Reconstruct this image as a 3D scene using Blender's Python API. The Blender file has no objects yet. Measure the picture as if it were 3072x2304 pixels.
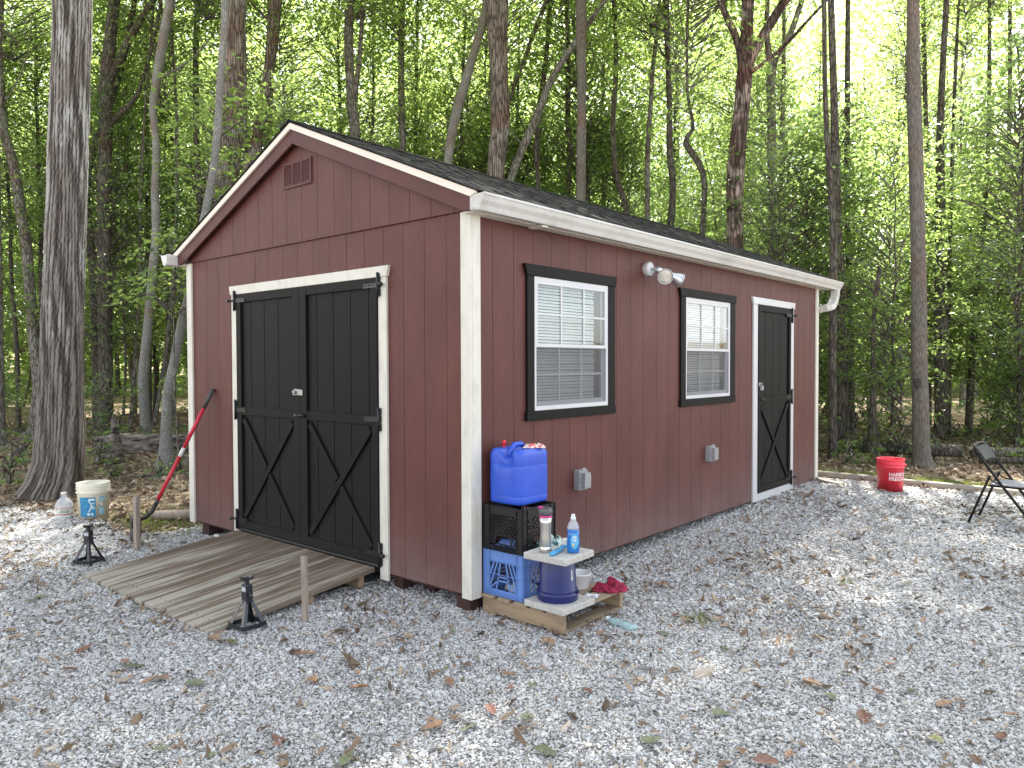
import bpy, bmesh, math, random
import numpy as np
from mathutils import Vector, Matrix, Euler, Quaternion
PI = math.pi
rad = math.radians
C = bpy.context.scene.collection
S = bpy.context.scene
R0 = random.Random(7)
NR = np.random.default_rng(11)

# ---------------------------------------------------------------- camera
cam_d = bpy.data.cameras.new('camera')
cam = bpy.data.objects.new('camera', cam_d); C.objects.link(cam)
cam_d.sensor_width = 36; cam_d.lens = 26.39; cam_d.clip_start = 0.05; cam_d.clip_end = 600
yaw, pitch, roll = rad(-40.7558), rad(-1.4722), rad(-0.1917)
fw = Vector((math.sin(yaw)*math.cos(pitch), math.cos(yaw)*math.cos(pitch), math.sin(pitch)))
rt = Vector((math.cos(yaw), -math.sin(yaw), 0)); up = rt.cross(fw)
r2 = rt*math.cos(roll)+up*math.sin(roll); u2 = -rt*math.sin(roll)+up*math.cos(roll)
cam.matrix_world = Matrix(((r2.x, u2.x, -fw.x, 3.16467), (r2.y, u2.y, -fw.y, -3.28654), (r2.z, u2.z, -fw.z, 1.44065), (0, 0, 0, 1)))
S.camera = cam
CX, CY = 3.16467, -3.28654

# ---------------------------------------------------------------- world, sun, exposure
SUN_AZ, SUN_EL = rad(-24), rad(56)
W = bpy.data.worlds.new('World'); S.world = W; W.use_nodes = True
nt = W.node_tree; nt.nodes.clear()
sky = nt.nodes.new('ShaderNodeTexSky'); sky.sky_type = 'NISHITA'; sky.sun_disc = False
sky.sun_elevation = SUN_EL; sky.sun_rotation = SUN_AZ; sky.dust_density = 1.5; sky.air_density = 1.0; sky.ozone_density = 1.0
bg = nt.nodes.new('ShaderNodeBackground'); bg.inputs['Strength'].default_value = 0.15
wo = nt.nodes.new('ShaderNodeOutputWorld')
# thin broken cloud: neutral, a little brighter than the clear sky
tcw = nt.nodes.new('ShaderNodeTexCoord'); mpw = nt.nodes.new('ShaderNodeMapping'); mpw.inputs['Scale'].default_value = (1, 1, 2.2); nzw = nt.nodes.new('ShaderNodeTexNoise'); nzw.inputs['Scale'].default_value = 2.6; nzw.inputs['Detail'].default_value = 6; nzw.inputs['Roughness'].default_value = .6
rpw = nt.nodes.new('ShaderNodeValToRGB'); rpw.color_ramp.elements[0].position = .32; rpw.color_ramp.elements[1].position = .62; rpw.color_ramp.elements[0].color = (.35,)*3+(1,); rpw.color_ramp.elements[1].color = (.95,)*3+(1,)
bww = nt.nodes.new('ShaderNodeRGBToBW'); mlw = nt.nodes.new('ShaderNodeMath'); mlw.operation = 'MULTIPLY'; mlw.inputs[1].default_value = 1.4; mxw = nt.nodes.new('ShaderNodeMixRGB')
tw_ = nt.nodes.new('ShaderNodeMixRGB'); tw_.blend_type = 'MULTIPLY'; tw_.inputs[0].default_value = 1; tw_.inputs[2].default_value = (1.0, .99, .97, 1)
nt.links.new(tcw.outputs['Generated'], mpw.inputs[0]); nt.links.new(mpw.outputs[0], nzw.inputs['Vector']); nt.links.new(nzw.outputs['Fac'], rpw.inputs[0]); nt.links.new(rpw.outputs[0], mxw.inputs[0])
nt.links.new(sky.outputs[0], bww.inputs[0]); nt.links.new(bww.outputs[0], mlw.inputs[0]); nt.links.new(mlw.outputs[0], tw_.inputs[1]); nt.links.new(sky.outputs[0], mxw.inputs[1]); nt.links.new(tw_.outputs[0], mxw.inputs[2])
nt.links.new(mxw.outputs[0], bg.inputs[0]); nt.links.new(bg.outputs[0], wo.inputs[0])
sl = bpy.data.lights.new('sun', 'SUN'); sl.energy = 5.0; sl.angle = rad(0.6); sl.color = (1.0, 0.95, 0.86)
sun = bpy.data.objects.new('sun', sl); C.objects.link(sun)
tos = Vector((math.sin(SUN_AZ)*math.cos(SUN_EL), math.cos(SUN_AZ)*math.cos(SUN_EL), math.sin(SUN_EL)))
sun.rotation_mode = 'QUATERNION'; sun.rotation_quaternion = (-tos).to_track_quat('-Z', 'Y'); sun.location = tos*60
S.view_settings.view_transform = 'Standard'; S.view_settings.look = 'None'
S.view_settings.exposure = 2.0; S.view_settings.gamma = 1.0; S.view_settings.use_curve_mapping = False
try:
    S.cycles.max_bounces = 8; S.cycles.transparent_max_bounces = 12; S.cycles.transmission_bounces = 6; S.cycles.diffuse_bounces = 4
except Exception: pass

# ---------------------------------------------------------------- helpers
def tag(o, label=None, cat=None, group=None, kind=None):
    if label: o['label'] = label
    if cat: o['category'] = cat
    if group: o['group'] = group
    if kind: o['kind'] = kind
    return o
WB = {}   # world base of every object built in world coordinates
def thing(name, loc, label, cat, group=None, rz=0.0):
    o = bpy.data.objects.new(name, None); C.objects.link(o); o.empty_display_size = .1
    o.location = loc; o.rotation_euler = (0, 0, rz); WB[o.name] = Vector(loc)
    return tag(o, label, cat, group)
def fastmesh(name, v, f, smooth=False):
    """v (n,3), f (m,k) arrays of equal-sized faces"""
    me = bpy.data.meshes.new(name); v = np.asarray(v, np.float32); f = np.asarray(f, np.int32)
    me.vertices.add(len(v)); me.vertices.foreach_set('co', v.ravel())
    k = f.shape[1]; me.loops.add(f.size); me.loops.foreach_set('vertex_index', f.ravel())
    me.polygons.add(len(f)); me.polygons.foreach_set('loop_start', np.arange(0, f.size, k, dtype=np.int32))
    me.polygons.foreach_set('loop_total', np.full(len(f), k, np.int32))
    me.update(calc_edges=True); me.validate()
    if smooth: me.shade_smooth()
    return me
class MB:
    """collects shapes (world or local coordinates) into one mesh"""
    def __init__(s): s.v = []; s.f = []; s.m = []; s.sm = []; s.cur = 0
    def add(s, vs, fs, smooth=False):
        n = len(s.v); s.v += [tuple(q) for q in vs]
        for f in fs: s.f.append([i+n for i in f]); s.m.append(s.cur); s.sm.append(smooth)
        return s
    def box(s, x0, x1, y0, y1, z0, z1, M=None):
        vs = [(x, y, z) for x in (x0, x1) for y in (y0, y1) for z in (z0, z1)]
        if M is not None: vs = [M @ Vector(q) for q in vs]
        return s.add(vs, [(0, 1, 3, 2), (4, 6, 7, 5), (0, 4, 5, 1), (2, 3, 7, 6), (0, 2, 6, 4), (1, 5, 7, 3)])
    def prism(s, poly, axis, a, b):
        """poly: 2D points in the plane across axis (x: yz, y: xz, z: xy)"""
        def P(q, t):
            return {'x': (t, q[0], q[1]), 'y': (q[0], t, q[1]), 'z': (q[0], q[1], t)}[axis]
        n = len(poly); vs = [P(q, a) for q in poly]+[P(q, b) for q in poly]
        return s.add(vs, [tuple(range(n)), tuple(range(2*n-1, n-1, -1))]+[(i, i+n, (i+1) % n+n, (i+1) % n) for i in range(n)])
    def tube(s, pts, rr, seg=12, cap=True, smooth=True, sq=None):
        pts = [Vector(q) for q in pts]; n = len(pts)
        if not hasattr(rr, '__len__'): rr = [rr]*n
        vs = []; ref = None
        for i, q in enumerate(pts):
            t = (pts[min(i+1, n-1)]-pts[max(i-1, 0)]).normalized()
            if ref is None:
                ref = Vector((0, 0, 1)) if abs(t.z) < .9 else Vector((1, 0, 0))
            a = (ref-t*ref.dot(t)).normalized(); ref = a; b = t.cross(a)
            for k in range(seg):
                an = 2*PI*(k+.5)/seg; ka, kb = math.cos(an), math.sin(an)
                if sq: ka = max(-1, min(1, ka*1.42))*sq[0]; kb = max(-1, min(1, kb*1.42))*sq[1]
                vs.append(q+(a*ka+b*kb)*rr[i])
        fs = [(i*seg+k, i*seg+(k+1) % seg, (i+1)*seg+(k+1) % seg, (i+1)*seg+k) for i in range(n-1) for k in range(seg)]
        if cap: fs += [tuple(range(seg-1, -1, -1)), tuple(range((n-1)*seg, n*seg))]
        return s.add(vs, fs, smooth)
    def lathe(s, prof, seg=32, c=(0, 0, 0), smooth=True, M=None, sx=1, sy=1):
        vs = []
        for r, z in prof:
            for k in range(seg):
                a = 2*PI*k/seg; q = Vector((c[0]+r*math.cos(a)*sx, c[1]+r*math.sin(a)*sy, c[2]+z))
                vs.append(M @ q if M is not None else q)
        fs = [(i*seg+k, i*seg+(k+1) % seg, (i+1)*seg+(k+1) % seg, (i+1)*seg+k) for i in range(len(prof)-1) for k in range(seg)]
        if prof[0][0] > 1e-4: fs.append(tuple(range(seg-1, -1, -1))) if prof[0][1] <= prof[-1][1] or True else None
        return s.add(vs, fs, smooth)
    def bar(s, p, q, w, t, nrm):
        """flat bar from p to q, width w in plane, thickness t along nrm"""
        p = Vector(p); q = Vector(q); n = Vector(nrm).normalized(); d = (q-p).normalized(); a = n.cross(d).normalized()*w/2; b = n*t/2
        vs = [p-a-b, p+a-b, p+a+b, p-a+b, q-a-b, q+a-b, q+a+b, q-a+b]
        return s.add(vs, [(0, 1, 2, 3), (7, 6, 5, 4), (0, 4, 5, 1), (1, 5, 6, 2), (2, 6, 7, 3), (3, 7, 4, 0)])
    def mesh(s, name, off=(0, 0, 0)):
        me = bpy.data.meshes.new(name)
        me.from_pydata([(q[0]-off[0], q[1]-off[1], q[2]-off[2]) for q in s.v], [], s.f)
        me.polygons.foreach_set('use_smooth', s.sm); me.polygons.foreach_set('material_index', s.m)
        bm = bmesh.new(); bm.from_mesh(me); bmesh.ops.recalc_face_normals(bm, faces=bm.faces); bm.to_mesh(me); bm.free()
        return me
    def build(s, name, mat, parent=None, bevel=0, seg=1, label=None, solid=0, autosmooth=False):
        off = WB[parent.name] if parent else Vector((0, 0, 0))
        me = s.mesh(name, off)
        for m in (mat if isinstance(mat, (list, tuple)) else [mat]): me.materials.append(m)
        o = bpy.data.objects.new(name, me); C.objects.link(o)
        if parent: o.parent = parent
        WB[o.name] = Vector(off)
        if bevel:
            b = o.modifiers.new('bevel', 'BEVEL'); b.width = bevel; b.segments = seg; b.limit_method = 'ANGLE'; b.angle_limit = rad(40)
        if solid:
            b = o.modifiers.new('solid', 'SOLIDIFY'); b.thickness = solid; b.offset = 0
        if label: o['label'] = label
        return o
def place(name, me, loc, parent=None, rot=(0, 0, 0), sc=(1, 1, 1)):
    """an object sharing mesh data, at world loc"""
    o = bpy.data.objects.new(name, me); C.objects.link(o)
    off = WB[parent.name] if parent else Vector((0, 0, 0))
    if parent: o.parent = parent
    o.location = Vector(loc)-off; o.rotation_euler = rot; o.scale = sc; WB[o.name] = Vector(loc)
    return o
def clone(root, loc, rz=None):
    r = root.copy(); C.objects.link(r); r.location = loc
    if rz is not None: r.rotation_euler = (0, 0, rz)
    for ch in list(root.children):
        c = ch.copy(); C.objects.link(c); c.parent = r
        for g in list(ch.children):
            d = g.copy(); C.objects.link(d); d.parent = c
    return r

# ---- materials
class NT:
    def __init__(s, m): s.t = m.node_tree; s.n = s.t.nodes; s.l = s.t.links
    def N(s, typ, **k):
        n = s.n.new('ShaderNode'+typ)
        for a, b in k.items():
            if a.startswith('i_'):
                key = a[2:].replace('_', ' ')
                n.inputs[int(key) if key.isdigit() else key].default_value = b
            else: setattr(n, a, b)
        return n
    def L(s, a, b): s.l.new(a, b)
def sset(b, **k):
    names = {'spec': 'Specular IOR Level', 'rough': 'Roughness', 'metal': 'Metallic', 'trans': 'Transmission Weight', 'coat': 'Coat Weight', 'sss': 'Subsurface Weight', 'alpha': 'Alpha', 'ior': 'IOR', 'sheen': 'Sheen Weight'}
    for a, v in k.items():
        if names[a] in b.inputs: b.inputs[names[a]].default_value = v
def mat(name, col, rough=.6, metal=0.0, var=.12, vs=8.0, stretch=(1, 1, 1), bump=0.0, bs=40.0, spec=.5, dist=.01, col2=None, trans=0, coat=0, sss=0, objvar=0.0, detail=5, mixlo=.35, mixhi=.65):
    m = bpy.data.materials.new(name); m.use_nodes = True; T = NT(m); b = T.n['Principled BSDF']
    sset(b, rough=rough, metal=metal, spec=spec, trans=trans, coat=coat, sss=sss)
    tc = T.N('TexCoord'); mp = T.N('Mapping'); mp.inputs['Scale'].default_value = stretch; T.L(tc.outputs['Object'], mp.inputs[0])
    nz = T.N('TexNoise', i_Scale=vs, i_Detail=detail, i_Roughness=.6); T.L(mp.outputs[0], nz.inputs['Vector'])
    rmp = T.N('ValToRGB'); rmp.color_ramp.elements[0].position = mixlo; rmp.color_ramp.elements[1].position = mixhi
    c2 = col2 or tuple(max(0, c*(1-var*2)) for c in col)
    rmp.color_ramp.elements[0].color = (*c2, 1); rmp.color_ramp.elements[1].color = (*[c*(1+var*.5) for c in col], 1)
    T.L(nz.outputs['Fac'], rmp.inputs[0]); out = rmp.outputs[0]
    if objvar:
        oi = T.N('ObjectInfo'); hs = T.N('HueSaturation'); mr = T.N('MapRange'); mr.inputs[3].default_value = 1-objvar; mr.inputs[4].default_value = 1+objvar
        T.L(oi.outputs['Random'], mr.inputs[0]); T.L(mr.outputs[0], hs.inputs['Value']); T.L(out, hs.inputs['Color']); out = hs.outputs[0]
    T.L(out, b.inputs['Base Color'])
    if bump:
        n2 = T.N('TexNoise', i_Scale=bs, i_Detail=4.0, i_Roughness=.65); T.L(mp.outputs[0], n2.inputs['Vector'])
        bp = T.N('Bump', i_Strength=bump, i_Distance=dist); T.L(n2.outputs['Fac'], bp.inputs['Height']); T.L(bp.outputs[0], b.inputs['Normal'])
    return m
M = {}
def siding_mat(name, col, rough, dust=.40):
    """rough-sawn plywood under paint: short wavering vertical relief, few knots"""
    m = mat(name, col, rough=rough, var=.10, vs=3.0, stretch=(1, 1, .5), objvar=.03)
    T = NT(m); b = T.n['Principled BSDF']
    tc = T.N('TexCoord'); mp = T.N('Mapping'); mp.inputs['Scale'].default_value = (3.2, 3.2, 14); T.L(tc.outputs['Object'], mp.inputs[0])
    n1 = T.N('TexNoise', i_Scale=6.0, i_Detail=6.0, i_Roughness=.7, i_Distortion=1.2); T.L(mp.outputs[0], n1.inputs['Vector'])
    mp2 = T.N('Mapping'); mp2.inputs['Scale'].default_value = (40, 40, 1.6); T.L(tc.outputs['Object'], mp2.inputs[0])
    n2 = T.N('TexNoise', i_Scale=3.0, i_Detail=5.0, i_Roughness=.6, i_Distortion=.6); T.L(mp2.outputs[0], n2.inputs['Vector'])
    ad = T.N('Math', operation='ADD'); T.L(n1.outputs['Fac'], ad.inputs[0]); T.L(n2.outputs['Fac'], ad.inputs[1])
    bp = T.N('Bump', i_Strength=.55, i_Distance=.004); T.L(ad.outputs[0], bp.inputs['Height']); T.L(bp.outputs[0], b.inputs['Normal'])
    # splashed grey dust low down, and scattered bare specks
    sx = T.N('SeparateXYZ'); T.L(tc.outputs['Object'], sx.inputs[0]); mr = T.N('MapRange'); mr.inputs[1].default_value = .75; mr.inputs[2].default_value = .02; T.L(sx.outputs['Z'], mr.inputs[0])
    pw = T.N('Math', operation='POWER', i_1=2.2); T.L(mr.outputs[0], pw.inputs[0]); dn = T.N('TexNoise', i_Scale=5.0, i_Detail=6.0, i_Roughness=.7); T.L(tc.outputs['Object'], dn.inputs['Vector'])
    dm = T.N('Math', operation='MULTIPLY'); T.L(pw.outputs[0], dm.inputs[0]); T.L(dn.outputs['Fac'], dm.inputs[1]); dk = T.N('Math', operation='MULTIPLY', i_1=dust); T.L(dm.outputs[0], dk.inputs[0])
    old = b.inputs['Base Color'].links[0].from_socket; mx = T.N('MixRGB'); T.L(dk.outputs[0], mx.inputs[0]); T.L(old, mx.inputs[1]); mx.inputs[2].default_value = (.33, .31, .30, 1)
    vo = T.N('TexVoronoi', i_Scale=9.0); T.L(tc.outputs['Object'], vo.inputs['Vector']); lt = T.N('Math', operation='LESS_THAN', i_1=.035); T.L(vo.outputs['Distance'], lt.inputs[0]); sc_ = T.N('Math', operation='MULTIPLY', i_1=.28); T.L(lt.outputs[0], sc_.inputs[0])
    m2 = T.N('MixRGB'); T.L(sc_.outputs[0], m2.inputs[0]); T.L(mx.outputs[0], m2.inputs[1]); m2.inputs[2].default_value = (.5, .45, .42, 1)
    st = T.N('TexNoise', i_Scale=1.3, i_Detail=4.0); T.L(mp2.outputs[0], st.inputs['Vector']); sr = T.N('MapRange'); sr.inputs[3].default_value = .86; sr.inputs[4].default_value = 1.14; T.L(st.outputs['Fac'], sr.inputs[0]); hs = T.N('HueSaturation'); T.L(m2.outputs[0], hs.inputs['Color']); T.L(sr.outputs[0], hs.inputs['Value']); T.L(hs.outputs[0], b.inputs['Base Color'])
    return m
M['red'] = siding_mat('dark_red_painted_siding', (.118, .040, .034), .5)
sset(M['red'].node_tree.nodes['Principled BSDF'], spec=.32)
M['black'] = siding_mat('black_painted_wood', (.0045, .0045, .0046), .55, dust=.06)
sset(M['black'].node_tree.nodes['Principled BSDF'], spec=.2)
M['cream'] = mat('cream_white_painted_wood', (.64, .62, .555), col2=(.55, .53, .47), mixlo=.30, mixhi=.52, rough=.5, var=.07, vs=4, bump=.25, bs=30, stretch=(3, 3, 1), dist=.003)
M['redtrim'] = mat('dark_red_painted_trim', (.098, .033, .028), rough=.55, spec=.35, var=.08, vs=4, bump=.2, bs=40, dist=.003)
M['gutter'] = mat('white_gutter_metal', (.60, .595, .575), rough=.38, var=.03, vs=3, col2=(.50, .49, .46), mixlo=.32, mixhi=.5)
M['vinyl'] = mat('white_vinyl', (.60, .61, .63), rough=.35, var=.02, vs=4)
M['slat'] = mat('white_blind_slat', (.82, .83, .84), rough=.45, var=.03, vs=4, objvar=.05)
M['iron'] = mat('black_iron', (.012, .012, .014), rough=.38, var=.2, vs=30, bump=.1, bs=80, dist=.002)
M['skid'] = mat('dark_stained_skid', (.045, .018, .015), rough=.8, var=.2, vs=6, bump=.3, bs=20)
M['steel'] = mat('brushed_steel', (.42, .42, .43), rough=.45, metal=1, var=.08, vs=30)
M['galv'] = mat('bright_aluminium_lamp', (.62, .64, .66), rough=.3, metal=.85, var=.05, vs=10)
M['grey_pl'] = mat('grey_plastic_box', (.30, .31, .32), rough=.45, var=.06, vs=20)
M['void'] = mat('unlit_interior_board', (.03, .028, .026), rough=.9, var=.2)
M['shingle'] = mat('charcoal_shingle', (.024, .022, .026), rough=.85, spec=.25, var=.45, vs=60, bump=.6, bs=250, dist=.004, objvar=.3)
M['drip'] = mat('cream_drip_edge', (.80, .72, .62), rough=.5, var=.03)
# glass with a thin reflective film
def glass_mat():
    m = bpy.data.materials.new('window_glass'); m.use_nodes = True; T = NT(m); T.n.remove(T.n['Principled BSDF'])
    g = T.N('BsdfGlossy'); g.inputs['Roughness'].default_value = .03; tr = T.N('BsdfTransparent'); tr.inputs[0].default_value = (.9, .93, .93, 1)
    fr = T.N('LayerWeight'); mx = T.N('MixShader')
    pw = T.N('Math', operation='POWER', i_1=4.0); T.L(fr.outputs['Facing'], pw.inputs[0]); ml = T.N('Math', operation='MULTIPLY_ADD', i_1=.85, i_2=.045); T.L(pw.outputs[0], ml.inputs[0]); T.L(ml.outputs[0], mx.inputs[0])
    T.L(tr.outputs[0], mx.inputs[1]); T.L(g.outputs[0], mx.inputs[2]); T.L(mx.outputs[0], T.n['Material Output'].inputs[0])
    return m
M['glass'] = glass_mat()
def screen_mat():
    m = mat('insect_screen_glass', (.20, .21, .23), rough=.6, var=.05)
    return m
def clear_plastic(name, col, alpha=.35, rough=.15):
    m = bpy.data.materials.new(name); m.use_nodes = True; T = NT(m); b = T.n['Principled BSDF']
    b.inputs['Base Color'].default_value = (*col, 1); sset(b, rough=rough)
    tr = T.N('BsdfTransparent'); tr.inputs[0].default_value = (*[min(1, .75+.25*c) for c in col], 1); mx = T.N('MixShader'); mx.inputs[0].default_value = alpha
    nz = T.N('TexNoise', i_Scale=25.0, i_Detail=3.0); bp = T.N('Bump', i_Strength=.5, i_Distance=.004); T.L(nz.outputs['Fac'], bp.inputs['Height']); T.L(bp.outputs[0], b.inputs['Normal'])
    T.L(tr.outputs[0], mx.inputs[1]); T.L(b.outputs[0], mx.inputs[2]); T.L(mx.outputs[0], T.n['Material Output'].inputs[0])
    return m
def plastic(name, col, rough=.4, spec=.5, sss=0):
    return mat(name, col, rough=rough, var=.06, vs=6, spec=spec, bump=.06, bs=50, dist=.002, sss=sss)

# bark: tall plates between dark furrows, driven by stretched cells
def bark_mat(name, ridge, furrow, scale=14.0, zs=.16, pale=(.42, .42, .39), pale_amt=.45, warm=(.22, .12, .09), bstr=.9, bd=.03):
    m = bpy.data.materials.new(name); m.use_nodes = True; T = NT(m); b = T.n['Principled BSDF']; sset(b, rough=.9, spec=.2)
    tc = T.N('TexCoord'); mp = T.N('Mapping'); mp.inputs['Scale'].default_value = (1, 1, zs); T.L(tc.outputs['Object'], mp.inputs[0])
    dn = T.N('TexNoise', i_Scale=4.0, i_Detail=3.0); T.L(mp.outputs[0], dn.inputs['Vector'])
    mxv = T.N('MixRGB'); mxv.inputs[0].default_value = .12; T.L(mp.outputs[0], mxv.inputs[1]); T.L(dn.outputs['Color'], mxv.inputs[2])
    vo = T.N('TexVoronoi', feature='DISTANCE_TO_EDGE', i_Scale=scale); T.L(mxv.outputs[0], vo.inputs['Vector'])
    fine = T.N('TexNoise', i_Scale=scale*3.5, i_Detail=6.0, i_Roughness=.7); T.L(mp.outputs[0], fine.inputs['Vector'])
    mr = T.N('MapRange'); mr.inputs[2].default_value = .22; T.L(vo.outputs['Distance'], mr.inputs[0])
    mu = T.N('Math', operation='MULTIPLY'); T.L(mr.outputs[0], mu.inputs[0]); T.L(fine.outputs['Fac'], mu.inputs[1])
    rp = T.N('ValToRGB'); rp.color_ramp.elements[0].position = .08; rp.color_ramp.elements[1].position = .62
    rp.color_ramp.elements[0].color = (*furrow, 1); rp.color_ramp.elements[1].color = (*ridge, 1); T.L(mu.outputs[0], rp.inputs[0])
    big = T.N('TexNoise', i_Scale=2.2, i_Detail=4.0, i_Roughness=.6); T.L(tc.outputs['Object'], big.inputs['Vector'])
    r2_ = T.N('ValToRGB'); r2_.color_ramp.elements[0].position = .48; r2_.color_ramp.elements[1].position = .62; r2_.color_ramp.elements[0].color = (0, 0, 0, 1); r2_.color_ramp.elements[1].color = (pale_amt,)*3+(1,)
    T.L(big.outputs['Fac'], r2_.inputs[0])
    m2 = T.N('Math', operation='MULTIPLY'); T.L(r2_.outputs[0], m2.inputs[0]); T.L(mu.outputs[0], m2.inputs[1])
    m3 = T.N('Math', operation='MULTIPLY', i_1=2.2, use_clamp=True); T.L(m2.outputs[0], m3.inputs[0])
    mc = T.N('MixRGB'); T.L(m3.outputs[0], mc.inputs[0]); T.L(rp.outputs[0], mc.inputs[1]); mc.inputs[2].default_value = (*pale, 1)
    b2 = T.N('TexNoise', i_Scale=1.3, i_Detail=2.0); T.L(tc.outputs['Object'], b2.inputs['Vector'])
    r3 = T.N('ValToRGB'); r3.color_ramp.elements[0].position = .5; r3.color_ramp.elements[1].position = .7; r3.color_ramp.elements[0].color = (0, 0, 0, 1); r3.color_ramp.elements[1].color = (.45, .45, .45, 1); T.L(b2.outputs['Fac'], r3.inputs[0])
    mw = T.N('MixRGB', blend_type='MIX'); T.L(r3.outputs[0], mw.inputs[0]); T.L(mc.outputs[0], mw.inputs[1])
    wm = T.N('MixRGB', blend_type='MULTIPLY'); wm.inputs[0].default_value = 1; wm.inputs[2].default_value = (*[w*4 for w in warm], 1); T.L(mc.outputs[0], wm.inputs[1]); T.L(wm.outputs[0], mw.inputs[2])
    T.L(mw.outputs[0], b.inputs['Base Color'])
    bp = T.N('Bump', i_Strength=bstr, i_Distance=bd); T.L(mu.outputs[0], bp.inputs['Height']); T.L(bp.outputs[0], b.inputs['Normal'])
    return m
M['bark_oak'] = bark_mat('furrowed_oak_bark', (.20, .185, .17), (.035, .03, .027), scale=16, zs=.13, pale=(.5, .5, .47), pale_amt=.8)
M['bark_grey'] = bark_mat('grey_brown_bark', (.29, .27, .24), (.075, .067, .058), scale=26, zs=.2, pale=(.32, .33, .29), pale_amt=.6, bd=.012)
M['bark_pale'] = bark_mat('pale_smooth_bark', (.27, .265, .25), (.17, .165, .155), scale=34, zs=.45, pale=(.4, .41, .38), pale_amt=.5, bstr=.4, bd=.008)
M['bark_dark'] = bark_mat('dark_bark', (.165, .148, .125), (.045, .039, .033), scale=24, zs=.2, pale=(.17, .18, .14), pale_amt=.5, bd=.012)
M['bark_brown'] = bark_mat('brown_ridged_bark', (.26, .22, .19), (.06, .05, .043), scale=24, zs=.13, pale=(.34, .32, .29), pale_amt=.7, bd=.014)
M['bark_red'] = bark_mat('reddish_peeling_bark', (.155, .105, .088), (.035, .026, .023), scale=20, zs=.13, pale=(.42, .34, .30), pale_amt=.9, warm=(.3, .17, .14), bd=.014)
M['bark_pine'] = bark_mat('ash_grey_plated_bark', (.24, .215, .19), (.11, .097, .086), scale=62, zs=.12, pale=(.26, .25, .22), pale_amt=.4, warm=(.32, .2, .16), bd=.01)
M['bark_rot'] = mat('rotten_wood', (.30, .265, .235), rough=.95, var=.3, vs=5, stretch=(1, 1, 3.5), col2=(.03, .022, .018), bump=1.0, bs=9, dist=.06, mixlo=.38, mixhi=.62, detail=9)

def leaf_mat(name, cols, tcol, tw=.5, rough=.42, island=True):
    m = bpy.data.materials.new(name); m.use_nodes = True; T = NT(m); b = T.n['Principled BSDF']; sset(b, rough=rough, spec=.6)
    g = T.N('NewGeometry'); oi = T.N('ObjectInfo')
    rp = T.N('ValToRGB'); e = rp.color_ramp.elements
    e[0].position = 0; e[0].color = (*cols[0], 1); e[1].position = 1; e[1].color = (*cols[-1], 1)
    for i, c in enumerate(cols[1:-1]):
        k = e.new((i+1)/(len(cols)-1)); k.color = (*c, 1)
    src = g.outputs['Random Per Island'] if island else oi.outputs['Random']
    T.L(src, rp.inputs[0])
    T.L(rp.outputs[0], b.inputs['Base Color'])
    tr = T.N('BsdfTranslucent'); mxc = T.N('MixRGB', blend_type='MULTIPLY'); mxc.inputs[0].default_value = 1
    sc = T.N('MixRGB', blend_type='MIX'); sc.inputs[0].default_value = .6; T.L(rp.outputs[0], sc.inputs[1]); sc.inputs[2].default_value = (*tcol, 1)
    T.L(sc.outputs[0], tr.inputs[0])
    mx = T.N('MixShader'); mx.inputs[0].default_value = tw; T.L(b.outputs[0], mx.inputs[1]); T.L(tr.outputs[0], mx.inputs[2]); T.L(mx.outputs[0], T.n['Material Output'].inputs[0])
    return m
M['leaf'] = leaf_mat('broad_green_leaf', [(.035, .078, .036), (.068, .135, .052), (.10, .175, .060), (.17, .235, .09)], (.70, .90, .24), .6, rough=.34)
M['leaf_low'] = leaf_mat('shade_green_leaf', [(.028, .068, .038), (.062, .125, .058), (.10, .165, .07), (.17, .23, .10)], (.62, .82, .24), .56, rough=.28)

# ---------------------------------------------------------------- ground
def sm(t): t = np.clip(t, 0, 1); return t*t*(3-2*t)
_rng = np.random.default_rng(5)
_K = [(_rng.uniform(.5, 1)*(f), _rng.uniform(0, 2*PI), _rng.uniform(0, 6.28), a) for f, a in [(.35, .05), (.6, .035), (.9, .025), (1.6, .014), (2.7, .009), (4.4, .006), (7, .004)] for _ in range(3)]
def wav(x, y):
    s = 0
    for k, d, p, a in _K: s = s+a*np.sin(k*2*(x*math.cos(d)+y*math.sin(d))+p)
    return s*.6
def hz(x, y):
    x = np.asarray(x, float); y = np.asarray(y, float)
    h = -.10+.09*sm((y-.8)/5.2)
    h = h+.115*np.exp(-((x+4.45)/1.0)**2-((y+.64)/.36)**2)
    far = sm((np.hypot(np.maximum(-x-4.2, 0), np.maximum(y-6.4, 0)))/5)
    h = h+wav(x, y)*(.16+1.3*far)-.04*sm((y-7)/8)*1.0
    h = h+np.clip((np.hypot(x-3, y+3)-48)*.09, 0, 4.5)
    h = h-.022*np.exp(-((x-.42)/.42)**2-((y-.36)/.42)**2)
    h = h+.02*np.exp(-((y-6.5)/.3)**2)*(x > -.6)
    return h
def h1(x, y): return float(hz(x, y))
def lines(lo, hi, step, far):
    a = list(np.arange(lo, hi+1e-6, step)); d = step
    while a[-1] < far: d *= 1.22; a.append(a[-1]+d)
    d = step
    while a[0] > -far: d *= 1.22; a.insert(0, a[0]-d)
    return np.array(a)
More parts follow.
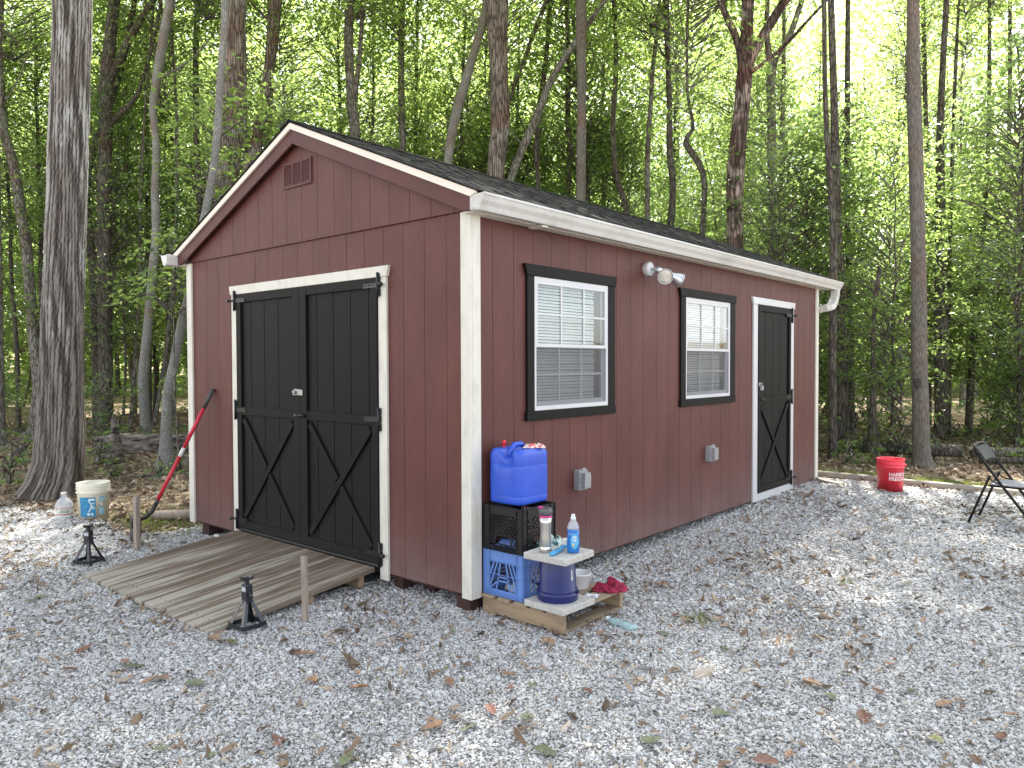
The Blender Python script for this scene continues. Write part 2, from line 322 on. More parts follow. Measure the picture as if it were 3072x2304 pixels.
def sheet(name, xs, ys, fz, mat_, keep=None):
    X, Y = np.meshgrid(xs, ys, indexing='ij'); Z = fz(X, Y); v = np.stack([X, Y, Z], -1).reshape(-1, 3)
    ny = len(ys); i, j = np.meshgrid(np.arange(len(xs)-1), np.arange(ny-1), indexing='ij')
    f = np.stack([i*ny+j, (i+1)*ny+j, (i+1)*ny+j+1, i*ny+j+1], -1).reshape(-1, 4)
    if keep is not None:
        cx = (xs[:-1]+xs[1:])/2; cy = (ys[:-1]+ys[1:])/2; k = keep(*np.meshgrid(cx, cy, indexing='ij')).reshape(-1); f = f[k]
        used = np.unique(f); re = np.full(len(v), -1); re[used] = np.arange(len(used)); v = v[used]; f = re[f]
    me = fastmesh(name, v, f, True); me.materials.append(mat_); o = bpy.data.objects.new(name, me); C.objects.link(o); WB[name] = Vector((0, 0, 0))
    return o
def floor_mat():
    m = bpy.data.materials.new('leaf_littered_soil'); m.use_nodes = True; T = NT(m); b = T.n['Principled BSDF']; sset(b, rough=.9, spec=.2)
    tc = T.N('TexCoord'); dn = T.N('TexNoise', i_Scale=9.0, i_Detail=3.0); T.L(tc.outputs['Object'], dn.inputs['Vector'])
    mv = T.N('MixRGB'); mv.inputs[0].default_value = .08; T.L(tc.outputs['Object'], mv.inputs[1]); T.L(dn.outputs['Color'], mv.inputs[2])
    vo = T.N('TexVoronoi', i_Scale=17.0); T.L(mv.outputs[0], vo.inputs['Vector'])
    sx = T.N('SeparateColor'); T.L(vo.outputs['Color'], sx.inputs[0])
    rp = T.N('ValToRGB'); e = rp.color_ramp.elements; e[0].color = (.085, .064, .048, 1); e[1].color = (.48, .38, .28, 1); e[1].position = 1
    k = e.new(.35); k.color = (.21, .155, .11, 1); k = e.new(.7); k.color = (.34, .255, .18, 1)
    T.L(sx.outputs[0], rp.inputs[0])
    n2 = T.N('TexNoise', i_Scale=.55, i_Detail=5.0); T.L(tc.outputs['Object'], n2.inputs['Vector'])
    r2 = T.N('ValToRGB'); r2.color_ramp.elements[0].position = .45; r2.color_ramp.elements[1].position = .62; T.L(n2.outputs['Fac'], r2.inputs[0])
    f2 = T.N('TexNoise', i_Scale=60.0, i_Detail=5.0, i_Roughness=.7); T.L(tc.outputs['Object'], f2.inputs['Vector'])
    mo = T.N('ValToRGB'); mo.color_ramp.elements[0].color = (.03, .045, .015, 1); mo.color_ramp.elements[1].color = (.12, .12, .05, 1); T.L(f2.outputs['Fac'], mo.inputs[0])
    fm = T.N('Math', operation='MULTIPLY', i_1=.45); T.L(r2.outputs[0], fm.inputs[0])
    mx = T.N('MixRGB'); T.L(fm.outputs[0], mx.inputs[0]); T.L(rp.outputs[0], mx.inputs[1]); T.L(mo.outputs[0], mx.inputs[2]); T.L(mx.outputs[0], b.inputs['Base Color'])
    ad = T.N('Math', operation='ADD'); T.L(vo.outputs['Distance'], ad.inputs[0]); T.L(f2.outputs['Fac'], ad.inputs[1])
    bp = T.N('Bump', i_Strength=.9, i_Distance=.03); T.L(ad.outputs[0], bp.inputs['Height']); T.L(bp.outputs[0], b.inputs['Normal'])
    return m
def gravel_mat():
    m = bpy.data.materials.new('crushed_gravel_bed'); m.use_nodes = True; T = NT(m); b = T.n['Principled BSDF']; sset(b, rough=.85, spec=.3)
    tc = T.N('TexCoord'); vo = T.N('TexVoronoi', i_Scale=85.0, i_Randomness=1.0); T.L(tc.outputs['Object'], vo.inputs['Vector'])
    sx = T.N('SeparateColor'); T.L(vo.outputs['Color'], sx.inputs[0])
    rp = T.N('ValToRGB'); e = rp.color_ramp.elements; e[0].color = (.13, .12, .11, 1); e[1].color = (.60, .605, .61, 1)
    k = e.new(.3); k.color = (.28, .27, .26, 1); k = e.new(.65); k.color = (.42, .425, .43, 1)
    T.L(sx.outputs[0], rp.inputs[0]); T.L(rp.outputs[0], b.inputs['Base Color'])
    iv = T.N('Math', operation='MULTIPLY', i_1=-1.0); T.L(vo.outputs['Distance'], iv.inputs[0])
    bp = T.N('Bump', i_Strength=1.0, i_Distance=.03); T.L(iv.outputs[0], bp.inputs['Height']); T.L(bp.outputs[0], b.inputs['Normal'])
    return m
M['floor'] = floor_mat(); M['gravel'] = gravel_mat()
g = sheet('ground', lines(-16, 8, .13, 170), lines(-9, 16, .13, 170), hz, M['floor']); tag(g, kind='structure')
def yb(x): return -.62-.13*(-3.75-x)+.07*np.sin(x*5.1)+.05*np.sin(x*11.7+1)
def in_gravel(x, y):
    a = (x > -3.75-.05*np.sin(y*9)) & (y < 6.28+.03*np.sin(x*4))
    b = (x <= -3.7) & (y < yb(x)) & (x > -8.5)
    return (a | b) & (x < 11) & ~((x < -.6) & (y > 6.2))
g = sheet('gravel_bed', np.arange(-8.6, 11, .09), np.arange(-9, 6.4, .09), lambda x, y: hz(x, y)+.006, M['gravel'], in_gravel); tag(g, kind='structure')
g['label'] = 'pale crushed gravel pad around the shed'

# scattered small pieces (geometry nodes; each source shape is made in the tree)
def gn_scatter(name, pts, rots, scs, idx, source, mats, parent=None):
    me = bpy.data.meshes.new(name); n = len(pts); me.vertices.add(n); me.vertices.foreach_set('co', np.asarray(pts, np.float32).ravel())
    a = me.attributes.new('rot', 'FLOAT_VECTOR', 'POINT'); a.data.foreach_set('vector', np.asarray(rots, np.float32).ravel())
    a = me.attributes.new('scl', 'FLOAT_VECTOR', 'POINT'); a.data.foreach_set('vector', np.asarray(scs, np.float32).ravel())
    a = me.attributes.new('idx', 'INT', 'POINT'); a.data.foreach_set('value', np.asarray(idx, np.int32))
    for m in mats: me.materials.append(m)
    o = bpy.data.objects.new(name, me); C.objects.link(o); tag(o, kind='stuff')
    ng = bpy.data.node_groups.new(name, 'GeometryNodeTree')
    ng.interface.new_socket('Geometry', in_out='INPUT', socket_type='NodeSocketGeometry'); ng.interface.new_socket('Geometry', in_out='OUTPUT', socket_type='NodeSocketGeometry')
    N = ng.nodes.new; L = ng.links.new; gi = N('NodeGroupInput'); go = N('NodeGroupOutput')
    def attr(nm, dt):
        k = N('GeometryNodeInputNamedAttribute'); k.data_type = dt; k.inputs['Name'].default_value = nm; return k.outputs[0]
    jn = N('GeometryNodeJoinGeometry')
    for s in reversed(source(N, L, mats)): L(s, jn.inputs[0])
    ip = N('GeometryNodeInstanceOnPoints'); L(gi.outputs[0], ip.inputs['Points']); L(jn.outputs[0], ip.inputs['Instance']); ip.inputs['Pick Instance'].default_value = True
    L(attr('idx', 'INT'), ip.inputs['Instance Index'])
    er = N('FunctionNodeEulerToRotation'); L(attr('rot', 'FLOAT_VECTOR'), er.inputs[0]); L(er.outputs[0], ip.inputs['Rotation']); L(attr('scl', 'FLOAT_VECTOR'), ip.inputs['Scale'])
    L(ip.outputs[0], go.inputs[0]); md = o.modifiers.new('scatter', 'NODES'); md.node_group = ng
    return o
def rndvec(N, L, lo, hi, seed):
    r = N('FunctionNodeRandomValue'); r.data_type = 'FLOAT_VECTOR'; r.inputs['Min'].default_value = lo; r.inputs['Max'].default_value = hi; r.inputs['Seed'].default_value = seed
    return r.outputs['Value']
def stones(nv):
    def f(N, L, mats):
        out = []
        for k in range(nv):
            ic = N('GeometryNodeMeshIcoSphere'); ic.inputs['Subdivisions'].default_value = 1 if k % 2 else 2
            sp = N('GeometryNodeSetPosition'); L(ic.outputs[0], sp.inputs['Geometry']); j = .42 if k % 2 else .20; L(rndvec(N, L, (-j,)*3, (j,)*3, 31+k), sp.inputs['Offset'])
            ch = N('GeometryNodeConvexHull'); L(sp.outputs[0], ch.inputs[0])
            sm_ = N('GeometryNodeSetMaterial'); L(ch.outputs[0], sm_.inputs[0]); sm_.inputs['Material'].default_value = mats[0]
            g2 = N('GeometryNodeGeometryToInstance'); L(sm_.outputs[0], g2.inputs[0]); out.append(g2.outputs[0])
        return out
    return f
def flakes(nv, bend=.5):
    """small curled leaf pieces: a fine grid, outline narrowed and bent"""
    def f(N, L, mats):
        out = []
        for k in range(nv):
            gr = N('GeometryNodeMeshCircle'); gr.fill_type = 'TRIANGLE_FAN'; gr.inputs['Vertices'].default_value = 9; gr.inputs['Radius'].default_value = 1
            sp = N('GeometryNodeSetPosition'); L(gr.outputs[0], sp.inputs['Geometry']); L(rndvec(N, L, (-.45, -.28, -bend), (.45, .28, bend), 71+k), sp.inputs['Offset'])
            tr = N('GeometryNodeTransform'); L(sp.outputs[0], tr.inputs[0]); tr.inputs['Scale'].default_value = (1, .55, 1)
            sm_ = N('GeometryNodeSetMaterial'); L(tr.outputs[0], sm_.inputs[0]); sm_.inputs['Material'].default_value = mats[0]
            g2 = N('GeometryNodeGeometryToInstance'); L(sm_.outputs[0], g2.inputs[0]); out.append(g2.outputs[0])
        return out
    return f
def ramp_obj_mat(name, stops, rough=.8, spec=.3, tw=0, nz=0):
    m = bpy.data.materials.new(name); m.use_nodes = True; T = NT(m); b = T.n['Principled BSDF']; sset(b, rough=rough, spec=spec)
    oi = T.N('ObjectInfo'); rp = T.N('ValToRGB'); e = rp.color_ramp.elements
    e[0].position = stops[0][0]; e[0].color = (*stops[0][1], 1); e[1].position = stops[-1][0]; e[1].color = (*stops[-1][1], 1)
    for p_, c in stops[1:-1]: k = e.new(p_); k.color = (*c, 1)
    T.L(oi.outputs['Random'], rp.inputs[0]); out = rp.outputs[0]
    if nz:
        tc = T.N('TexCoord'); n = T.N('TexNoise', i_Scale=2.0, i_Detail=3.0); T.L(tc.outputs['Object'], n.inputs['Vector'])
        mr = T.N('MapRange'); mr.inputs[3].default_value = 1-nz; mr.inputs[4].default_value = 1+nz; T.L(n.outputs['Fac'], mr.inputs[0])
        hs = T.N('HueSaturation'); T.L(out, hs.inputs['Color']); T.L(mr.outputs[0], hs.inputs['Value']); out = hs.outputs[0]
    T.L(out, b.inputs['Base Color'])
    if tw:
        tr = T.N('BsdfTranslucent'); T.L(out, tr.inputs[0]); mx = T.N('MixShader'); mx.inputs[0].default_value = tw
        T.L(b.outputs[0], mx.inputs[1]); T.L(tr.outputs[0], mx.inputs[2]); T.L(mx.outputs[0], T.n['Material Output'].inputs[0])
    return m
M['stone'] = ramp_obj_mat('crushed_stone', [(0, (.11, .10, .09)), (.06, (.21, .195, .18)), (.18, (.34, .33, .325)), (.42, (.45, .452, .462)), (.68, (.54, .545, .55)), (.80, (.51, .525, .525)), (.88, (.64, .645, .65)), (.91, (.40, .33, .27)), (.94, (.56, .53, .47)), (1, (.70, .69, .67))], nz=.25)
M['litter'] = ramp_obj_mat('dry_brown_litter', [(0, (.09, .065, .046)), (.3, (.20, .145, .10)), (.6, (.32, .235, .165)), (.85, (.45, .36, .27)), (1, (.55, .49, .41))], rough=.7, tw=.15)
M['litter_green'] = ramp_obj_mat('olive_litter', [(0, (.05, .05, .02)), (.5, (.12, .13, .05)), (1, (.22, .19, .11))], rough=.7, tw=.15)
def sector(r0, r1, dens, half=62):
    a0 = rad(-40.76-half); a1 = rad(-40.76+half); n = int(dens*(a1-a0)/2*(r1*r1-r0*r0)); r = np.sqrt(NR.uniform(r0*r0, r1*r1, n)); a = NR.uniform(a0, a1, n)
    return CX+r*np.sin(a), CY+r*np.cos(a)
P_ = []; Sc = []
for r0, r1, d, s0, hf in [(1.0, 4.6, 12500, .0048, 56), (4.6, 7.5, 7200, .0062, 49), (7.5, 12.5, 3400, .0086, 46)]:
    x, y = sector(r0, r1, d, hf); k = in_gravel(x, y) & ~((x < -.25) & (y > .35)) & ~((x > -2.6) & (x < -1.05) & (y > -.9))
    x, y = x[k], y[k]
    thin = .5+.5*np.sin(x*1.9+2*np.sin(y*1.3))*np.sin(y*2.3+x)   # litter-worn patches
    keep = NR.uniform(size=len(x)) > .28*(thin > .82)
    x, y = x[keep], y[keep]; s = s0*np.exp(NR.normal(0, .33, len(x)))
    P_.append(np.stack([x, y, hz(x, y)+.006+s*.25], -1)); Sc.append(np.stack([s*NR.uniform(.9, 1.5, len(x)), s*NR.uniform(.7, 1.1, len(x)), s*NR.uniform(.4, .72, len(x))], -1))
# the loose heap beside the white bucket
x = NR.normal(-4.35, .62, 20000); y = NR.normal(-.93, .16, 20000); k = (x > -6.5) & (x < -3.5); x, y = x[k], y[k]; s = .0080*np.exp(NR.normal(0, .3, len(x)))
P_.append(np.stack([x, y, hz(x, y)+.012], -1)); Sc.append(np.stack([s*1.2, s, s*.8], -1))
P_ = np.concatenate(P_); Sc = np.concatenate(Sc); n = len(P_)
rt_ = np.stack([NR.normal(0, .5, n), NR.normal(0, .5, n), NR.uniform(0, 6.28, n)], -1)
o = gn_scatter('gravel', P_, rt_, Sc, NR.integers(0, 10, n), stones(10), [M['stone']]); o['label'] = 'loose grey and white crushed stones covering the pad'
print('stones', n)
# leaf litter: brown flakes on the wood floor, sparse on the gravel
x, y = sector(5, 24, 85, 56); k = ~in_gravel(x, y) & ~((x > -3.7) & (x < 0.05) & (y > -.2) & (y < 6.3)) & (np.hypot(x+4.3, y+.5) > .1); x, y = x[k], y[k]; n = len(x)
s = .030*np.exp(NR.normal(0, .35, n)); pts = np.stack([x, y, hz(x, y)+.012+NR.uniform(0, .02, n)], -1)
o = gn_scatter('leaf_litter', pts, np.stack([NR.normal(0, .45, n), NR.normal(0, .45, n), NR.uniform(0, 6.28, n)], -1), np.stack([s*1.3, s, s], -1), NR.integers(0, 6, n), flakes(6), [M['litter']]); o['label'] = 'dry brown leaves strewn over the wood floor'
x, y = sector(1.2, 12, 190, 54); k = in_gravel(x, y) & ~((x < .0) & (y > .0)); x, y = x[k], y[k]
cl = np.sin(x*2.3+1.3*np.sin(y*1.7))*np.sin(y*2.9+x*1.1); k = (NR.uniform(size=len(x)) < .22+.55*(cl > .25)+.25*(cl > .6)) ; x, y = x[k], y[k]
x2 = NR.uniform(-6, -3.2, 900); y2 = NR.uniform(-2.6, -.4, 900); x3 = NR.normal(.9, .6, 250); y3 = NR.normal(2.6, 1.0, 250)
x = np.concatenate([x, x2, x3]); y = np.concatenate([y, y2, y3]); k = ~((x < 0.02) & (y > 0)) & ~((x>-2.75)&(x<-.88)&(y>-1.2)); x, y = x[k], y[k]; n = len(x)
s = .013*np.exp(NR.normal(0, .4, n)); pts = np.stack([x, y, hz(x, y)+.02+NR.uniform(0, .01, n)], -1)
o = gn_scatter('leaf_scraps', pts, np.stack([NR.normal(0, .4, n), NR.normal(0, .4, n), NR.uniform(0, 6.28, n)], -1), np.stack([s*1.6, s, s], -1), NR.integers(0, 6, n), flakes(6), [M['litter']]); o['label'] = 'small torn bits of dry leaf lying in the gravel'

# ---------------------------------------------------------------- shed
SW, SL = 3.61, 6.15
shed = thing('shed', (0, 0, 0), 'dark red wooden shed with black doors, white trim and gabled shingle roof', 'shed')
def cells(a0, a1, b0, b1, holes):
    """rectangle minus holes (a0,a1,b0,b1) -> list of rectangles"""
    A = sorted({a0, a1}|{v for h in holes for v in h[:2] if a0 < v < a1}); B = sorted({b0, b1}|{v for h in holes for v in h[2:] if b0 < v < b1}); out = []
    for i in range(len(A)-1):
        run = None
        for j in range(len(B)-1):
            ca, cb = (A[i]+A[i+1])/2, (B[j]+B[j+1])/2
            if any(h[0] < ca < h[1] and h[2] < cb < h[3] for h in holes):
                if run: out.append(run); run = None
            else: run = (A[i], A[i+1], run[2] if run else B[j], B[j+1])
        if run: out.append(run)
    return out
GP = .2032
HG = [(-2.765, -.828, -.1, 2.075)]                                   # double door hole (x, z)
HS = [(.585, 1.555, 1.10, 2.07), (2.695, 3.71, 1.10, 2.07), (4.255, 5.265, -.1, 2.09)]   # windows and side door (y, z)
# backing sheets
b = MB()
for r in cells(-SW+.012, -.012, .012, 2.38, HG): b.box(r[0], r[1], .0235, .036, r[2], r[3])
for r in cells(.036, SL-.036, .012, 2.38, HS): b.box(-.036, -.0235, r[0], r[1], r[2], r[3])
b.box(-SW+.012, -.012, SL-.036, SL-.02, 0, 2.38); b.box(-SW+.02, -SW+.036, .036, SL-.036, 0, 2.38)
b.prism([(-SW+.05, 2.38), (-.05, 2.38), (-1.805, 3.1)], 'y', SL-.036, SL-.02); b.prism([(-SW+.05, 2.38), (-.05, 2.38), (-1.805, 3.1)], 'y', .012, .024)
b.build('wall', M['redtrim'], shed)
b = MB(); b.box(-SW+.04, -.04, .04, SL-.04, .0, .04); b.build('floor', M['void'], shed)
b = MB(); b.box(-SW+.04, -.3, .7, .71, .04, 2.3); b.box(-SW+.04, -.05, .04, SL-.04, 2.36, 2.37); b.box(-.9, -.89, .04, SL-.04, .05, 2.35); b.build('inner_partition', M['void'], shed)
# grooved boards: gable, lower
def zr(x): return 3.262-.4167*abs(x+1.805)
k = 0; x1 = -.02
while x1 > -SW+.02:
    x0 = max(x1-GP, -SW+.015); g = .0017 if k % 6 else .0020
    rs = cells(x0+g, x1-g, .02, 2.376, HG)
    if rs:
        for r in rs: b = MB(); b.box(r[0], r[1], .0195-(.0008 if k % 6 == 0 else 0), .0232, r[2], r[3]); b.build('siding_board', M['red'], shed)
    x1 -= GP; k += 1
# gable, upper triangle (set proud, own rhythm)
x1 = -.14; k = 0; edges = [-.035]
while x1 > -SW+.05: edges.append(x1); x1 -= GP
edges.append(-SW+.035)
for i in range(len(edges)-1):
    a, c = edges[i+1]+.0018, edges[i]-.0018
    if a < -1.805 < c: poly = [(a, 2.379), (c, 2.379), (c, zr(c)-.03), (-1.805, zr(-1.805)-.03), (a, zr(a)-.03)]
    else: poly = [(a, 2.379), (c, 2.379), (c, zr(c)-.03), (a, zr(a)-.03)]
    b = MB(); b.prism(poly, 'y', .0045, .0119); b.build('siding_board', M['red'], shed)
# long side
y0 = .02
while y0 < SL-.03:
    y1 = min(y0+GP, SL-.012); rs = cells(y0+.0018, y1-.0018, .02, 2.37, HS)
    if rs:
        for r in rs: b = MB(); b.box(-.0232, -.0195, r[0], r[1], r[2], r[3]); b.build('siding_board', M['red'], shed)
    y0 += GP
b = MB()
for k in range(19):
    for z in (.05, .35, .75, 1.15, 1.55, 1.95, 2.3):
        x = -.05-k*GP+R0.uniform(-.01, .01)
        if -SW+.1 < x < -.1 and not (-2.83 < x < -.76 and z < 2.13): b.box(x-.003, x+.003, .0182, .0194, z-.003, z+.003)
for k in range(31):
    for z in (.05, .35, .75, 1.15, 1.55, 1.95, 2.3):
        y = .06+k*GP+R0.uniform(-.01, .01)
        if .12 < y < SL-.12 and not any(h[0]-.1 < y < h[1]+.1 and h[2]-.08 < z < h[3]+.08 for h in HS): b.box(-.0194, -.0182, y-.003, y+.003, z-.003, z+.003)
tag(b.build('nail_heads', M['redtrim'], shed), kind='stuff')
# rear and far side boards, simple
y0 = .02
bm_ = MB(); bm_.box(-SW+.013, -SW+.0195, 0, GP-.009, .02, 2.36); me = bm_.mesh('siding_board'); me.materials.append(M['red'])
for i in range(30): place('siding_board', me, (0, .024+i*GP, 0), shed)
bm_ = MB(); bm_.box(0, GP-.009, SL-.0195, SL-.013, .02, 2.36); me = bm_.mesh('siding_board'); me.materials.append(M['red'])
for i in range(17): place('siding_board', me, (-SW+.06+i*GP, 0, 0), shed)
# skids
for x0 in (-.62, -1.45, -2.3, -3.1):
    b = MB(); b.box(x0, x0+.12, .165, SL-.04, -.16, -.002); b.build('skid', M['skid'], shed, bevel=.003)
for x0, y0 in ((-.165, .03), (-3.43, .03)):
    b = MB(); b.box(x0, x0+.12, y0, y0+.13, -.16, -.002); b.build('foundation_block', M['skid'], shed, bevel=.003)
b = MB(); b.box(-.79, -.70, .06, .14, -.16, -.003); b.build('foundation_block', M['skid'], shed)
# corner trim
def ctrim(polys, z0, z1):
    b = MB()
    for p in polys: b.box(p[0], p[1], p[2], p[3], z0, z1)
    b.build('corner_trim', M['cream'], shed, bevel=.0025)
ctrim([(-.083, -.0005, .0, .0195), (-.0195, 0, .0198, .095)], -.003, 2.372)
ctrim([(-SW, -SW+.088, 0, .0195), (-SW, -SW+.0125, .0198, .09)], .0, 2.372)
ctrim([(-.0195, 0, SL-.085, SL), (-.09, -.0198, SL-.0125, SL)], .0, 2.36)
ctrim([(-SW, -SW+.0125, SL-.085, SL), (-SW+.013, -SW+.09, SL-.0125, SL)], .0, 2.36)
# roof: deck, rake boards, drip edge, shingles
YF, YB = -.05, SL+.22
b = MB()
for s in (1, -1):
    X = lambda d: -1.805+s*d
    b.prism([(X(0), 3.255), (X(1.875), 3.255-1.875*.4167), (X(1.875), 3.225-1.875*.4167), (X(0), 3.225)], 'y', YF+.0005, YB-.0005)
roof = b.build('roof', M['void'], shed)
for s in (1, -1):
    X = lambda d: -1.805+s*d
    for (ya, yb2, nm) in ((YF, YF+.02, 0), (YB-.02, YB, 0)):
        b = MB(); z = lambda d: 3.262-.4167*d
        b.prism([(X(0), z(0)-.046), (X(1.862), z(1.862)-.046), (X(1.862), z(1.862)-.125), (X(1.80), z(1.80)-.15), (X(0), z(0)-.152)], 'y', ya, yb2); b.build('rake_board', M['redtrim'], shed, bevel=.002)
    b = MB(); b.prism([(X(0), z(0)), (X(1.915), z(1.915)), (X(1.915), z(1.915)-.012), (X(1.866), z(1.866)-.046), (X(0), z(0)-.0455)], 'y', YF-.017, YF-.001); b.build('drip_edge', M['drip'], shed)
    b = MB(); b.prism([(X(0), z(0)), (X(1.915), z(1.915)), (X(1.866), z(1.866)-.046), (X(0), z(0)-.0455)], 'y', YB+.001, YB+.017); b.build('drip_edge', M['drip'], shed)
    # fascia and soffit
    b = MB(); f0, f1 = sorted((X(1.845), X(1.862))); b.box(f0, f1, YF+.021, YB-.021, 2.372, 2.452); b.build('fascia', M['cream'], shed)
    b = MB(); f0, f1 = sorted((X(1.782 if s > 0 else 1.806), X(1.8615))); b.box(f0, f1, YF+.022, YB-.022, 2.352, 2.3715); b.build('soffit', M['cream'], shed)
# laminated shingle strips, random tabs
ang = math.atan(.4167); LS = 1.93/math.cos(ang); EXP = .137; NC = int(LS/EXP)+1
def strip_mesh(seed, w):
    r = random.Random(seed); b = MB(); b.box(0, w-.003, 0, .19, 0, .0045)
    t = r.uniform(.0, .08)
    while t < w-.05:
        ww = r.uniform(.06, .17); b.box(t, min(t+ww, w-.004), .001, .15, .0045, .0095); t += ww+r.uniform(.04, .12)
    me = b.mesh('shingle'); me.materials.append(M['shingle']); return me
strips = [strip_mesh(i, .93) for i in range(6)]; half = [strip_mesh(20+i, .46) for i in range(3)]
for s in (1, -1):
    for c in range(NC):
        d = LS-c*EXP          # distance of lower edge from ridge
        if d < .07: continue
        ysc = min(1, (d-.004)/.19)
        yy = YF-.028-(c % 3)*.0; first = c % 2
        pos = []
        if first: pos.append((yy, half[c % 3], .46)); yy += .46
        while yy < YB+.02: pos.append((yy, strips[R0.randrange(6)], .93)); yy += .93
        for (py, me, w) in pos:
            if py+w > YB+.35: me = half[0]
            px = -1.805+s*d*math.cos(ang); pz = 3.2655-d*math.sin(ang)
            o = place('shingle', me, (px, py if s > 0 else py+(.93 if me in strips else .46), pz+.002), roof, sc=(1, ysc, 1))
            # local x -> +y world, local y -> up the slope, z normal
            up_ = Vector((-s*math.cos(ang+.02), 0, math.sin(ang+.02))); xx = Vector((0, 1 if s > 0 else -1, 0)); zz = xx.cross(up_)
            if zz.z < 0: zz = -zz
            o.rotation_mode = 'QUATERNION'; o.rotation_quaternion = Matrix((xx, up_, zz)).transposed().to_quaternion()
cap = MB(); cap.prism([(-.12, -.050), (0, 0), (.12, -.050), (.12, -.045), (0, .005), (-.12, -.045)], 'y', 0, .27); me = cap.mesh('ridge_cap'); me.materials.append(M['shingle'])
y0 = YF-.028
while y0 < YB: place('ridge_cap', me, (-1.805, y0, 3.281), roof, rot=(rad(.9), 0, 0)); y0 += .2
# gutters: K profile
def kprof(s, x0, zt):
    p = [(0, 0), (0, -.093), (.072, -.1), (.076, -.092), (.085, -.07), (.103, -.045), (.112, -.02), (.118, -.014), (.118, -.001), (.106, -.001), (.106, -.006), (.098, -.022), (.08, -.05), (.070, -.092), (.004, -.086), (.004, 0)]
    return [(x0+s*a, zt+z) for a, z in p]
gut = MB(); gut.prism(kprof(1, .058, 2.452), 'y', -.06, 6.53); gut.prism([(.062, 2.37), (.128, 2.36), (.16, 2.41), (.17, 2.448), (.062, 2.448)], 'y', -.0605, -.058); gut.prism([(.062, 2.37), (.128, 2.36), (.16, 2.41), (.17, 2.448), (.062, 2.448)], 'y', 6.525, 6.5305)
gr = gut.build('gutter', M['gutter'], shed, bevel=.0015)
b = MB(); b.box(.0, .13, 1.0, 1.06, 2.345, 2.351); 
gl = MB(); gl.prism(kprof(-1, -3.668, 2.452), 'y', -.15, 6.4); gl.prism([(-3.672, 2.37), (-3.738, 2.36), (-3.77, 2.41), (-3.78, 2.448), (-3.672, 2.448)], 'y', -.1505, -.147); gl.build('gutter', M['gutter'], shed, bevel=.0015)
b = MB(); b.box(.0, .115, .56, .62, 2.338, 2.3505); b.build('gutter_strap', M['cream'], shed)
# corrugated elbow and downspout
b = MB(); pts = []; rr = []
for i in range(29):
    t = i/28; a = t*PI*.46
    pts.append((.105, 6.42-.34*(1-math.cos(a)), 2.36-.24*math.sin(a)) if t < 1 else (.105, 6.42-.34*(1-math.cos(a)), 2.36-.24*math.sin(a)))
    rr.append(.036+(.0035 if i % 2 else 0))
pts.append((.06, 6.02+.15, 2.115)); rr.append(.036)
pts = [(.105, 6.42-.27*(1-math.cos(i/28*PI*.48)), 2.36-.235*math.sin(i/28*PI*.48)) for i in range(29)]+[(.04, 6.185, 2.118), (-.03, 6.195, 2.10), (-.13, 6.2, 2.05), (-.16, 6.2, 1.9), (-.16, 6.2, .1)]
b.tube(pts, [.038+(.004 if i % 2 else 0) for i in range(29)]+[.034]*5, seg=4, smooth=False, sq=(1.15, .85)); b.build('downspout', M['gutter'], shed, bevel=.004)
# gable vent
b = MB(); x0, x1, z0, z1 = -2.0, -1.625, 2.80, 2.995
b.box(x0, x1, -.006, .0042, z0, z0+.02); b.box(x0, x1, -.006, .0042, z1-.018, z1); wv = (x1-x0-.02*2-.015*2)/3
for i, xx in enumerate([x0, x0+.02+wv, x0+.035+2*wv, x1-.02]): b.box(xx, xx+(.02 if i in (0, 3) else .015), -.006, .0042, z0+.02, z1-.018)
vent = b.build('gable_vent', M['redtrim'], shed)
b = MB(); b.box(x0+.01, x1-.01, .0036, .0043, z0+.01, z1-.01); b.build('vent_backing', M['redtrim'], vent)
lv = MB(); lv.box(0, wv, -.002, .002, -.0065, .0065, M=Matrix.Rotation(rad(-22), 4, 'X')); lm = lv.mesh('louver'); lm.materials.append(M['redtrim'])
for c in range(3):
    for k in range(10): place('louver', lm, (x0+.02+c*(wv+.015), -.001, z0+.028+k*.0155), vent)
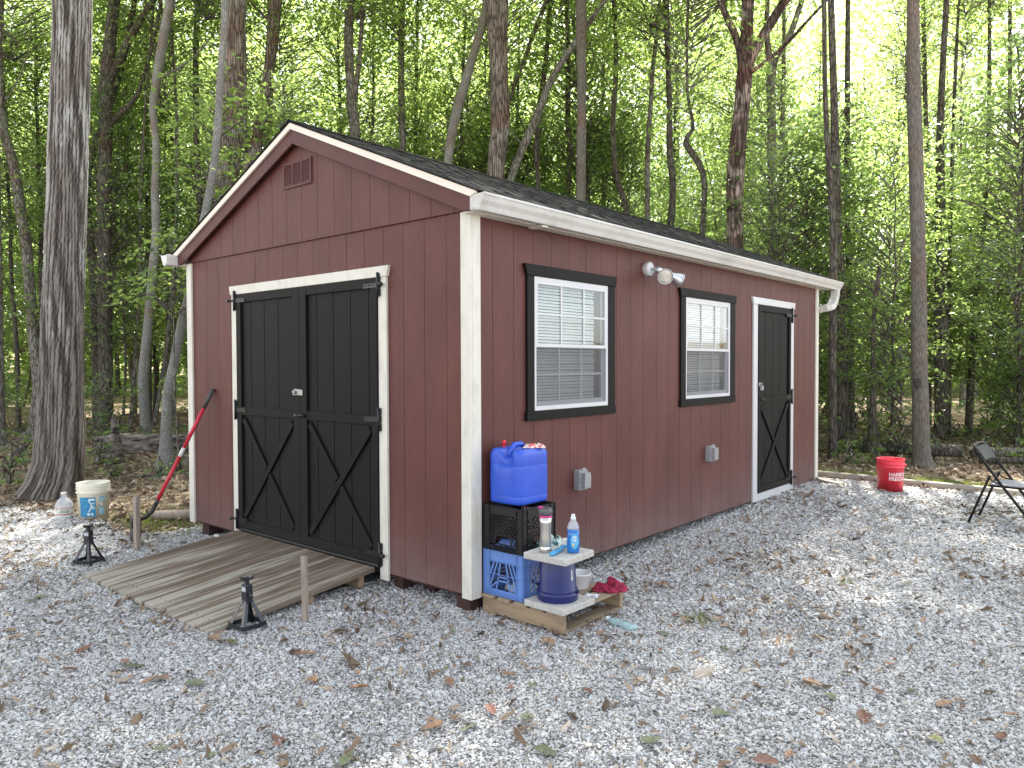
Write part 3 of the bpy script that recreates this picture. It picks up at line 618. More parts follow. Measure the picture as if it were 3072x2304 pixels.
# doors -------------------------------------------------------------
def A(axis, u, v, d):   # door-plane point: along u, height v, outward d
    return (u, -d, v) if axis == 'g' else (d, u, v)
def pbox(b, axis, u0, u1, v0, v1, d0, d1):
    if axis == 'g': b.box(u0, u1, -d1, -d0, v0, v1)
    else: b.box(d0, d1, u0, u1, v0, v1)
def door(axis, u0, u1, v0, v1, sl, sr, flip, label=None):
    base = MB(); pbox(base, axis, u0, u1, v0, v1, -.022, -.0125); dr = base.build('door', M['black'], shed, label=label)
    u = u0+.002
    while u < u1-.01:                                             # grooved boards
        w = min(GP, u1-.002-u); b = MB(); pbox(b, axis, u+.0035, u+w-.0035, v0+.003, v1-.003, -.0125, -.008); b.build('board', M['black'], dr); u += w
    D0, D1 = -.008, .011; vm0, vm1 = 1.03, 1.095
    for (a, c) in ((u0, u0+sl), (u1-sr, u1)):
        b = MB(); pbox(b, axis, a, c, v0, v1, D0, D1); b.build('stile', M['black'], dr, bevel=.0015)
    for (a, c) in ((v1-.066, v1-.0005), (vm0, vm1), (v0+.0005, v0+.066)):
        b = MB(); pbox(b, axis, u0+sl+.0005, u1-sr-.0005, a, c, D0, D1-.0015); b.build('rail', M['black'], dr, bevel=.0015)
    la, lb = u0+sl+.004, u1-sr-.004; za, zb = v0+.07, vm0-.004; nrm = (0, -1, 0) if axis == 'g' else (1, 0, 0)
    wd = .048; i = wd*.45
    p, q = (la+i, za+i*1.4), (lb-i, zb-i*1.4)
    b = MB(); b.bar(A(axis, p[0], p[1], .0005), A(axis, q[0], q[1], .0005), wd, .016, nrm); b.build('brace', M['black'], dr, bevel=.0012)
    p, q = (la+i, zb-i*1.4), (lb-i, za+i*1.4); mx = ((p[0]+q[0])/2, (p[1]+q[1])/2); dl = math.hypot(q[0]-p[0], q[1]-p[1]); cut = .034/dl
    for t0, t1 in ((0, .5-cut), (.5+cut, 1)):
        f = lambda t: A(axis, p[0]+(q[0]-p[0])*t, p[1]+(q[1]-p[1])*t, .0002)
        b = MB(); b.bar(f(t0), f(t1), wd, .0152, nrm); b.build('brace', M['black'], dr, bevel=.0012)
    return dr
dl = door('g', -2.721, -1.7985, .076, 2.036, .07, .083, 0); dr_ = door('g', -1.7955, -.872, .076, 2.036, .088, .06, 1)
ds = door('s', 4.312, 5.212, .086, 2.058, .055, .05, 0)
def hinge(dr, axis, u, v, s, knob=True):
    """T hinge: butt plate on the trim, knuckle, strap on the door, bolt with knob"""
    b = MB(); D = .0198 if axis == 's' else .0008
    o_ = .0
    for dv in (-.052, 0, .052): pbox(b, axis, u-.014, u+.014, v+dv-.024, v+dv+.024, o_+.0, o_+.016)
    b.tube([A(axis, u, v-.085, .018), A(axis, u, v+.085, .018)], .009, seg=8)
    a, c = sorted((u-s*.02, u-s*.16)); pbox(b, axis, a, c, v-.016, v+.016, .0115, .0145)
    for t in (.06, .10, .14): b.tube([A(axis, u-s*t, v+.004, .0145), A(axis, u-s*t, v+.004, .019)], .005, seg=6)
    b.build('hinge', M['iron'], dr)
    if knob:
        k = MB(); k.tube([A(axis, u+s*.002, v, .02), A(axis, u+s*.035, v, .028), A(axis, u+s*.06, v, .028)], [.009, .009, .009], seg=8); k.tube([A(axis, u+s*.05, v, .026), A(axis, u+s*.056, v, .050)], [.015, .013], seg=10); k.build('hinge_bolt', M['iron'], dr)
for v in (1.985, 1.07, .145):
    hinge(dl, 'g', -2.738, v, -1, v != 1.07); hinge(dr_, 'g', -.853, v, 1, v != 1.07)
for v in (1.985, 1.07, .15): hinge(ds, 's', 5.232, v, 1, v != 1.07)
b = MB(); b.prism([(-1.862, 1.213), (-1.752, 1.213), (-1.752, 1.255), (-1.862, 1.262), (-1.873, 1.238)], 'y', -.017, -.0112); b.tube([(-1.85, -.017, 1.236), (-1.85, -.034, 1.236)], .014, seg=12); b.tube([(-1.85, -.03, 1.228), (-1.845, -.034, 1.212)], .006, seg=8); b.build('hasp', M['steel'], dr_, bevel=.001)
b = MB(); b.tube([(-1.82, -.032, 1.061), (-1.715, -.032, 1.061)], .0085, seg=10); b.tube([(-1.76, -.012, 1.061), (-1.76, -.034, 1.061)], .015, seg=10); b.build('latch', M['iron'], dr_)
b = MB(); b.tube([(-1.821, -.032, 1.061), (-1.829, -.032, 1.061)], .0095, seg=10); b.build('latch_tip', M['steel'], dr_)
b = MB(); b.prism([(4.30, 1.245), (4.36, 1.245), (4.365, 1.205), (4.30, 1.21)], 'x', .0115, .018); b.tube([(.02, 4.335, 1.215), (.034, 4.33, 1.235), (.034, 4.355, 1.235), (.022, 4.352, 1.21)], .0045, seg=8); b.box(.013, .04, 4.328, 4.372, 1.165, 1.212); b.build('padlock', M['steel'], ds, bevel=.003, seg=2)
b = MB(); b.tube([(.022, 4.335, 1.068), (.022, 4.425, 1.068)], .0085, seg=10); b.tube([(.01, 4.38, 1.068), (.024, 4.38, 1.068)], .015, seg=10); b.build('latch', M['iron'], ds)
# threshold with raised tread dots
b = MB(); b.box(-2.735, -.86, -.012, .024, .052, .0745); th = b.build('threshold', M['iron'], shed)
b = MB()
for i in range(82):
    xx = -2.70+i*.0223; b.add([(xx, -.0122, .058), (xx+.010, -.0122, .062), (xx+.013, -.0122, .069), (xx+.002, -.0122, .066), (xx+.0065, -.016, .0635)], [(0, 1, 4), (1, 2, 4), (2, 3, 4), (3, 0, 4)])
b.build('tread_dots', M['steel'], th)
# door trims
for (u0, u1, v0) in ((-2.812, -2.7235, .01), (-.8695, -.785, -.03)):
    b = MB(); b.box(u0, u1, 0, .0195, v0, 2.0385); b.build('door_trim', M['cream'], shed, bevel=.002)
b = MB(); b.prism([(-2.822, 2.039), (-.775, 2.039), (-.757, 2.112), (-2.843, 2.112)], 'y', -.006, .0195); b.build('door_trim', M['cream'], shed, bevel=.002)
for (u0, u1) in ((4.205, 4.3095), (5.2145, 5.32)):
    b = MB(); b.box(-.0195, 0, u0, u1, .0, 2.0605); b.build('door_trim', M['vinyl'], shed, bevel=.002)
b = MB(); b.prism([(4.19, 2.061), (5.335, 2.061), (5.35, 2.132), (4.165, 2.132)], 'x', -.0195, .006); b.build('door_trim', M['vinyl'], shed, bevel=.002)
b = MB(); b.box(-.0195, .004, 4.31, 5.214, .0, .082); b.build('door_sill', M['vinyl'], shed, bevel=.002)
# windows
def window(y0, y1, t0, t1):
    """y0..y1 white frame, t0..t1 outer trim"""
    fr = MB(); zb, zt, zm = 1.130, 2.033, 1.574; w = .026
    for (a, c, e, f) in ((y0, y0+w, zb, zt), (y1-w, y1, zb, zt)): fr.box(-.06, -.006, a, c, e, f)
    fr.box(-.06, -.006, y0+w, y1-w, zb, zb+.03); fr.box(-.06, -.006, y0+w, y1-w, zt-w, zt)
    wn = fr.build('window', M['vinyl'], shed, bevel=.0015)
    a, c = y0+w, y1-w
    def sash(nm, d0, d1, z0, z1, s, gm):
        f = MB(); f.box(d0, d1, a, a+s, z0, z1); f.box(d0, d1, c-s, c, z0, z1); f.box(d0, d1, a+s, c-s, z0, z0+s+.006); f.box(d0, d1, a+s, c-s, z1-s-.006, z1)
        f.build('sash', M['vinyl'], wn, bevel=.001)
        gl = MB(); dm = (d0+d1)/2; gl.box(dm-.002, dm+.002, a+s, c-s, z0+s+.006, z1-s-.006); gl.build('pane', gm, wn)
        wd = (c-a-2*s)/3; mm = MB()
        for k in (1, 2): mm.box(dm+.0025, dm+.009, a+s+k*wd-.007, a+s+k*wd+.007, z0+s+.006, z1-s-.006)
        h = (z0+z1)/2; mm.box(dm+.003, dm+.0095, a+s, c-s, h-.007, h+.007); mm.build('muntin', M['vinyl'], wn)
    sash('upper', -.028, -.0065, zm-.014, zt-w, .016, M['glass']); sash('lower', -.052, -.030, zb+.03, zm+.012, .024, M['glass'])
    sc = MB(); sc.box(-.0105, -.0095, a+.004, c-.004, zb+.031, zm-.016); sc.build('insect_screen', M['screen'], wn)
    # blind
    sm_ = MB(); sw = (c-a)-.075; sm_.box(-.0105, .0105, 0, sw, -.0006, .0006, M=Matrix.Rotation(rad(52), 4, 'Y')); sme = sm_.mesh('blind_slat'); sme.materials.append(M['slat'])
    n = 39
    for i in range(n):
        z = zb+.05+i*(zt-zb-.10)/(n-1); place('blind_slat', sme, (-.072, a+.004, z), wn, rot=(rad(R0.uniform(-.25, .25)), rad(R0.uniform(-4, 4)), 0))
    hb = MB(); hb.box(-.09, -.062, a, c-.07, zt-.055, zt-.028); hb.build('blind_headrail', M['vinyl'], wn)
    hc = MB(); [hc.box(-.0625, -.0615, q, q+.002, zb+.04, zt-.05) for q in (a+.04, a+sw*.5, a+sw-.05)]; hc.build('blind_cord', M['vinyl'], wn)
    tr = [((t0, y0-.0005), (1.1285, 2.0345)), ((y1+.0005, t1), (1.1285, 2.0345))]
    for (u, v) in tr:
        b = MB(); b.box(-.0195, 0.001, u[0], u[1], v[0], v[1]); b.build('window_trim', M['black'], wn, bevel=.002)
    b = MB(); b.prism([(t0-.006, 2.035), (t1+.006, 2.035), (t1+.018, 2.108), (t0-.03, 2.108)], 'x', -.0195, .007); b.build('window_trim', M['black'], wn, bevel=.002)
    b = MB(); b.box(-.0195, .007, t0-.012, t1+.0, 1.066, 1.128); b.build('window_trim', M['black'], wn, bevel=.002)
    return wn
def screen():
    m = bpy.data.materials.new('fine_insect_screen'); m.use_nodes = True; T = NT(m); b = T.n['Principled BSDF']; b.inputs['Base Color'].default_value = (.12, .13, .15, 1); sset(b, rough=.5)
    tr = T.N('BsdfTransparent'); mx = T.N('MixShader'); mx.inputs[0].default_value = .28; T.L(tr.outputs[0], mx.inputs[1]); T.L(b.outputs[0], mx.inputs[2]); T.L(mx.outputs[0], T.n['Material Output'].inputs[0]); return m
M['screen'] = screen()
window(.62, 1.511, .545, 1.599); window(2.741, 3.654, 2.653, 3.757)
# flood light
b = MB(); Mx = Matrix.Translation((-.0195, 2.085, 2.215)) @ Matrix.Rotation(rad(90), 4, 'Y'); b.lathe([(.0, 0), (.058, 0), (.058, .045), (.052, .05), (.0, .052)], 28, M=Mx)
fl = b.build('flood_light', M['cream_pl'] if 'cream_pl' in M else M['vinyl'], shed, bevel=.002)
b = MB(); b.tube([(.03, 2.09, 2.215), (.07, 2.10, 2.21), (.09, 2.115, 2.205)], [.012, .012, .014], seg=10); b.tube([(.075, 2.09, 2.21), (.10, 2.14, 2.19)], [.028, .024], seg=14); b.tube([(.09, 2.13, 2.20), (.12, 2.16, 2.185)], [.022, .018], seg=14); b.build('arm', M['galv'], fl)
def lamp(tip, face, label=None):
    tip = Vector(tip); face = Vector(face); q = (face-tip).to_track_quat('Z', 'Y'); Mx = Matrix.Translation(tip) @ q.to_matrix().to_4x4(); L_ = (face-tip).length
    b = MB(); b.lathe([(.0, 0), (.02, .0), (.024, L_*.3), (.03, L_*.45), (.052, L_*.82), (.060, L_), (.063, L_), (.063, L_+.005), (.058, L_+.005), (.054, L_)], 28, M=Mx); hd = b.build('lamp_head', M['galv'], fl)
    b = MB(); b.lathe([(.056, L_-.002), (.045, L_+.006), (.02, L_+.010), (.0, L_+.0105)], 28, M=Mx); b.build('bulb_lens', M['lens'], hd)
M['lens'] = mat('frosted_bulb_glass', (.70, .66, .58), rough=.15, var=.15, vs=25)
lamp((.11, 2.13, 2.18), (.19, 2.03, 2.135)); lamp((.12, 2.16, 2.185), (.185, 2.27, 2.125))
# outlet boxes
for (y0, z0) in ((1.085, .535), (3.155, .535)):
    b = MB(); b.box(-.0195, .03, y0, y0+.105, z0, z0+.145); ob = b.build('outlet_box', M['grey_pl'], shed, bevel=.004, seg=2)
    b = MB(); b.prism([(y0+.006, z0+.008), (y0+.1, z0+.008), (y0+.1, z0+.137), (y0+.078, z0+.137), (y0+.072, z0+.16), (y0+.035, z0+.16), (y0+.03, z0+.137), (y0+.006, z0+.137)], 'x', .0305, .036); b.prism([(y0+.016, z0+.016), (y0+.09, z0+.016), (y0+.094, z0+.08), (y0+.088, z0+.128), (y0+.02, z0+.128)], 'x', .036, .070); b.build('cover', M['grey_pl'], ob, bevel=.005, seg=2)
    b = MB(); b.box(.0, .034, y0-.006, y0+.012, z0+.02, z0+.04); b.build('cover_latch', M['grey_pl'], ob, bevel=.002)

# ---------------------------------------------------------------- objects round the shed
def wood(name, c, c2, scale=(1, 1, 1), vs=5.0, bump=.4, rough=.75, lo=.3, hi=.7):
    return mat(name, c, rough=rough, var=.2, vs=vs, stretch=scale, col2=c2, bump=bump, bs=18, dist=.004, objvar=.12, mixlo=lo, mixhi=hi, detail=6)
def ramp_wood():
    m = bpy.data.materials.new('weathered_ramp_board'); m.use_nodes = True; T = NT(m); b = T.n['Principled BSDF']; sset(b, rough=.75, spec=.3)
    tc = T.N('TexCoord'); mp = T.N('Mapping'); mp.inputs['Scale'].default_value = (21, .95, 1); T.L(tc.outputs['Object'], mp.inputs[0])
    wn = T.N('TexNoise', i_Scale=1.1, i_Detail=2.0); T.L(tc.outputs['Object'], wn.inputs['Vector'])
    mv = T.N('MixRGB'); mv.inputs[0].default_value = .25; T.L(mp.outputs[0], mv.inputs[1]); T.L(wn.outputs['Color'], mv.inputs[2])
    nz = T.N('TexNoise', i_Scale=1.15, i_Detail=5.0, i_Roughness=.55, i_Distortion=1.1); T.L(mv.outputs[0], nz.inputs['Vector'])
    # worn pale streaks are commoner towards the outer end
    sx = T.N('SeparateXYZ'); T.L(tc.outputs['Object'], sx.inputs[0]); mr = T.N('MapRange'); mr.inputs[1].default_value = -1.2; mr.inputs[2].default_value = 0; mr.inputs[3].default_value = .085; mr.inputs[4].default_value = -.10; T.L(sx.outputs['Y'], mr.inputs[0])
    n3 = T.N('TexNoise', i_Scale=1.6, i_Detail=2.0); T.L(tc.outputs['Object'], n3.inputs['Vector']); mr3 = T.N('MapRange'); mr3.inputs[3].default_value = -.09; mr3.inputs[4].default_value = .09; T.L(n3.outputs['Fac'], mr3.inputs[0])
    ad = T.N('Math', operation='ADD'); T.L(nz.outputs['Fac'], ad.inputs[0]); T.L(mr.outputs[0], ad.inputs[1]); a2 = T.N('Math', operation='ADD'); T.L(ad.outputs[0], a2.inputs[0]); T.L(mr3.outputs[0], a2.inputs[1])
    rp = T.N('ValToRGB'); e = rp.color_ramp.elements; e[0].position = .38; e[0].color = (.11, .08, .058, 1); e[1].position = .66; e[1].color = (.38, .35, .30, 1)
    k = e.new(.46); k.color = (.165, .125, .092, 1); k = e.new(.53); k.color = (.205, .165, .128, 1); k = e.new(.565); k.color = (.30, .27, .228, 1)
    T.L(a2.outputs[0], rp.inputs[0])
    mp2 = T.N('Mapping'); mp2.inputs['Scale'].default_value = (90, 2.5, 1); T.L(tc.outputs['Object'], mp2.inputs[0]); g = T.N('TexNoise', i_Scale=1.5, i_Detail=4.0); T.L(mp2.outputs[0], g.inputs['Vector'])
    mg = T.N('MapRange'); mg.inputs[3].default_value = .65; mg.inputs[4].default_value = 1.35; T.L(g.outputs['Fac'], mg.inputs[0]); hs = T.N('HueSaturation'); T.L(rp.outputs[0], hs.inputs['Color']); T.L(mg.outputs[0], hs.inputs['Value']); T.L(hs.outputs[0], b.inputs['Base Color'])
    bp = T.N('Bump', i_Strength=.5, i_Distance=.004); T.L(g.outputs['Fac'], bp.inputs['Height']); T.L(bp.outputs[0], b.inputs['Normal']); return m
M['ramp'] = ramp_wood()
M['pallet'] = wood('pallet_pine', (.33, .24, .15), (.20, .145, .10), (1, 6, 6))
M['pallet_y'] = wood('pallet_pine_deck', (.34, .26, .18), (.22, .17, .12), (6, 1, 6))
M['stake'] = wood('weathered_stake', (.36, .30, .25), (.22, .18, .15), (8, 8, 1))
M['timber'] = wood('grey_landscape_timber', (.40, .36, .30), (.24, .21, .18), (1, 6, 6), vs=3)
# ramp
rp_t = thing('ramp', (-1.81, 0, -.02), 'weathered grey wooden ramp sloping from the black double doors down to the gravel', 'ramp')
xw0, xw1 = -2.735, -.905; nb = 13; bw = (xw1-xw0)/nb; YO = -1.215
za, zb2 = .048, -.082
for i in range(nb):
    a, c = xw0+i*bw+.0008, xw0+(i+1)*bw-.0008; b = MB(); dz = R0.uniform(-.0012, .0012); yo = YO+R0.uniform(-.004, .004)
    ya = -.016; b.add([(a, ya, za-.03+dz), (c, ya, za-.03+dz), (c, ya, za+dz), (a, ya, za+dz), (a, yo, zb2-.016+dz), (c, yo, zb2-.016+dz), (c, yo, zb2+.008+dz), (a, yo, zb2+.008+dz)],
        [(0, 1, 2, 3), (7, 6, 5, 4), (0, 4, 5, 1), (1, 5, 6, 2), (2, 6, 7, 3), (3, 7, 4, 0)])
    b.build('plank', M['ramp'], rp_t, bevel=.0012)
for y_ in (-.1, -.5, -.85):
    t = (y_+.016)/(YO+.016); z = za+(zb2-za)*t-.032; b = MB(); b.box(xw0+.02, xw1-.015, y_-.045, y_, z-.075 if y_ > -.3 else max(z-.07, -.13), z-.001); b.build('crosspiece', M['pallet'], rp_t)
b = MB()
for i in range(nb):
    for y_ in (-.06, -1.12):
        for f_ in (.25, .75):
            x = xw0+(i+f_)*bw+R0.uniform(-.006, .006); t_ = (y_+.016)/(YO+.016); z = za+(zb2+.008-za)*t_+.0012; b.lathe([(0, .0012), (.0042, .0008), (.0045, -.002)], 7, c=(x, y_, z), smooth=False)
tag(b.build('screw_heads', M['iron'], rp_t), kind='stuff')
# stakes
for (x, y, w, h, lab, tilt) in ((-3.216, -.64, .040, .45, 'wooden stake standing upright beside the shovel blade', .01), (-.672, -.73, .030, .40, 'slim wooden stake standing upright at the near edge of the ramp', -.02)):
    st = thing('wooden_stake', (x, y, h1(x, y)), lab, 'stake', 'wooden stakes beside the ramp'); z0 = h1(x, y); b = MB(); Mx = Matrix.Translation((x, y, z0)) @ Matrix.Rotation(tilt, 4, 'Y') @ Matrix.Rotation(.25, 4, 'Z')
    b.box(-w/2, w/2, -w/2, w/2, -.08, h, M=Mx); b.build('post', M['stake'], st, bevel=.0015)
    b = MB(); b.box(-w/2+.001, w/2-.001, -w/2+.001, w/2-.001, h, h+.0015, M=Mx); b.build('end_grain', M['pallet'], st)
# jack stands (local coordinates, one built, one copied)
def jack_stand(loc, rz, label):
    t = thing('jack_stand', (0, 0, 0), label, 'jack stand', 'black steel jack stands at the ramp corners'); ir = M['iron2']
    fs, ts = .085, .019; HT = .175
    for (sx, sy) in ((1, 1), (1, -1), (-1, 1), (-1, -1)):
        b = MB(); f = Vector((sx*fs, sy*fs, .0)); g_ = Vector((sx*ts, sy*ts, HT)); d = (g_-f).normalized()
        for ax in (Vector((1, 0, 0)), Vector((0, 1, 0))):
            s_ = sx if ax.x else sy; e = -ax*s_*.026; e2 = -ax*s_*.016; n_ = d.cross(ax).normalized()*.0028
            b.add([f, f+e, g_+e2, g_, f+n_, f+e+n_, g_+e2+n_, g_+n_], [(0, 1, 2, 3), (7, 6, 5, 4), (0, 4, 5, 1), (1, 5, 6, 2), (2, 6, 7, 3), (3, 7, 4, 0)])
        b.build('leg', ir, t)
    for (a, c) in (((1, 1), (1, -1)), ((1, -1), (-1, -1)), ((-1, -1), (-1, 1)), ((-1, 1), (1, 1))):
        k = fs-.009; b = MB(); n_ = Vector(((a[0]+c[0])/2, (a[1]+c[1])/2, 0)); b.bar((a[0]*k, a[1]*k, .030), (c[0]*k, c[1]*k, .030), .026, .0025, n_); b.build('base_brace', ir, t)
    b = MB(); b.add([(x*.027, y*.021, z) for z in (.155, .262) for (x, y) in ((-1, -1), (1, -1), (1, 1), (-1, 1))], [(0, 1, 5, 4), (1, 2, 6, 5), (2, 3, 7, 6), (3, 0, 4, 7), (0, 3, 2, 1), (4, 5, 6, 7)]); b.build('neck', ir, t, bevel=.004, seg=2)
    b = MB(); b.tube([(-.042, 0, .215), (.04, 0, .215)], .007, seg=10); b.tube([(.03, 0, .215), (.034, 0, .215), (.05, -.01, .213), (.085, -.02, .208)], [.006, .006, .006, .007], seg=8); b.build('ratchet_handle', ir, t)
    b = MB(); b.box(-.011, .011, -.009, .009, .09, .285); b.build('ratchet_bar', ir, t)
    b = MB(); pr = [(-.040, .312), (-.032, .286), (.032, .286), (.040, .312), (.030, .309), (.014, .298), (-.014, .298), (-.030, .309)]; b.prism(pr, 'x', -.017, .017); b.build('saddle', ir, t, bevel=.002)
    b = MB(); b.box(-.019, .019, -.0222, -.0212, .222, .250); b.build('sticker', M['label_w'], t)
    t.location = loc; t.rotation_euler = (0, 0, rz); return t
M['iron2'] = mat('gloss_black_stamped_steel', (.016, .018, .024), rough=.3, var=.15, vs=20, bump=.05, bs=60, dist=.002, coat=.3)
M['label_w'] = mat('white_sticker', (.55, .57, .62), rough=.5, var=.2, vs=60)
jack_stand((-.822, -1.02, h1(-.822, -1.02)+.008), rad(2), 'black steel jack stand at the near outer corner of the ramp')
j2 = jack_stand((-3.13, -1.04, h1(-3.13, -1.04)+.008), rad(28), 'black steel jack stand with white sticker by the far outer corner of the ramp')
# shovel
M['fib'] = plastic('red_fibreglass_handle', (.55, .02, .045), .3); M['wht'] = plastic('white_band', (.75, .75, .73), .4); M['rub'] = mat('worn_grey_grip', (.06, .06, .062), rough=.6, var=.2, vs=30)
M['blade'] = mat('used_steel_blade', (.10, .092, .085), rough=.5, metal=.5, var=.4, vs=14, bump=.3, bs=40, dist=.003)
sv = thing('shovel', (-3.47, -.56, -.12), 'long-handled shovel with red handle leaning on the dark red gable wall', 'shovel')
tip = Vector((-3.475, -.575, -.11)); top = Vector((-3.150, .006, 1.235)); ax = (top-tip).normalized()
so = Vector((-3.405, -.43, .185)); ln = (top-so)
def sp(t): return so+ln*t
b = MB(); b.tube([sp(.09), sp(.445)], .0165, seg=16); b.tube([sp(.515), sp(.84)], .0165, seg=16); b.build('handle', M['fib'], sv)
b = MB(); b.tube([sp(.445), sp(.515)], .0168, seg=16); b.build('handle_band', M['wht'], sv)
b = MB(); b.tube([sp(.84), sp(1.0)], [.0185, .0175], seg=16); b.build('grip', M['rub'], sv)
b = MB(); b.tube([sp(.06), sp(.095)], [.019, .0185], seg=16); b.build('collar', M['rub'], sv)
bl_t = Vector((-3.475, -.565, .15)); ax = Vector((.05, .04, 1)).normalized(); b = MB(); b.tube([sp(.065), sp(.0), so+Vector((-.028, -.045, -.05)), so+Vector((-.05, -.095, -.062)), bl_t+Vector((.006, 0, -.02)), bl_t+Vector((-.002, 0, -.10))], [.0185, .0185, .0180, .0175, .0165, .010], seg=14); b.build('socket', M['iron'], sv)
# blade: cupped rounded plate facing the camera side
vs = []; fs = []; nu, nv = 9, 9; side = ax.cross(Vector((0, -1, 0))).normalized(); nn = side.cross(ax).normalized()
for j in range(nv):
    t = j/(nv-1); wdt = .112*(1 if t < .62 else math.sqrt(max(0, 1-((t-.62)/.38)**2*.92)))
    for i in range(nu):
        s_ = (i/(nu-1)*2-1); vs.append(tuple(bl_t-ax*(.265*t-.02)+side*(s_*wdt)-nn*(.03*(s_*s_-.4))-nn*.015*math.sin(t*3)))
fs = [(j*nu+i, j*nu+i+1, (j+1)*nu+i+1, (j+1)*nu+i) for j in range(nv-1) for i in range(nu-1)]
b = MB(); b.add(vs, fs, True); b.build('blade', M['blade'], sv, solid=.003)

def bend_text(name, s, size, r, z, a0, mat_, parent, center, taper=0, bold=.0, sx=1.0):
    """lettering bent round an upright cylinder of radius r; starts at angle a0"""
    cu = bpy.data.curves.new('t', 'FONT'); cu.body = s; cu.size = size; cu.offset = bold; cu.space_line = .85; ob = bpy.data.objects.new('t', cu); C.objects.link(ob)
    dg = bpy.context.evaluated_depsgraph_get(); me = bpy.data.meshes.new_from_object(ob.evaluated_get(dg)); bpy.data.objects.remove(ob)
    bm = bmesh.new(); bm.from_mesh(me); bmesh.ops.triangulate(bm, faces=bm.faces)
    off = WB[parent.name]
    for v in bm.verts:
        x, y = v.co.x*sx, v.co.y; a = a0+x/r; rr = r+taper*y; v.co = Vector((center[0]+rr*math.cos(a), center[1]+rr*math.sin(a), center[2]+z+y))-off
    bm.to_mesh(me); bm.free(); me.name = name; me.materials.append(mat_); o = bpy.data.objects.new(name, me); C.objects.link(o); o.parent = parent; WB[o.name] = Vector(off); return o
def cyl_patch(b, c, r, z0, z1, a0, a1, taper=0, n=14, eps=.0012):
    vs = []
    for k in range(n+1):
        a = a0+(a1-a0)*k/n
        for z in (z0, z1): rr = r+taper*(z)+eps; vs.append((c[0]+rr*math.cos(a), c[1]+rr*math.sin(a), c[2]+z))
    b.add(vs, [(2*k, 2*k+2, 2*k+3, 2*k+1) for k in range(n)], True)
def bucket(nm, c, sc, m, label, handle_a, tilt=None):
    t = thing(nm, c, label, 'bucket'); r0, r1, H = .130*sc, .143*sc, .365*sc
    b = MB(); pr = [(0, .004), (r0-.004, .004), (r0, 0), (r0+(r1-r0)*.74, H*.74), (r0+(r1-r0)*.74+.012, H*.745), (r0+(r1-r0)*.76+.012, H*.762), (r1-.002, H*.77), (r1-.0005, H*.835), (r1+.008, H*.84), (r1+.008, H*.853), (r1, H*.86), (r1+.001, H*.90), (r1+.008, H*.905), (r1+.008, H*.918), (r1+.001, H*.925), (r1+.002, H*.975), (r1+.008, H*.982), (r1+.007, H), (r1-.002, H), (r1-.004, H*.9), (r0-.003, .010), (0, .010)]
    if nm != 'white_bucket': pr = [q for i, q in enumerate(pr) if i not in (12, 13)]
    b.lathe(pr, 40, c=c); b.build('body', m, t)
    a = handle_a; R_ = r1+.008; b = MB(); pts = []
    for k in range(19):
        th = PI*k/18; pts.append((c[0]+R_*math.cos(th)*math.cos(a)-math.sin(th)*math.sin(a)*R_*1.01, c[1]+R_*math.cos(th)*math.sin(a)+math.sin(th)*math.cos(a)*R_*1.01, c[2]+H*.80-math.sin(th)*H*.30))
    b.tube(pts, .0022, seg=6); b.build('bail_handle', M['steel'], t)
    b = MB(); b.tube([(c[0]+R_*.98*math.cos(a), c[1]+R_*.98*math.sin(a), c[2]+H*.80), (c[0]+(R_+.012)*math.cos(a), c[1]+(R_+.012)*math.sin(a), c[2]+H*.80)], .012, seg=10); b.build('handle_lug', m, t)
    return t, r0, (r1-r0)/H, H
M['wb'] = leaf_mat('translucent_white_plastic', [(.80, .79, .72), (.80, .79, .72)], (.85, .84, .78), .35, rough=.4, island=False); M['rb'] = plastic('red_pail_plastic', (.86, .05, .085), .35)
wbz = .0; cwb = (-4.42, -.53, h1(-4.42, -.53)+.0)
toc = math.atan2(CY-cwb[1], CX-cwb[0])
t, r0, tp, H = bucket('white_bucket', cwb, .96, M['wb'], 'white plastic bucket with blue printed label, standing by the big oak trunk', toc+.95)
M['bl1'] = mat('light_blue_print', (.03, .27, .46), rough=.4, var=.1, vs=30, col2=(.015, .15, .35)); M['bl2'] = mat('pale_blue_print', (.30, .56, .66), rough=.4, var=.1, vs=30)
M['ink'] = mat('white_print', (.7, .76, .78), rough=.4, var=.1, vs=60)
b = MB(); cyl_patch(b, cwb, r0, .045, .225, toc-.95, toc+.14, tp); b.build('blue_label', M['bl1'], t)
b = MB(); cyl_patch(b, cwb, r0, .06, .125, toc+.36, toc+.75, tp); cyl_patch(b, cwb, r0, .185, .23, toc+.36, toc+.78, tp); b.build('side_label', M['bl2'], t)
b = MB()
for (z0, z1, a0, a1) in ((.058, .078, -.42, -.22), (.058, .078, -.15, -.02), (.196, .212, -.30, .08), (.118, .124, -.12, .08), (.130, .135, -.12, .08), (.142, .147, -.12, .06), (.165, .172, -.1, .07)): cyl_patch(b, cwb, r0, z0, z1, toc+a0, toc+a1, tp, n=6, eps=.002)
for k in range(10):   # the curved stroke of the print
    a = -.30+.16*math.sin(k/9*PI); z = .09+k*.011; cyl_patch(b, cwb, r0, z, z+.0112, toc+a-.035, toc+a+.035, tp, n=2, eps=.0022)
cyl_patch(b, cwb, r0, .14, .172, toc+.44, toc+.56, tp, n=4); b.build('label_print', M['ink'], t)
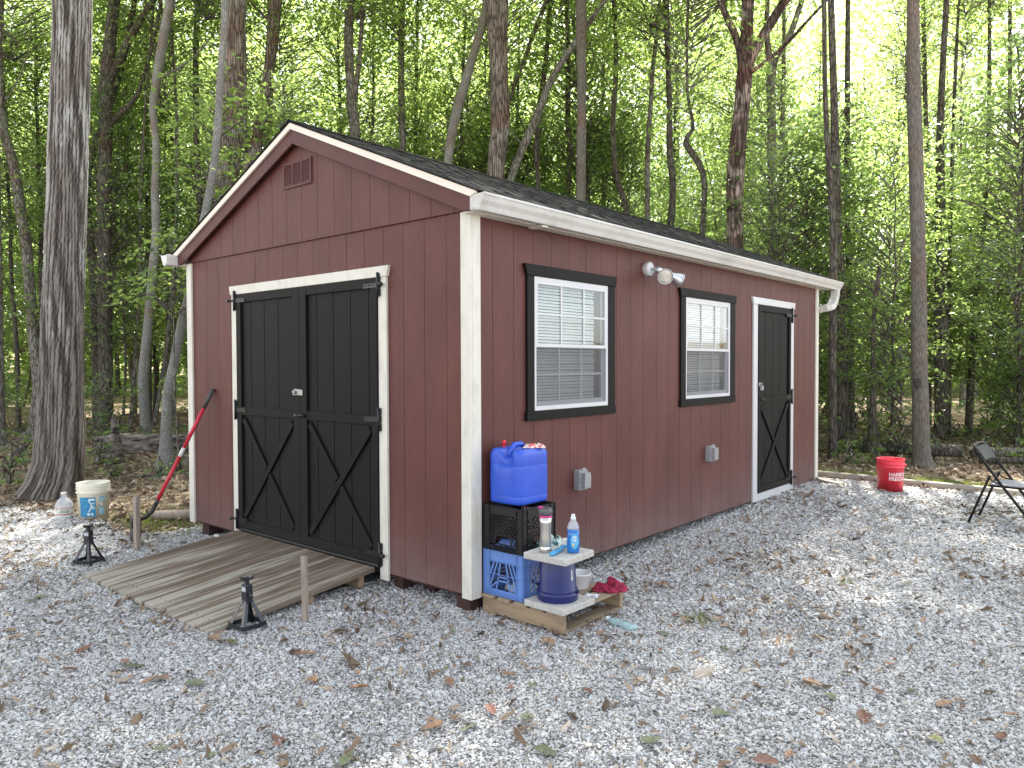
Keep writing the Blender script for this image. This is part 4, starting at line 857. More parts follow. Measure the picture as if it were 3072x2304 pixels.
# clear jug with red striped label, beside it
M['clear'] = clear_plastic('clear_jug_plastic', (.75, .78, .85), .38); M['redband'] = mat('red_white_label', (.70, .68, .64), rough=.5, var=.15, vs=20); M['redl'] = mat('dark_red_print', (.35, .02, .04), rough=.5)
cj = (-4.56, -.735, h1(-4.56, -.735)); t = thing('plastic_jug', cj, 'clear plastic jug with a white and red band label, left of the white bucket', 'jug')
b = MB(); b.lathe([(0, 0), (.072, 0), (.078, .012), (.078, .135), (.070, .165), (.045, .20), (.024, .215), (.022, .245), (0, .245)], 28, c=cj); b.build('body', M['clear'], t)
b = MB(); a_ = math.atan2(CY-cj[1], CX-cj[0]); cyl_patch(b, cj, .0785, .055, .125, a_-1.5, a_+1.5); b.build('label_band', M['redband'], t)
b = MB(); cyl_patch(b, cj, .0785, .060, .067, a_-1.5, a_+1.5, eps=.002); cyl_patch(b, cj, .0785, .116, .121, a_-1.5, a_+1.5, eps=.002); b.build('label_stripes', M['redl'], t)
M['grnp'] = mat('green_print', (.12, .3, .2), rough=.5); b = MB(); [cyl_patch(b, cj, .0785, .08+q*.014, .088+q*.014, a_-.5+q*.1, a_+.55, eps=.002) for q in (0, 1)]; b.build('label_print', M['grnp'], t)
b = MB(); b.lathe([(.024, 0), (.024, .018), (0, .02)], 16, c=(cj[0], cj[1], cj[2]+.243)); b.build('cap', M['wht'], t)
# red bucket
crb = (.885, 5.89, h1(.885, 5.89)+.006); toc = math.atan2(CY-crb[1], CX-crb[0])
t, r0, tp, H = bucket('red_bucket', crb, 1.0, M['rb'], 'red plastic bucket with white lettering standing on the gravel near the timber edging', toc+1.75)
M['wletter'] = mat('white_lettering', (.82, .70, .72), rough=.45, var=.04)
bend_text('lettering', 'HARBOR\nFREIGHT', .058, r0+tp*.2+.0015, .180, toc-.10, M['wletter'], t, crb, taper=tp, bold=.0010, sx=.90)
# folding chair
M['chairm'] = mat('black_enamel_tube', (.008, .0075, .0075), rough=.5, spec=.3, var=.2, vs=20); M['seatm'] = mat('grey_vinyl_seat', (.36, .36, .40), rough=.4, var=.08, vs=30, bump=.1, bs=120, dist=.001)
cf = (1.866, 4.53, h1(1.866, 4.53)+.008)
ch = thing('folding_chair', (0, 0, 0), 'black metal folding chair with grey seat at the right edge of the gravel', 'folding chair')
for i, yy in enumerate((0, .43)):
    ins = .02*(1 if i == 0 else -1)
    b = MB(); b.tube([(.066, yy, .70), (.10, yy, .655), (.30, yy, .37), (.575, yy, .0)], .0125, seg=10); b.build('front_leg', M['chairm'], ch)
    b = MB(); b.tube([(0, yy+ins*1.4, 0), (.178, yy+ins*1.4, .475)], .0115, seg=10); b.build('rear_leg', M['chairm'], ch)
    for (nm2, px) in (('foot_cap', (0, yy+ins*1.4)), ('foot_cap', (.575, yy))):
        b = MB(); b.tube([(px[0]-.004, px[1], -.012), (px[0]+.012 if px[0] == 0 else px[0]-.01, px[1], .022)], [.017, .014], seg=10); b.build(nm2, M['rub'], ch)
    b = MB(); b.tube([(.168, yy+ins*1.4, .455), (.215, yy+ins, .42), (.275, yy+ins*.2, .405)], .006, seg=8); b.build('link_bar', M['chairm'], ch)
b = MB(); b.tube([(.100, -.0, .655), (.066, .0, .715), (.045, .04, .755), (.04, .215, .765), (.045, .39, .755), (.066, .43, .715), (.100, .43, .655)], .0125, seg=10); b.build('top_rail', M['chairm'], ch)
vs = []; nv, nu = 7, 9
for j in range(nv):
    for i in range(nu):
        t_ = j/(nv-1); s_ = i/(nu-1); vs.append((.050+.095*t_-.018*math.sin(s_*PI), .02+.39*s_, .750-.145*t_))
b = MB(); b.add(vs, [(j*nu+i, j*nu+i+1, (j+1)*nu+i+1, (j+1)*nu+i) for j in range(nv-1) for i in range(nu-1)], True); b.build('backrest', M['chairm'], ch, solid=.012)
b = MB(); b.tube([(.205, .0, .50), (.20, .11, .495), (.20, .32, .495), (.205, .43, .50)], .006, seg=8); b.build('crossbar', M['chairm'], ch)
for (a, c) in (((.035, .03, .10), (.035, .40, .10)), ((.49, .0, .115), (.49, .43, .115))):
    b = MB(); b.tube([a, c], .008, seg=8); b.build('crossbar', M['chairm'], ch)
b = MB(); b.prism([(.165, .02), (.60, .015), (.615, .05), (.615, .38), (.60, .415), (.165, .41)], 'z', .372, .388); b.build('seat_pan', M['chairm'], ch, bevel=.006, seg=2)
b = MB(); b.prism([(.175, .03), (.59, .027), (.603, .055), (.603, .375), (.59, .403), (.175, .40)], 'z', .3885, .406); b.build('seat_pad', M['seatm'], ch, bevel=.006, seg=2)
ch.location = cf; ch.rotation_euler = (0, 0, rad(-4)); ch.scale = (.95, .95, .95); 
# landscape timbers along the back of the pad
tx = [(-.55, .72), (.74, 2.9), (2.93, 5.4)]
for i, (a, c) in enumerate(tx):
    y_ = 6.44-.06*i; lab = ['weathered grey landscape timber edging the gravel behind the shed corner', 'long weathered landscape timber running behind the red bucket and the chair', 'landscape timber edging the gravel at the far right'][i]
    b = MB(); n = 6; pts = [(a+(c-a)*k/n, y_+.012*math.sin(k*2+i), h1(a+(c-a)*k/n, y_)+.018) for k in range(n+1)]; t = thing('landscape_timber', ((a+c)/2, y_, 0), lab, 'timber edging', 'landscape timbers edging the gravel'); b.tube(pts, .050, seg=8, sq=(1.0, .75)); b.build('beam', M['timber'], t, bevel=.004)
# grass strip behind them
def blades(n, fx, fy, h, name, label, m):
    x = fx(n); y = fy(n); z = hz(x, y); a = NR.uniform(0, 6.28, n); hh = h*NR.uniform(.5, 1.3, n); w = .0035; lx = NR.normal(0, .35, n)*hh; ly = NR.normal(0, .35, n)*hh
    v = np.empty((n, 5, 3)); ca, sa = np.cos(a)*w, np.sin(a)*w
    v[:, 0] = np.stack([x-ca, y-sa, z-.01], -1); v[:, 1] = np.stack([x+ca, y+sa, z-.01], -1); v[:, 2] = np.stack([x+ca*.7+lx*.4, y+sa*.7+ly*.4, z+hh*.6], -1); v[:, 3] = np.stack([x-ca*.7+lx*.4, y-sa*.7+ly*.4, z+hh*.6], -1); v[:, 4] = np.stack([x+lx, y+ly, z+hh], -1)
    b0 = np.arange(n)[:, None]*5; f = np.concatenate([b0+[0, 1, 2], b0+[0, 2, 3], b0+[3, 2, 4]]); me = fastmesh(name, v.reshape(-1, 3), f); me.materials.append(m); o = bpy.data.objects.new(name, me); C.objects.link(o); tag(o, label, kind='stuff'); return o
M['grass'] = leaf_mat('grass_blade', [(.05, .09, .02), (.11, .17, .03), (.20, .24, .06)], (.4, .5, .08), .4)
blades(9000, lambda n: NR.uniform(-1.2, 4.5, n), lambda n: 6.62+np.abs(NR.normal(0, .28, n)), .05, 'grass', 'thin strip of short grass behind the landscape timbers', M['grass'])
blades(1600, lambda n: NR.normal(-4.2, .35, n), lambda n: NR.normal(.0, .22, n), .035, 'grass_patch', 'sparse short grass beside the pale log at the shed corner', M['grass'])
# flat slabs lying by the far corner of the shed
for (x, y, a, l, lab) in ((.10, 6.10, .5, .20, 'upper of two thin grey boards lying at the far shed corner'), (.22, 5.95, -.35, .30, 'lower of two thin grey boards lying at the far shed corner')):
    z = h1(x, y)+.02; t = thing('board_scrap', (x, y, z), lab, 'board'); b = MB(); b.box(-l/2, l/2, -.045, .045, 0, .022, M=Matrix.Translation((x, y, z)) @ Matrix.Rotation(a, 4, 'Z') @ Matrix.Rotation(.05, 4, 'Y')); b.build('plank', M['timber'], t, bevel=.002)

# ---- the pallet and what stands on it
PZ = -.095
pl = thing('pallet', (.31, .40, PZ), 'small weathered wooden pallet on the gravel against the side wall', 'pallet')
for y_ in (.088, .385, .685):
    b = MB(); b.box(.012, .44 if y_ == .385 else .628, y_, y_+.036, PZ+.015, .010); b.build('stringer', M['pallet'], pl, bevel=.0015)
for i, (x, w) in enumerate(((.012, .10), (.140, .092), (.268, .095), (.395, .09), (.520, .108))):
    b = MB(); b.box(x, x+w, .082+R0.uniform(-.004, .004), .725+R0.uniform(-.004, .006), .0105, .0275+R0.uniform(0, .002)); b.build('deck_board', M['pallet_y'], pl, bevel=.0015)
for (x, w) in ((.014, .09), (.27, .09), (.53, .098)):
    b = MB(); b.box(x, x+w, .085, .722, PZ, PZ+.0145); b.build('bottom_board', M['pallet_y'], pl, bevel=.0015)
# milk crates
def crate(loc, m, nm, lab, style, hh):
    x0, y0, z0 = loc; w = .315; t = thing(nm, loc, lab, 'milk crate', 'stacked milk crates'); T_ = .004
    for side in range(4):
        b = MB()
        def P2(u, v, d=0):   # u along side, v height, d outward
            return {0: (x0+u, y0-d, z0+v), 1: (x0+w+d, y0+u, z0+v), 2: (x0+w-u, y0+w+d, z0+v), 3: (x0-d, y0+w-u, z0+v)}[side]
        n_ = [(0, -1, 0), (1, 0, 0), (0, 1, 0), (-1, 0, 0)][side]
        def br(u0, v0, u1, v1, wd, th=.006, d=-.002): b.bar(P2(u0, v0, d), P2(u1, v1, d), wd, th, n_)
        def rib(v, th=.009): br(0, v, w, v, .0035, th, .001)
        c = .048
        br(c/2, .004, c/2, hh-.002, c-.002, .0045, -.0035); br(w-c/2, .004, w-c/2, hh-.002, c-.002, .0045, -.0035)
        for u in (.0015, c, w-c, w-.0015): br(u, 0, u, hh, .003, .0095, .0005)
        if style == 'A':
            br(c, hh-.032, w-c, hh-.032, .060, .0045, -.0035); br(c, .020, w-c, .020, .036, .0045, -.0035)
            for v in (.003, .014, .025, hh-.065, hh-.142, hh-.002): rib(v)
            L0, Hh = c, w-2*c; va, vb = .04, hh-.065; mid = w/2
            for (u0, q0, u1, q1) in ((mid-.055, va, mid-.022, vb), (mid+.055, va, mid+.022, vb), (c+.002, va+.01, mid-.045, vb), (w-c-.002, va+.01, mid+.045, vb), (c+.002, va+.085, mid-.072, vb), (w-c-.002, va+.085, mid+.072, vb), (mid-.05, va+.055, mid+.05, va+.055), (mid-.045, va+.078, mid+.045, va+.078), (c+.002, va+.0, mid-.052, va+.045), (w-c-.002, va, mid+.052, va+.045)):
                br(u0, q0, u1, q1, .009, .006)
        else:
            br(c, hh-.028, w-c, hh-.028, .046, .0045, -.0035)
            for v in (.003, .016, .030, .046, hh-.003, hh-.013, hh-.052): rib(v)
            for k in range(11): br(c+.02*k, .0, c+.02*k, .048, .0025, .006)
            for v in (hh-.09, hh-.13, hh-.17, hh-.21):
                for (ua, ub) in ((0, c), (w-c, w)): br(ua, v, ub, v, .0035, .009, .001)
            va, vb = .048, hh-.052; Hh = vb-va; n_d = 9
            for k in range(-6, n_d+1):
                for sgn in (1, -1):
                    u0 = c+k*.0245; u1 = u0+Hh*.62; q0, q1 = va, vb
                    if sgn < 0: u0, u1 = u1, u0
                    # clip to panel
                    t0, t1 = 0., 1.; lo, hi = c, w-c
                    if u1 != u0:
                        ta, tb = (lo-u0)/(u1-u0), (hi-u0)/(u1-u0); ta, tb = min(ta, tb), max(ta, tb); t0, t1 = max(t0, ta), min(t1, tb)
                    if t1-t0 > .05:
                        f = lambda s_: (u0+(u1-u0)*s_, q0+(q1-q0)*s_); a, e = f(t0), f(t1)
                        # leave the hand hole open
                        segs = [(a, e)]
                        for (a_, e_) in segs:
                            m_ = 14; prev = None
                            for q in range(m_):
                                p0 = (a_[0]+(e_[0]-a_[0])*q/m_, a_[1]+(e_[1]-a_[1])*q/m_); p1 = (a_[0]+(e_[0]-a_[0])*(q+1)/m_, a_[1]+(e_[1]-a_[1])*(q+1)/m_); mm = ((p0[0]+p1[0])/2, (p0[1]+p1[1])/2)
                                hole = abs(mm[0]-w/2) < .062-.25*max(0, mm[1]-.07) and mm[1] < .098
                                if not hole and prev is None: prev = p0
                                if (hole or q == m_-1) and prev is not None:
                                    end = p0 if hole else p1; br(prev[0], prev[1], end[0], end[1], .0042, .006); prev = None
            br(w/2-.068, .05, w/2-.052, .098, .006, .008); br(w/2+.068, .05, w/2+.052, .098, .006, .008); br(w/2-.052, .098, w/2+.052, .098, .006, .008)
        b.build('side_panel', m, t)
    b = MB()
    for k in range(9): b.box(x0+.01+k*.035, x0+.018+k*.035, y0+.006, y0+w-.006, z0+.004, z0+.010); b.box(x0+.006, x0+w-.006, y0+.01+k*.035, y0+.018+k*.035, z0+.0105, z0+.014)
    b.build('base_grid', m, t); return t
M['cblue'] = plastic('light_blue_crate', (.125, .24, .56), .4); M['cblk'] = plastic('black_crate', (.012, .012, .013), .35)
crate((.012, .100, .030), M['cblue'], 'milk_crate', 'light blue plastic milk crate with barred sides standing on the pallet', 'A', .275)
crate((.008, .102, .306), M['cblk'], 'milk_crate', 'black plastic milk crate with lattice sides stacked on the light blue crate', 'D', .277)
# jerry jug
M['jug'] = plastic('blue_water_container', (.028, .095, .58), .33, sss=0)
jx, jy, jz, jw, jd, jh = .152, .272, .585, .262, .285, .352
t = thing('water_container', (jx, jy, jz), 'large blue plastic water container standing on the black milk crate', 'water container')
def rrect(a, c, r, n=5, m=8):
    out = []; cs = ((1, 1), (-1, 1), (-1, -1), (1, -1))
    for q, (sx, sy) in enumerate(cs):
        for k in range(n): an = q*PI/2+PI/2*k/(n-1); out.append((sx*(a-r)+r*math.cos(an), sy*(c-r)+r*math.sin(an)))
        nx, ny = cs[(q+1) % 4]; p0 = out[-1]; an = (q+1)*PI/2; p1 = (nx*(a-r)+r*math.cos(an), ny*(c-r)+r*math.sin(an))
        for k in range(1, m): out.append((p0[0]+(p1[0]-p0[0])*k/m, p0[1]+(p1[1]-p0[1])*k/m))
    return out
vs = []; rings = [(0, .93, .03), (.012, 1, .034), (.05, 1, .034), (.056, .985, .034), (.062, 1.005, .034), (.235, 1.005, .034), (.241, .985, .034), (.247, 1, .034), (.300, 1, .034), (.318, .985, .036), (.330, .95, .04)]
for z, s_, r in rings: vs += [(jx+x, jy+y, jz+z) for x, y in rrect(jw/2*s_, jd/2*s_, r)]
def jtop(x, y):
    h = jh-.012; d = abs(x); g_ = max(0, 1-(d/.058)**2) if d < .058 else 0; yy = (y+jd/2)/jd
    prof = (1 if yy < .30 else max(0, 1-(yy-.30)/.12))*1.0
    prof2 = max(0, min(1, (yy-.34)/.08))*max(0, min(1, (.86-yy)/.08))
    return h-.052*g_*prof-.040*g_*prof2
for s_ in (.90, .80, .66, .5, .36, .22, .1):
    vs += [(jx+x, jy+y, jz+jtop(x, y)) for x, y in rrect(jw/2*s_, jd/2*s_, max(.036*s_, .006))]
nr = len(rings)+7; sg = 48
# the notch in the upper front edge
vs = [(x, y+(.02 if abs(x-jx) < .05 and y < jy-jd*.4 and z > jz+.24 else 0), z-(.05*(1-((x-jx)/.055)**2) if abs(x-jx) < .055 and y < jy-jd*.33 and jz+.295 < z < jz+.334 else 0)) for x, y, z in vs]
fs = [(i*sg+k, i*sg+(k+1) % sg, (i+1)*sg+(k+1) % sg, (i+1)*sg+k) for i in range(nr-1) for k in range(sg)]+[tuple(range(sg-1, -1, -1)), tuple(range((nr-1)*sg, nr*sg))]
b = MB(); b.add(vs, fs, True); o = b.build('body', M['jug'], t); sb = o.modifiers.new('s', 'SUBSURF'); sb.levels = 1; sb.render_levels = 2
b = MB(); b.tube([(jx, jy-.085, jz+.288), (jx, jy-.072, jz+.335), (jx, jy-.045, jz+.362), (jx, jy+.02, jz+.364), (jx, jy+.045, jz+.345)], [.017, .017, .016, .016, .016], seg=12); b.build('handle', M['jug'], t)
M['capr'] = plastic('red_cap_plastic', (.6, .03, .05), .35)
b = MB(); b.tube([(.062, .235, jz+.325), (.062, .235, jz+.356)], .010, seg=12); b.tube([(.062, .235, jz+.356), (.062, .235, jz+.384)], [.015, .013], seg=12); b.build('cap', M['capr'], t)
# crumpled packet on the container
def crumple(name, c, sx, sy, sz, seed, m, nu=16, nv=12, rz=0, mat2=None, thick=.0025, amp=.35, parent=None, fq=1.0):
    r = np.random.default_rng(seed); P = [(r.uniform(2, 9)*fq, r.uniform(2, 9)*fq*.5, r.uniform(0, 6.3), r.uniform(.3, 1)) for _ in range(9)]
    vs = []
    for j in range(nv):
        for i in range(nu):
            u, v = i/(nu-1)*2-1, j/(nv-1)*2-1; h = sum(a*math.sin(p*u+q*v+f) for p, q, f, a in P)/3; e = (1-u**4)*(1-v**4)
            x = u*sx*(1+.15*math.sin(3*v+seed))+.08*sx*math.sin(7*v+seed); y = v*sy*(1+.18*math.sin(4*u+seed))+.08*sy*math.sin(6*u)
            z = sz*max(.06, e*(.55+amp*h)); X = c[0]+x*math.cos(rz)-y*math.sin(rz); Y = c[1]+x*math.sin(rz)+y*math.cos(rz); vs.append((X, Y, c[2]+z))
    b = MB(); b.add(vs, [(j*nu+i, j*nu+i+1, (j+1)*nu+i+1, (j+1)*nu+i) for j in range(nv-1) for i in range(nu-1)], True); o = b.build(name, m, parent, solid=thick); return o
M['pack'] = mat('pink_and_white_packet', (.75, .62, .58), rough=.3, var=.1, vs=28, col2=(.62, .08, .07), mixlo=.42, mixhi=.5, coat=.4)
tag(crumple('crumpled_wrapper', (.232, .325, jz+jh-.012), .062, .044, .042, 3, M['pack'], rz=.7), 'crumpled pink and white plastic packet lying on the blue water container', 'wrapper')
# pavers and navy pot
M['conc'] = mat('pale_concrete', (.50, .49, .46), rough=.9, var=.1, vs=30, bump=.5, bs=160, dist=.002, col2=(.40, .39, .36))
def paver(x, y, z, rz, lab):
    t = thing('concrete_paver', (x, y, z), lab, 'paver', 'square concrete pavers'); w = .148; b = MB(); b.box(-w, w, -w, w, 0, .038, M=Matrix.Translation((x, y, z)) @ Matrix.Rotation(rz, 4, 'Z')); b.build('slab', M['conc'], t, bevel=.004, seg=2)
paver(.516, .208, .0295, rad(-2), 'square pale concrete paver lying on the pallet under the navy pot')
paver(.528, .188, .316, rad(2), 'square pale concrete paver balanced on the upturned navy pot')
M['navy'] = plastic('navy_plastic', (.014, .022, .125), .35)
t = thing('plant_pot', (.505, .205, .0685), 'navy blue plastic pot standing upside down between two concrete pavers', 'pot')
c_ = (.505, .205, .0685); b = MB(); b.lathe([(.118, 0), (.120, .004), (.119, .034), (.122, .036), (.122, .040), (.114, .043), (.113, .056), (.117, .058), (.117, .061), (.110, .064), (.103, .236), (.098, .2465), (0, .2465)], 44, c=c_); b.build('body', M['navy'], t)
a_ = math.atan2(CY-c_[1], CX-c_[0]); b = MB(); cyl_patch(b, c_, .1105, .125, .185, a_+.80, a_+.93, taper=-.035, eps=.002); b.build('tag', M['label_w'], t)
b = MB(); b.tube([(c_[0]+.118*math.cos(a_+1.3), c_[1]+.118*math.sin(a_+1.3), c_[2]+.05), (c_[0]+.129*math.cos(a_+1.3), c_[1]+.129*math.sin(a_+1.3), c_[2]+.05)], .011, seg=10); b.build('lug', M['navy'], t)
# tumbler
UZ = .3545
M['tum'] = mat('brushed_tumbler_steel', (.62, .59, .56), rough=.28, metal=.9, var=.04, vs=30, stretch=(1, 1, .1)); M['lid'] = plastic('grey_lid', (.10, .095, .10), .4); M['pink'] = plastic('pink_button', (.62, .03, .22), .35)
c_ = (.484, .118, UZ); t = thing('travel_tumbler', c_, 'tall steel travel tumbler with grey lid and pink button on the upper paver', 'tumbler')
b = MB(); b.lathe([(.033, 0), (.036, .004), (.036, .03), (.034, .033), (.035, .036), (.0325, .09), (.032, .13), (.0345, .17), (.037, .203), (0, .203)], 30, c=c_); b.build('body', M['tum'], t)
b = MB(); b.lathe([(.0365, .2032), (.0372, .206), (.0372, .212), (.0365, .215), (0, .2155)], 30, c=c_); b.build('ring', M['pink'], t)
b = MB(); b.lathe([(.036, .2157), (.040, .222), (.040, .250), (.036, .256), (.028, .257), (.026, .252), (0, .252)], 30, c=c_); b.build('lid', M['lid'], t)
b = MB(); b.box(c_[0]-.037, c_[0]-.012, c_[1]-.026, c_[1]-.004, c_[2]+.2525, c_[2]+.264); b.build('button', M['pink'], t, bevel=.003, seg=2)
b = MB(); b.box(c_[0]-.002, c_[0]+.020, c_[1]+.002, c_[1]+.02, c_[2]+.2525, c_[2]+.262); b.build('spout', M['lid'], t, bevel=.003, seg=2)
# dish soap
M['soapl'] = mat('blue_soap_liquid', (.012, .16, .50), rough=.12, var=.05, vs=6, coat=.6); M['sleeve'] = mat('sky_blue_label', (.10, .42, .72), rough=.35, var=.1, vs=40); M['capw'] = plastic('white_cap', (.72, .74, .76), .35)
c_ = (.618, .205, UZ); t = thing('dish_soap_bottle', c_, 'bottle of blue dish soap with white cap on the upper paver', 'bottle'); fy = .72
a_ = math.atan2(CY-c_[1], CX-c_[0])
Rz = Matrix.Translation(c_) @ Matrix.Rotation(a_+PI/2, 4, 'Z')
b = MB(); b.lathe([(0, .002), (.031, .002), (.036, .008), (.037, .06), (.034, .10), (.035, .135), (0, .136)], 28, M=Rz, sy=fy); b.build('liquid_body', M['soapl'], t)
b = MB(); b.lathe([(.035, .137), (.034, .150), (.028, .170), (.018, .186), (.014, .194)], 28, M=Rz, sy=fy); b.build('neck', M['clear'], t)
b = MB(); b.lathe([(.0155, .190), (.0155, .206), (.011, .209), (.0105, .224), (0, .226)], 20, M=Rz); b.build('cap', M['capw'], t)
def oval(b, cx, cz, rx, rz_, d, n=22):
    vs = []
    for k in range(n):
        x = cx+rx*math.cos(2*PI*k/n); z = cz+rz_*math.sin(2*PI*k/n); y = -math.sqrt(max(0, 1-(x/.039)**2))*.0385*fy-d; vs.append(Rz @ Vector((x, y, z)))
    vs.append(Rz @ Vector((cx, -.0385*fy*math.sqrt(1-(cx/.039)**2)-d, cz))); b.add(vs, [(k, (k+1) % n, n) for k in range(n)])
b = MB(); oval(b, .008, .072, .0235, .045, .0006); b.build('label', M['sleeve'], t)
b = MB(); oval(b, .008, .096, .014, .005, .0012, 10); oval(b, .008, .082, .012, .0035, .0012, 8); oval(b, .010, .074, .012, .0028, .0012, 8); b.build('label_print', M['ink'], t)
M['yel'] = mat('yellow_print', (.75, .55, .12), rough=.4); b = MB(); oval(b, .0, .052, .006, .009, .0012, 10); b.build('label_spot', M['yel'], t)
# brush
t = thing('dish_brush', (.58, .10, UZ), 'blue-handled dish brush with white bristles lying beside the soap bottle', 'brush'); M['brb'] = plastic('blue_brush_handle', (.06, .34, .62), .3); M['bris'] = mat('white_bristles', (.78, .74, .72), rough=.8, var=.15, vs=200, stretch=(1, 1, .1))
p0, p1 = Vector((.574, .052, UZ+.011)), Vector((.545, .215, UZ+.022)); b = MB(); b.tube([p0, p0.lerp(p1, .25), p0.lerp(p1, .6), p0.lerp(p1, .85), p1], [.009, .012, .011, .008, .010], seg=12, sq=(.75, 1.15)); b.build('handle', M['brb'], t)
b = MB(); b.box(-.018, .018, -.02, .022, .0, .016, M=Matrix.Translation(p1+Vector((-.002, .010, -.006))) @ Matrix.Rotation(.2, 4, 'Z')); b.build('head', M['brb'], t, bevel=.005, seg=2)
b = MB(); b.box(-.016, .016, -.018, .02, .0165, .052, M=Matrix.Translation(p1+Vector((-.002, .010, -.006))) @ Matrix.Rotation(.2, 4, 'Z')); b.build('bristles', M['bris'], t, bevel=.004)
# patterned cloth spilling from the black crate
M['teal'] = mat('teal_patterned_cloth', (.50, .60, .56), rough=.85, var=.1, vs=48, col2=(.02, .11, .12), mixlo=.46, mixhi=.54)
tag(crumple('patterned_cloth', (.375, .31, .318), .085, .07, .13, 8, M['teal'], nu=22, nv=18, rz=.4, amp=.3), 'teal and white patterned cloth bunched beside the black crate', 'cloth')
M['bluebag'] = mat('blue_plastic_bag', (.12, .22, .55), rough=.3, var=.3, vs=12)
tag(crumple('blue_bag', (.15, .20, .322), .10, .06, .07, 5, M['bluebag'], rz=.2), 'crumpled blue plastic bag inside the black milk crate', 'bag')
M['whbag'] = mat('white_plastic_bag', (.6, .62, .66), rough=.35, var=.2, vs=12)
tag(crumple('white_rag', (.20, .25, .046), .09, .09, .11, 9, M['whbag'], rz=.2), 'white plastic bag lying inside the light blue milk crate', 'bag')
# tub, scraps, red cloth, crushed bottle
M['tub'] = clear_plastic('frosted_tub_plastic', (.82, .83, .84), .72, .3)
c_ = (.405, .560, .030); t = thing('plastic_tub', c_, 'round frosted plastic tub standing on the pallet behind the navy pot', 'tub')
b = MB(); b.lathe([(0, .002), (.058, .0), (.060, .004), (.071, .085), (.077, .087), (.078, .098), (.075, .099), (.071, .092), (.058, .006), (0, .006)], 34, c=c_); b.build('body', M['tub'], t)
M['redcl'] = mat('crimson_towel', (.34, .022, .065), rough=.95, var=.25, vs=40, bump=.7, bs=140, dist=.004)
tag(crumple('crimson_cloth', (.585, .640, .029), .100, .064, .060, 14, M['redcl'], nu=44, nv=30, rz=.75, amp=.75, fq=1.35, thick=.006), 'crimson knitted cloth lying bunched on the far corner of the pallet', 'cloth')
M['paper'] = mat('white_paper_scrap', (.70, .72, .78), rough=.6, var=.15, vs=30)
tag(crumple('paper_scrap', (.555, .475, .0285), .045, .028, .016, 4, M['paper'], rz=.3, thick=.001), 'white paper scrap beside the crimson cloth on the pallet', 'paper')
tag(crumple('folded_napkin', (.545, .735, .03), .05, .03, .065, 6, M['paper'], rz=.5, thick=.001), 'white folded napkin tucked behind the crimson cloth', 'napkin')
M['pet'] = clear_plastic('crushed_clear_bottle', (.55, .78, .80), .45, .12)
c_ = (.81, .425, h1(.81, .425)+.02); t = thing('crushed_bottle', c_, 'crushed clear plastic bottle lying on the gravel by the pallet', 'bottle')
b = MB(); pr = [(-.115, .011), (-.10, .012), (-.085, .022), (-.05, .033), (-.01, .026), (.03, .034), (.06, .028), (.085, .033), (.10, .028), (.102, .001)]
r_ = np.random.default_rng(3); vs = []; sg = 18
for x_, rr in pr:
    for k in range(sg):
        a = 2*PI*k/sg; q = rr*(1+.25*math.sin(3*a+x_*60)*.6); vs.append(Matrix.Translation(c_) @ Matrix.Rotation(rad(-12), 4, 'Z') @ Vector((x_, q*math.cos(a), q*.62*math.sin(a)+.004)))
b.add(vs, [(i*sg+k, i*sg+(k+1) % sg, (i+1)*sg+(k+1) % sg, (i+1)*sg+k) for i in range(len(pr)-1) for k in range(sg)]+[tuple(range(sg))], True); b.build('body', M['pet'], t)
b = MB(); b.tube([(c_[0]-.128, c_[1]+.027, c_[2]+.004), (c_[0]-.112, c_[1]+.024, c_[2]+.004)], .013, seg=12); b.build('cap', M['capw'], t)
b = MB(); b.box(0, .001, 0, .001, 0, .001)
# small white stone on the ramp edge
o = MB(); o.lathe([(0, 0), (.022, .004), (.026, .014), (.018, .024), (0, .028)], 12, c=(-2.725, -.20, .02), sx=1.3); tag(o.build('white_stone', M['conc']), 'small white stone lying at the left edge of the ramp', 'stone')
# weed tufts on the gravel
M['weed'] = leaf_mat('pale_weed_blade', [(.16, .17, .09), (.28, .28, .16), (.12, .16, .06)], (.35, .4, .12), .3)
def tuft(x, y, n, L_, lab, seed):
    r = random.Random(seed); b = MB(); z = h1(x, y)
    for k in range(n):
        a = r.uniform(0, 6.28); l = L_*r.uniform(.5, 1.1); w = .005; d = Vector((math.cos(a), math.sin(a), 0)); s_ = Vector((-d.y, d.x, 0))*w; p0 = Vector((x, y, z+.005))+d*.01; p1 = p0+d*l*.5+Vector((0, 0, l*r.uniform(.1, .4))); p2 = p0+d*l+Vector((0, 0, l*r.uniform(-.02, .15)))
        b.add([p0-s_, p0+s_, p1+s_, p1-s_, p2], [(0, 1, 2, 3), (3, 2, 4)])
    return tag(b.build('weed_tuft', M['weed']), lab, 'weed')
tuft(1.10, .80, 34, .13, 'pale straw-green weed tuft on the gravel right of the crushed bottle', 3)
tuft(1.55, 2.1, 26, .08, 'low olive weed tuft on the open gravel far right of the pallet', 5)
tuft(-3.0, -1.9, 40, .10, 'flat green weed tuft on the gravel left of the ramp', 6)
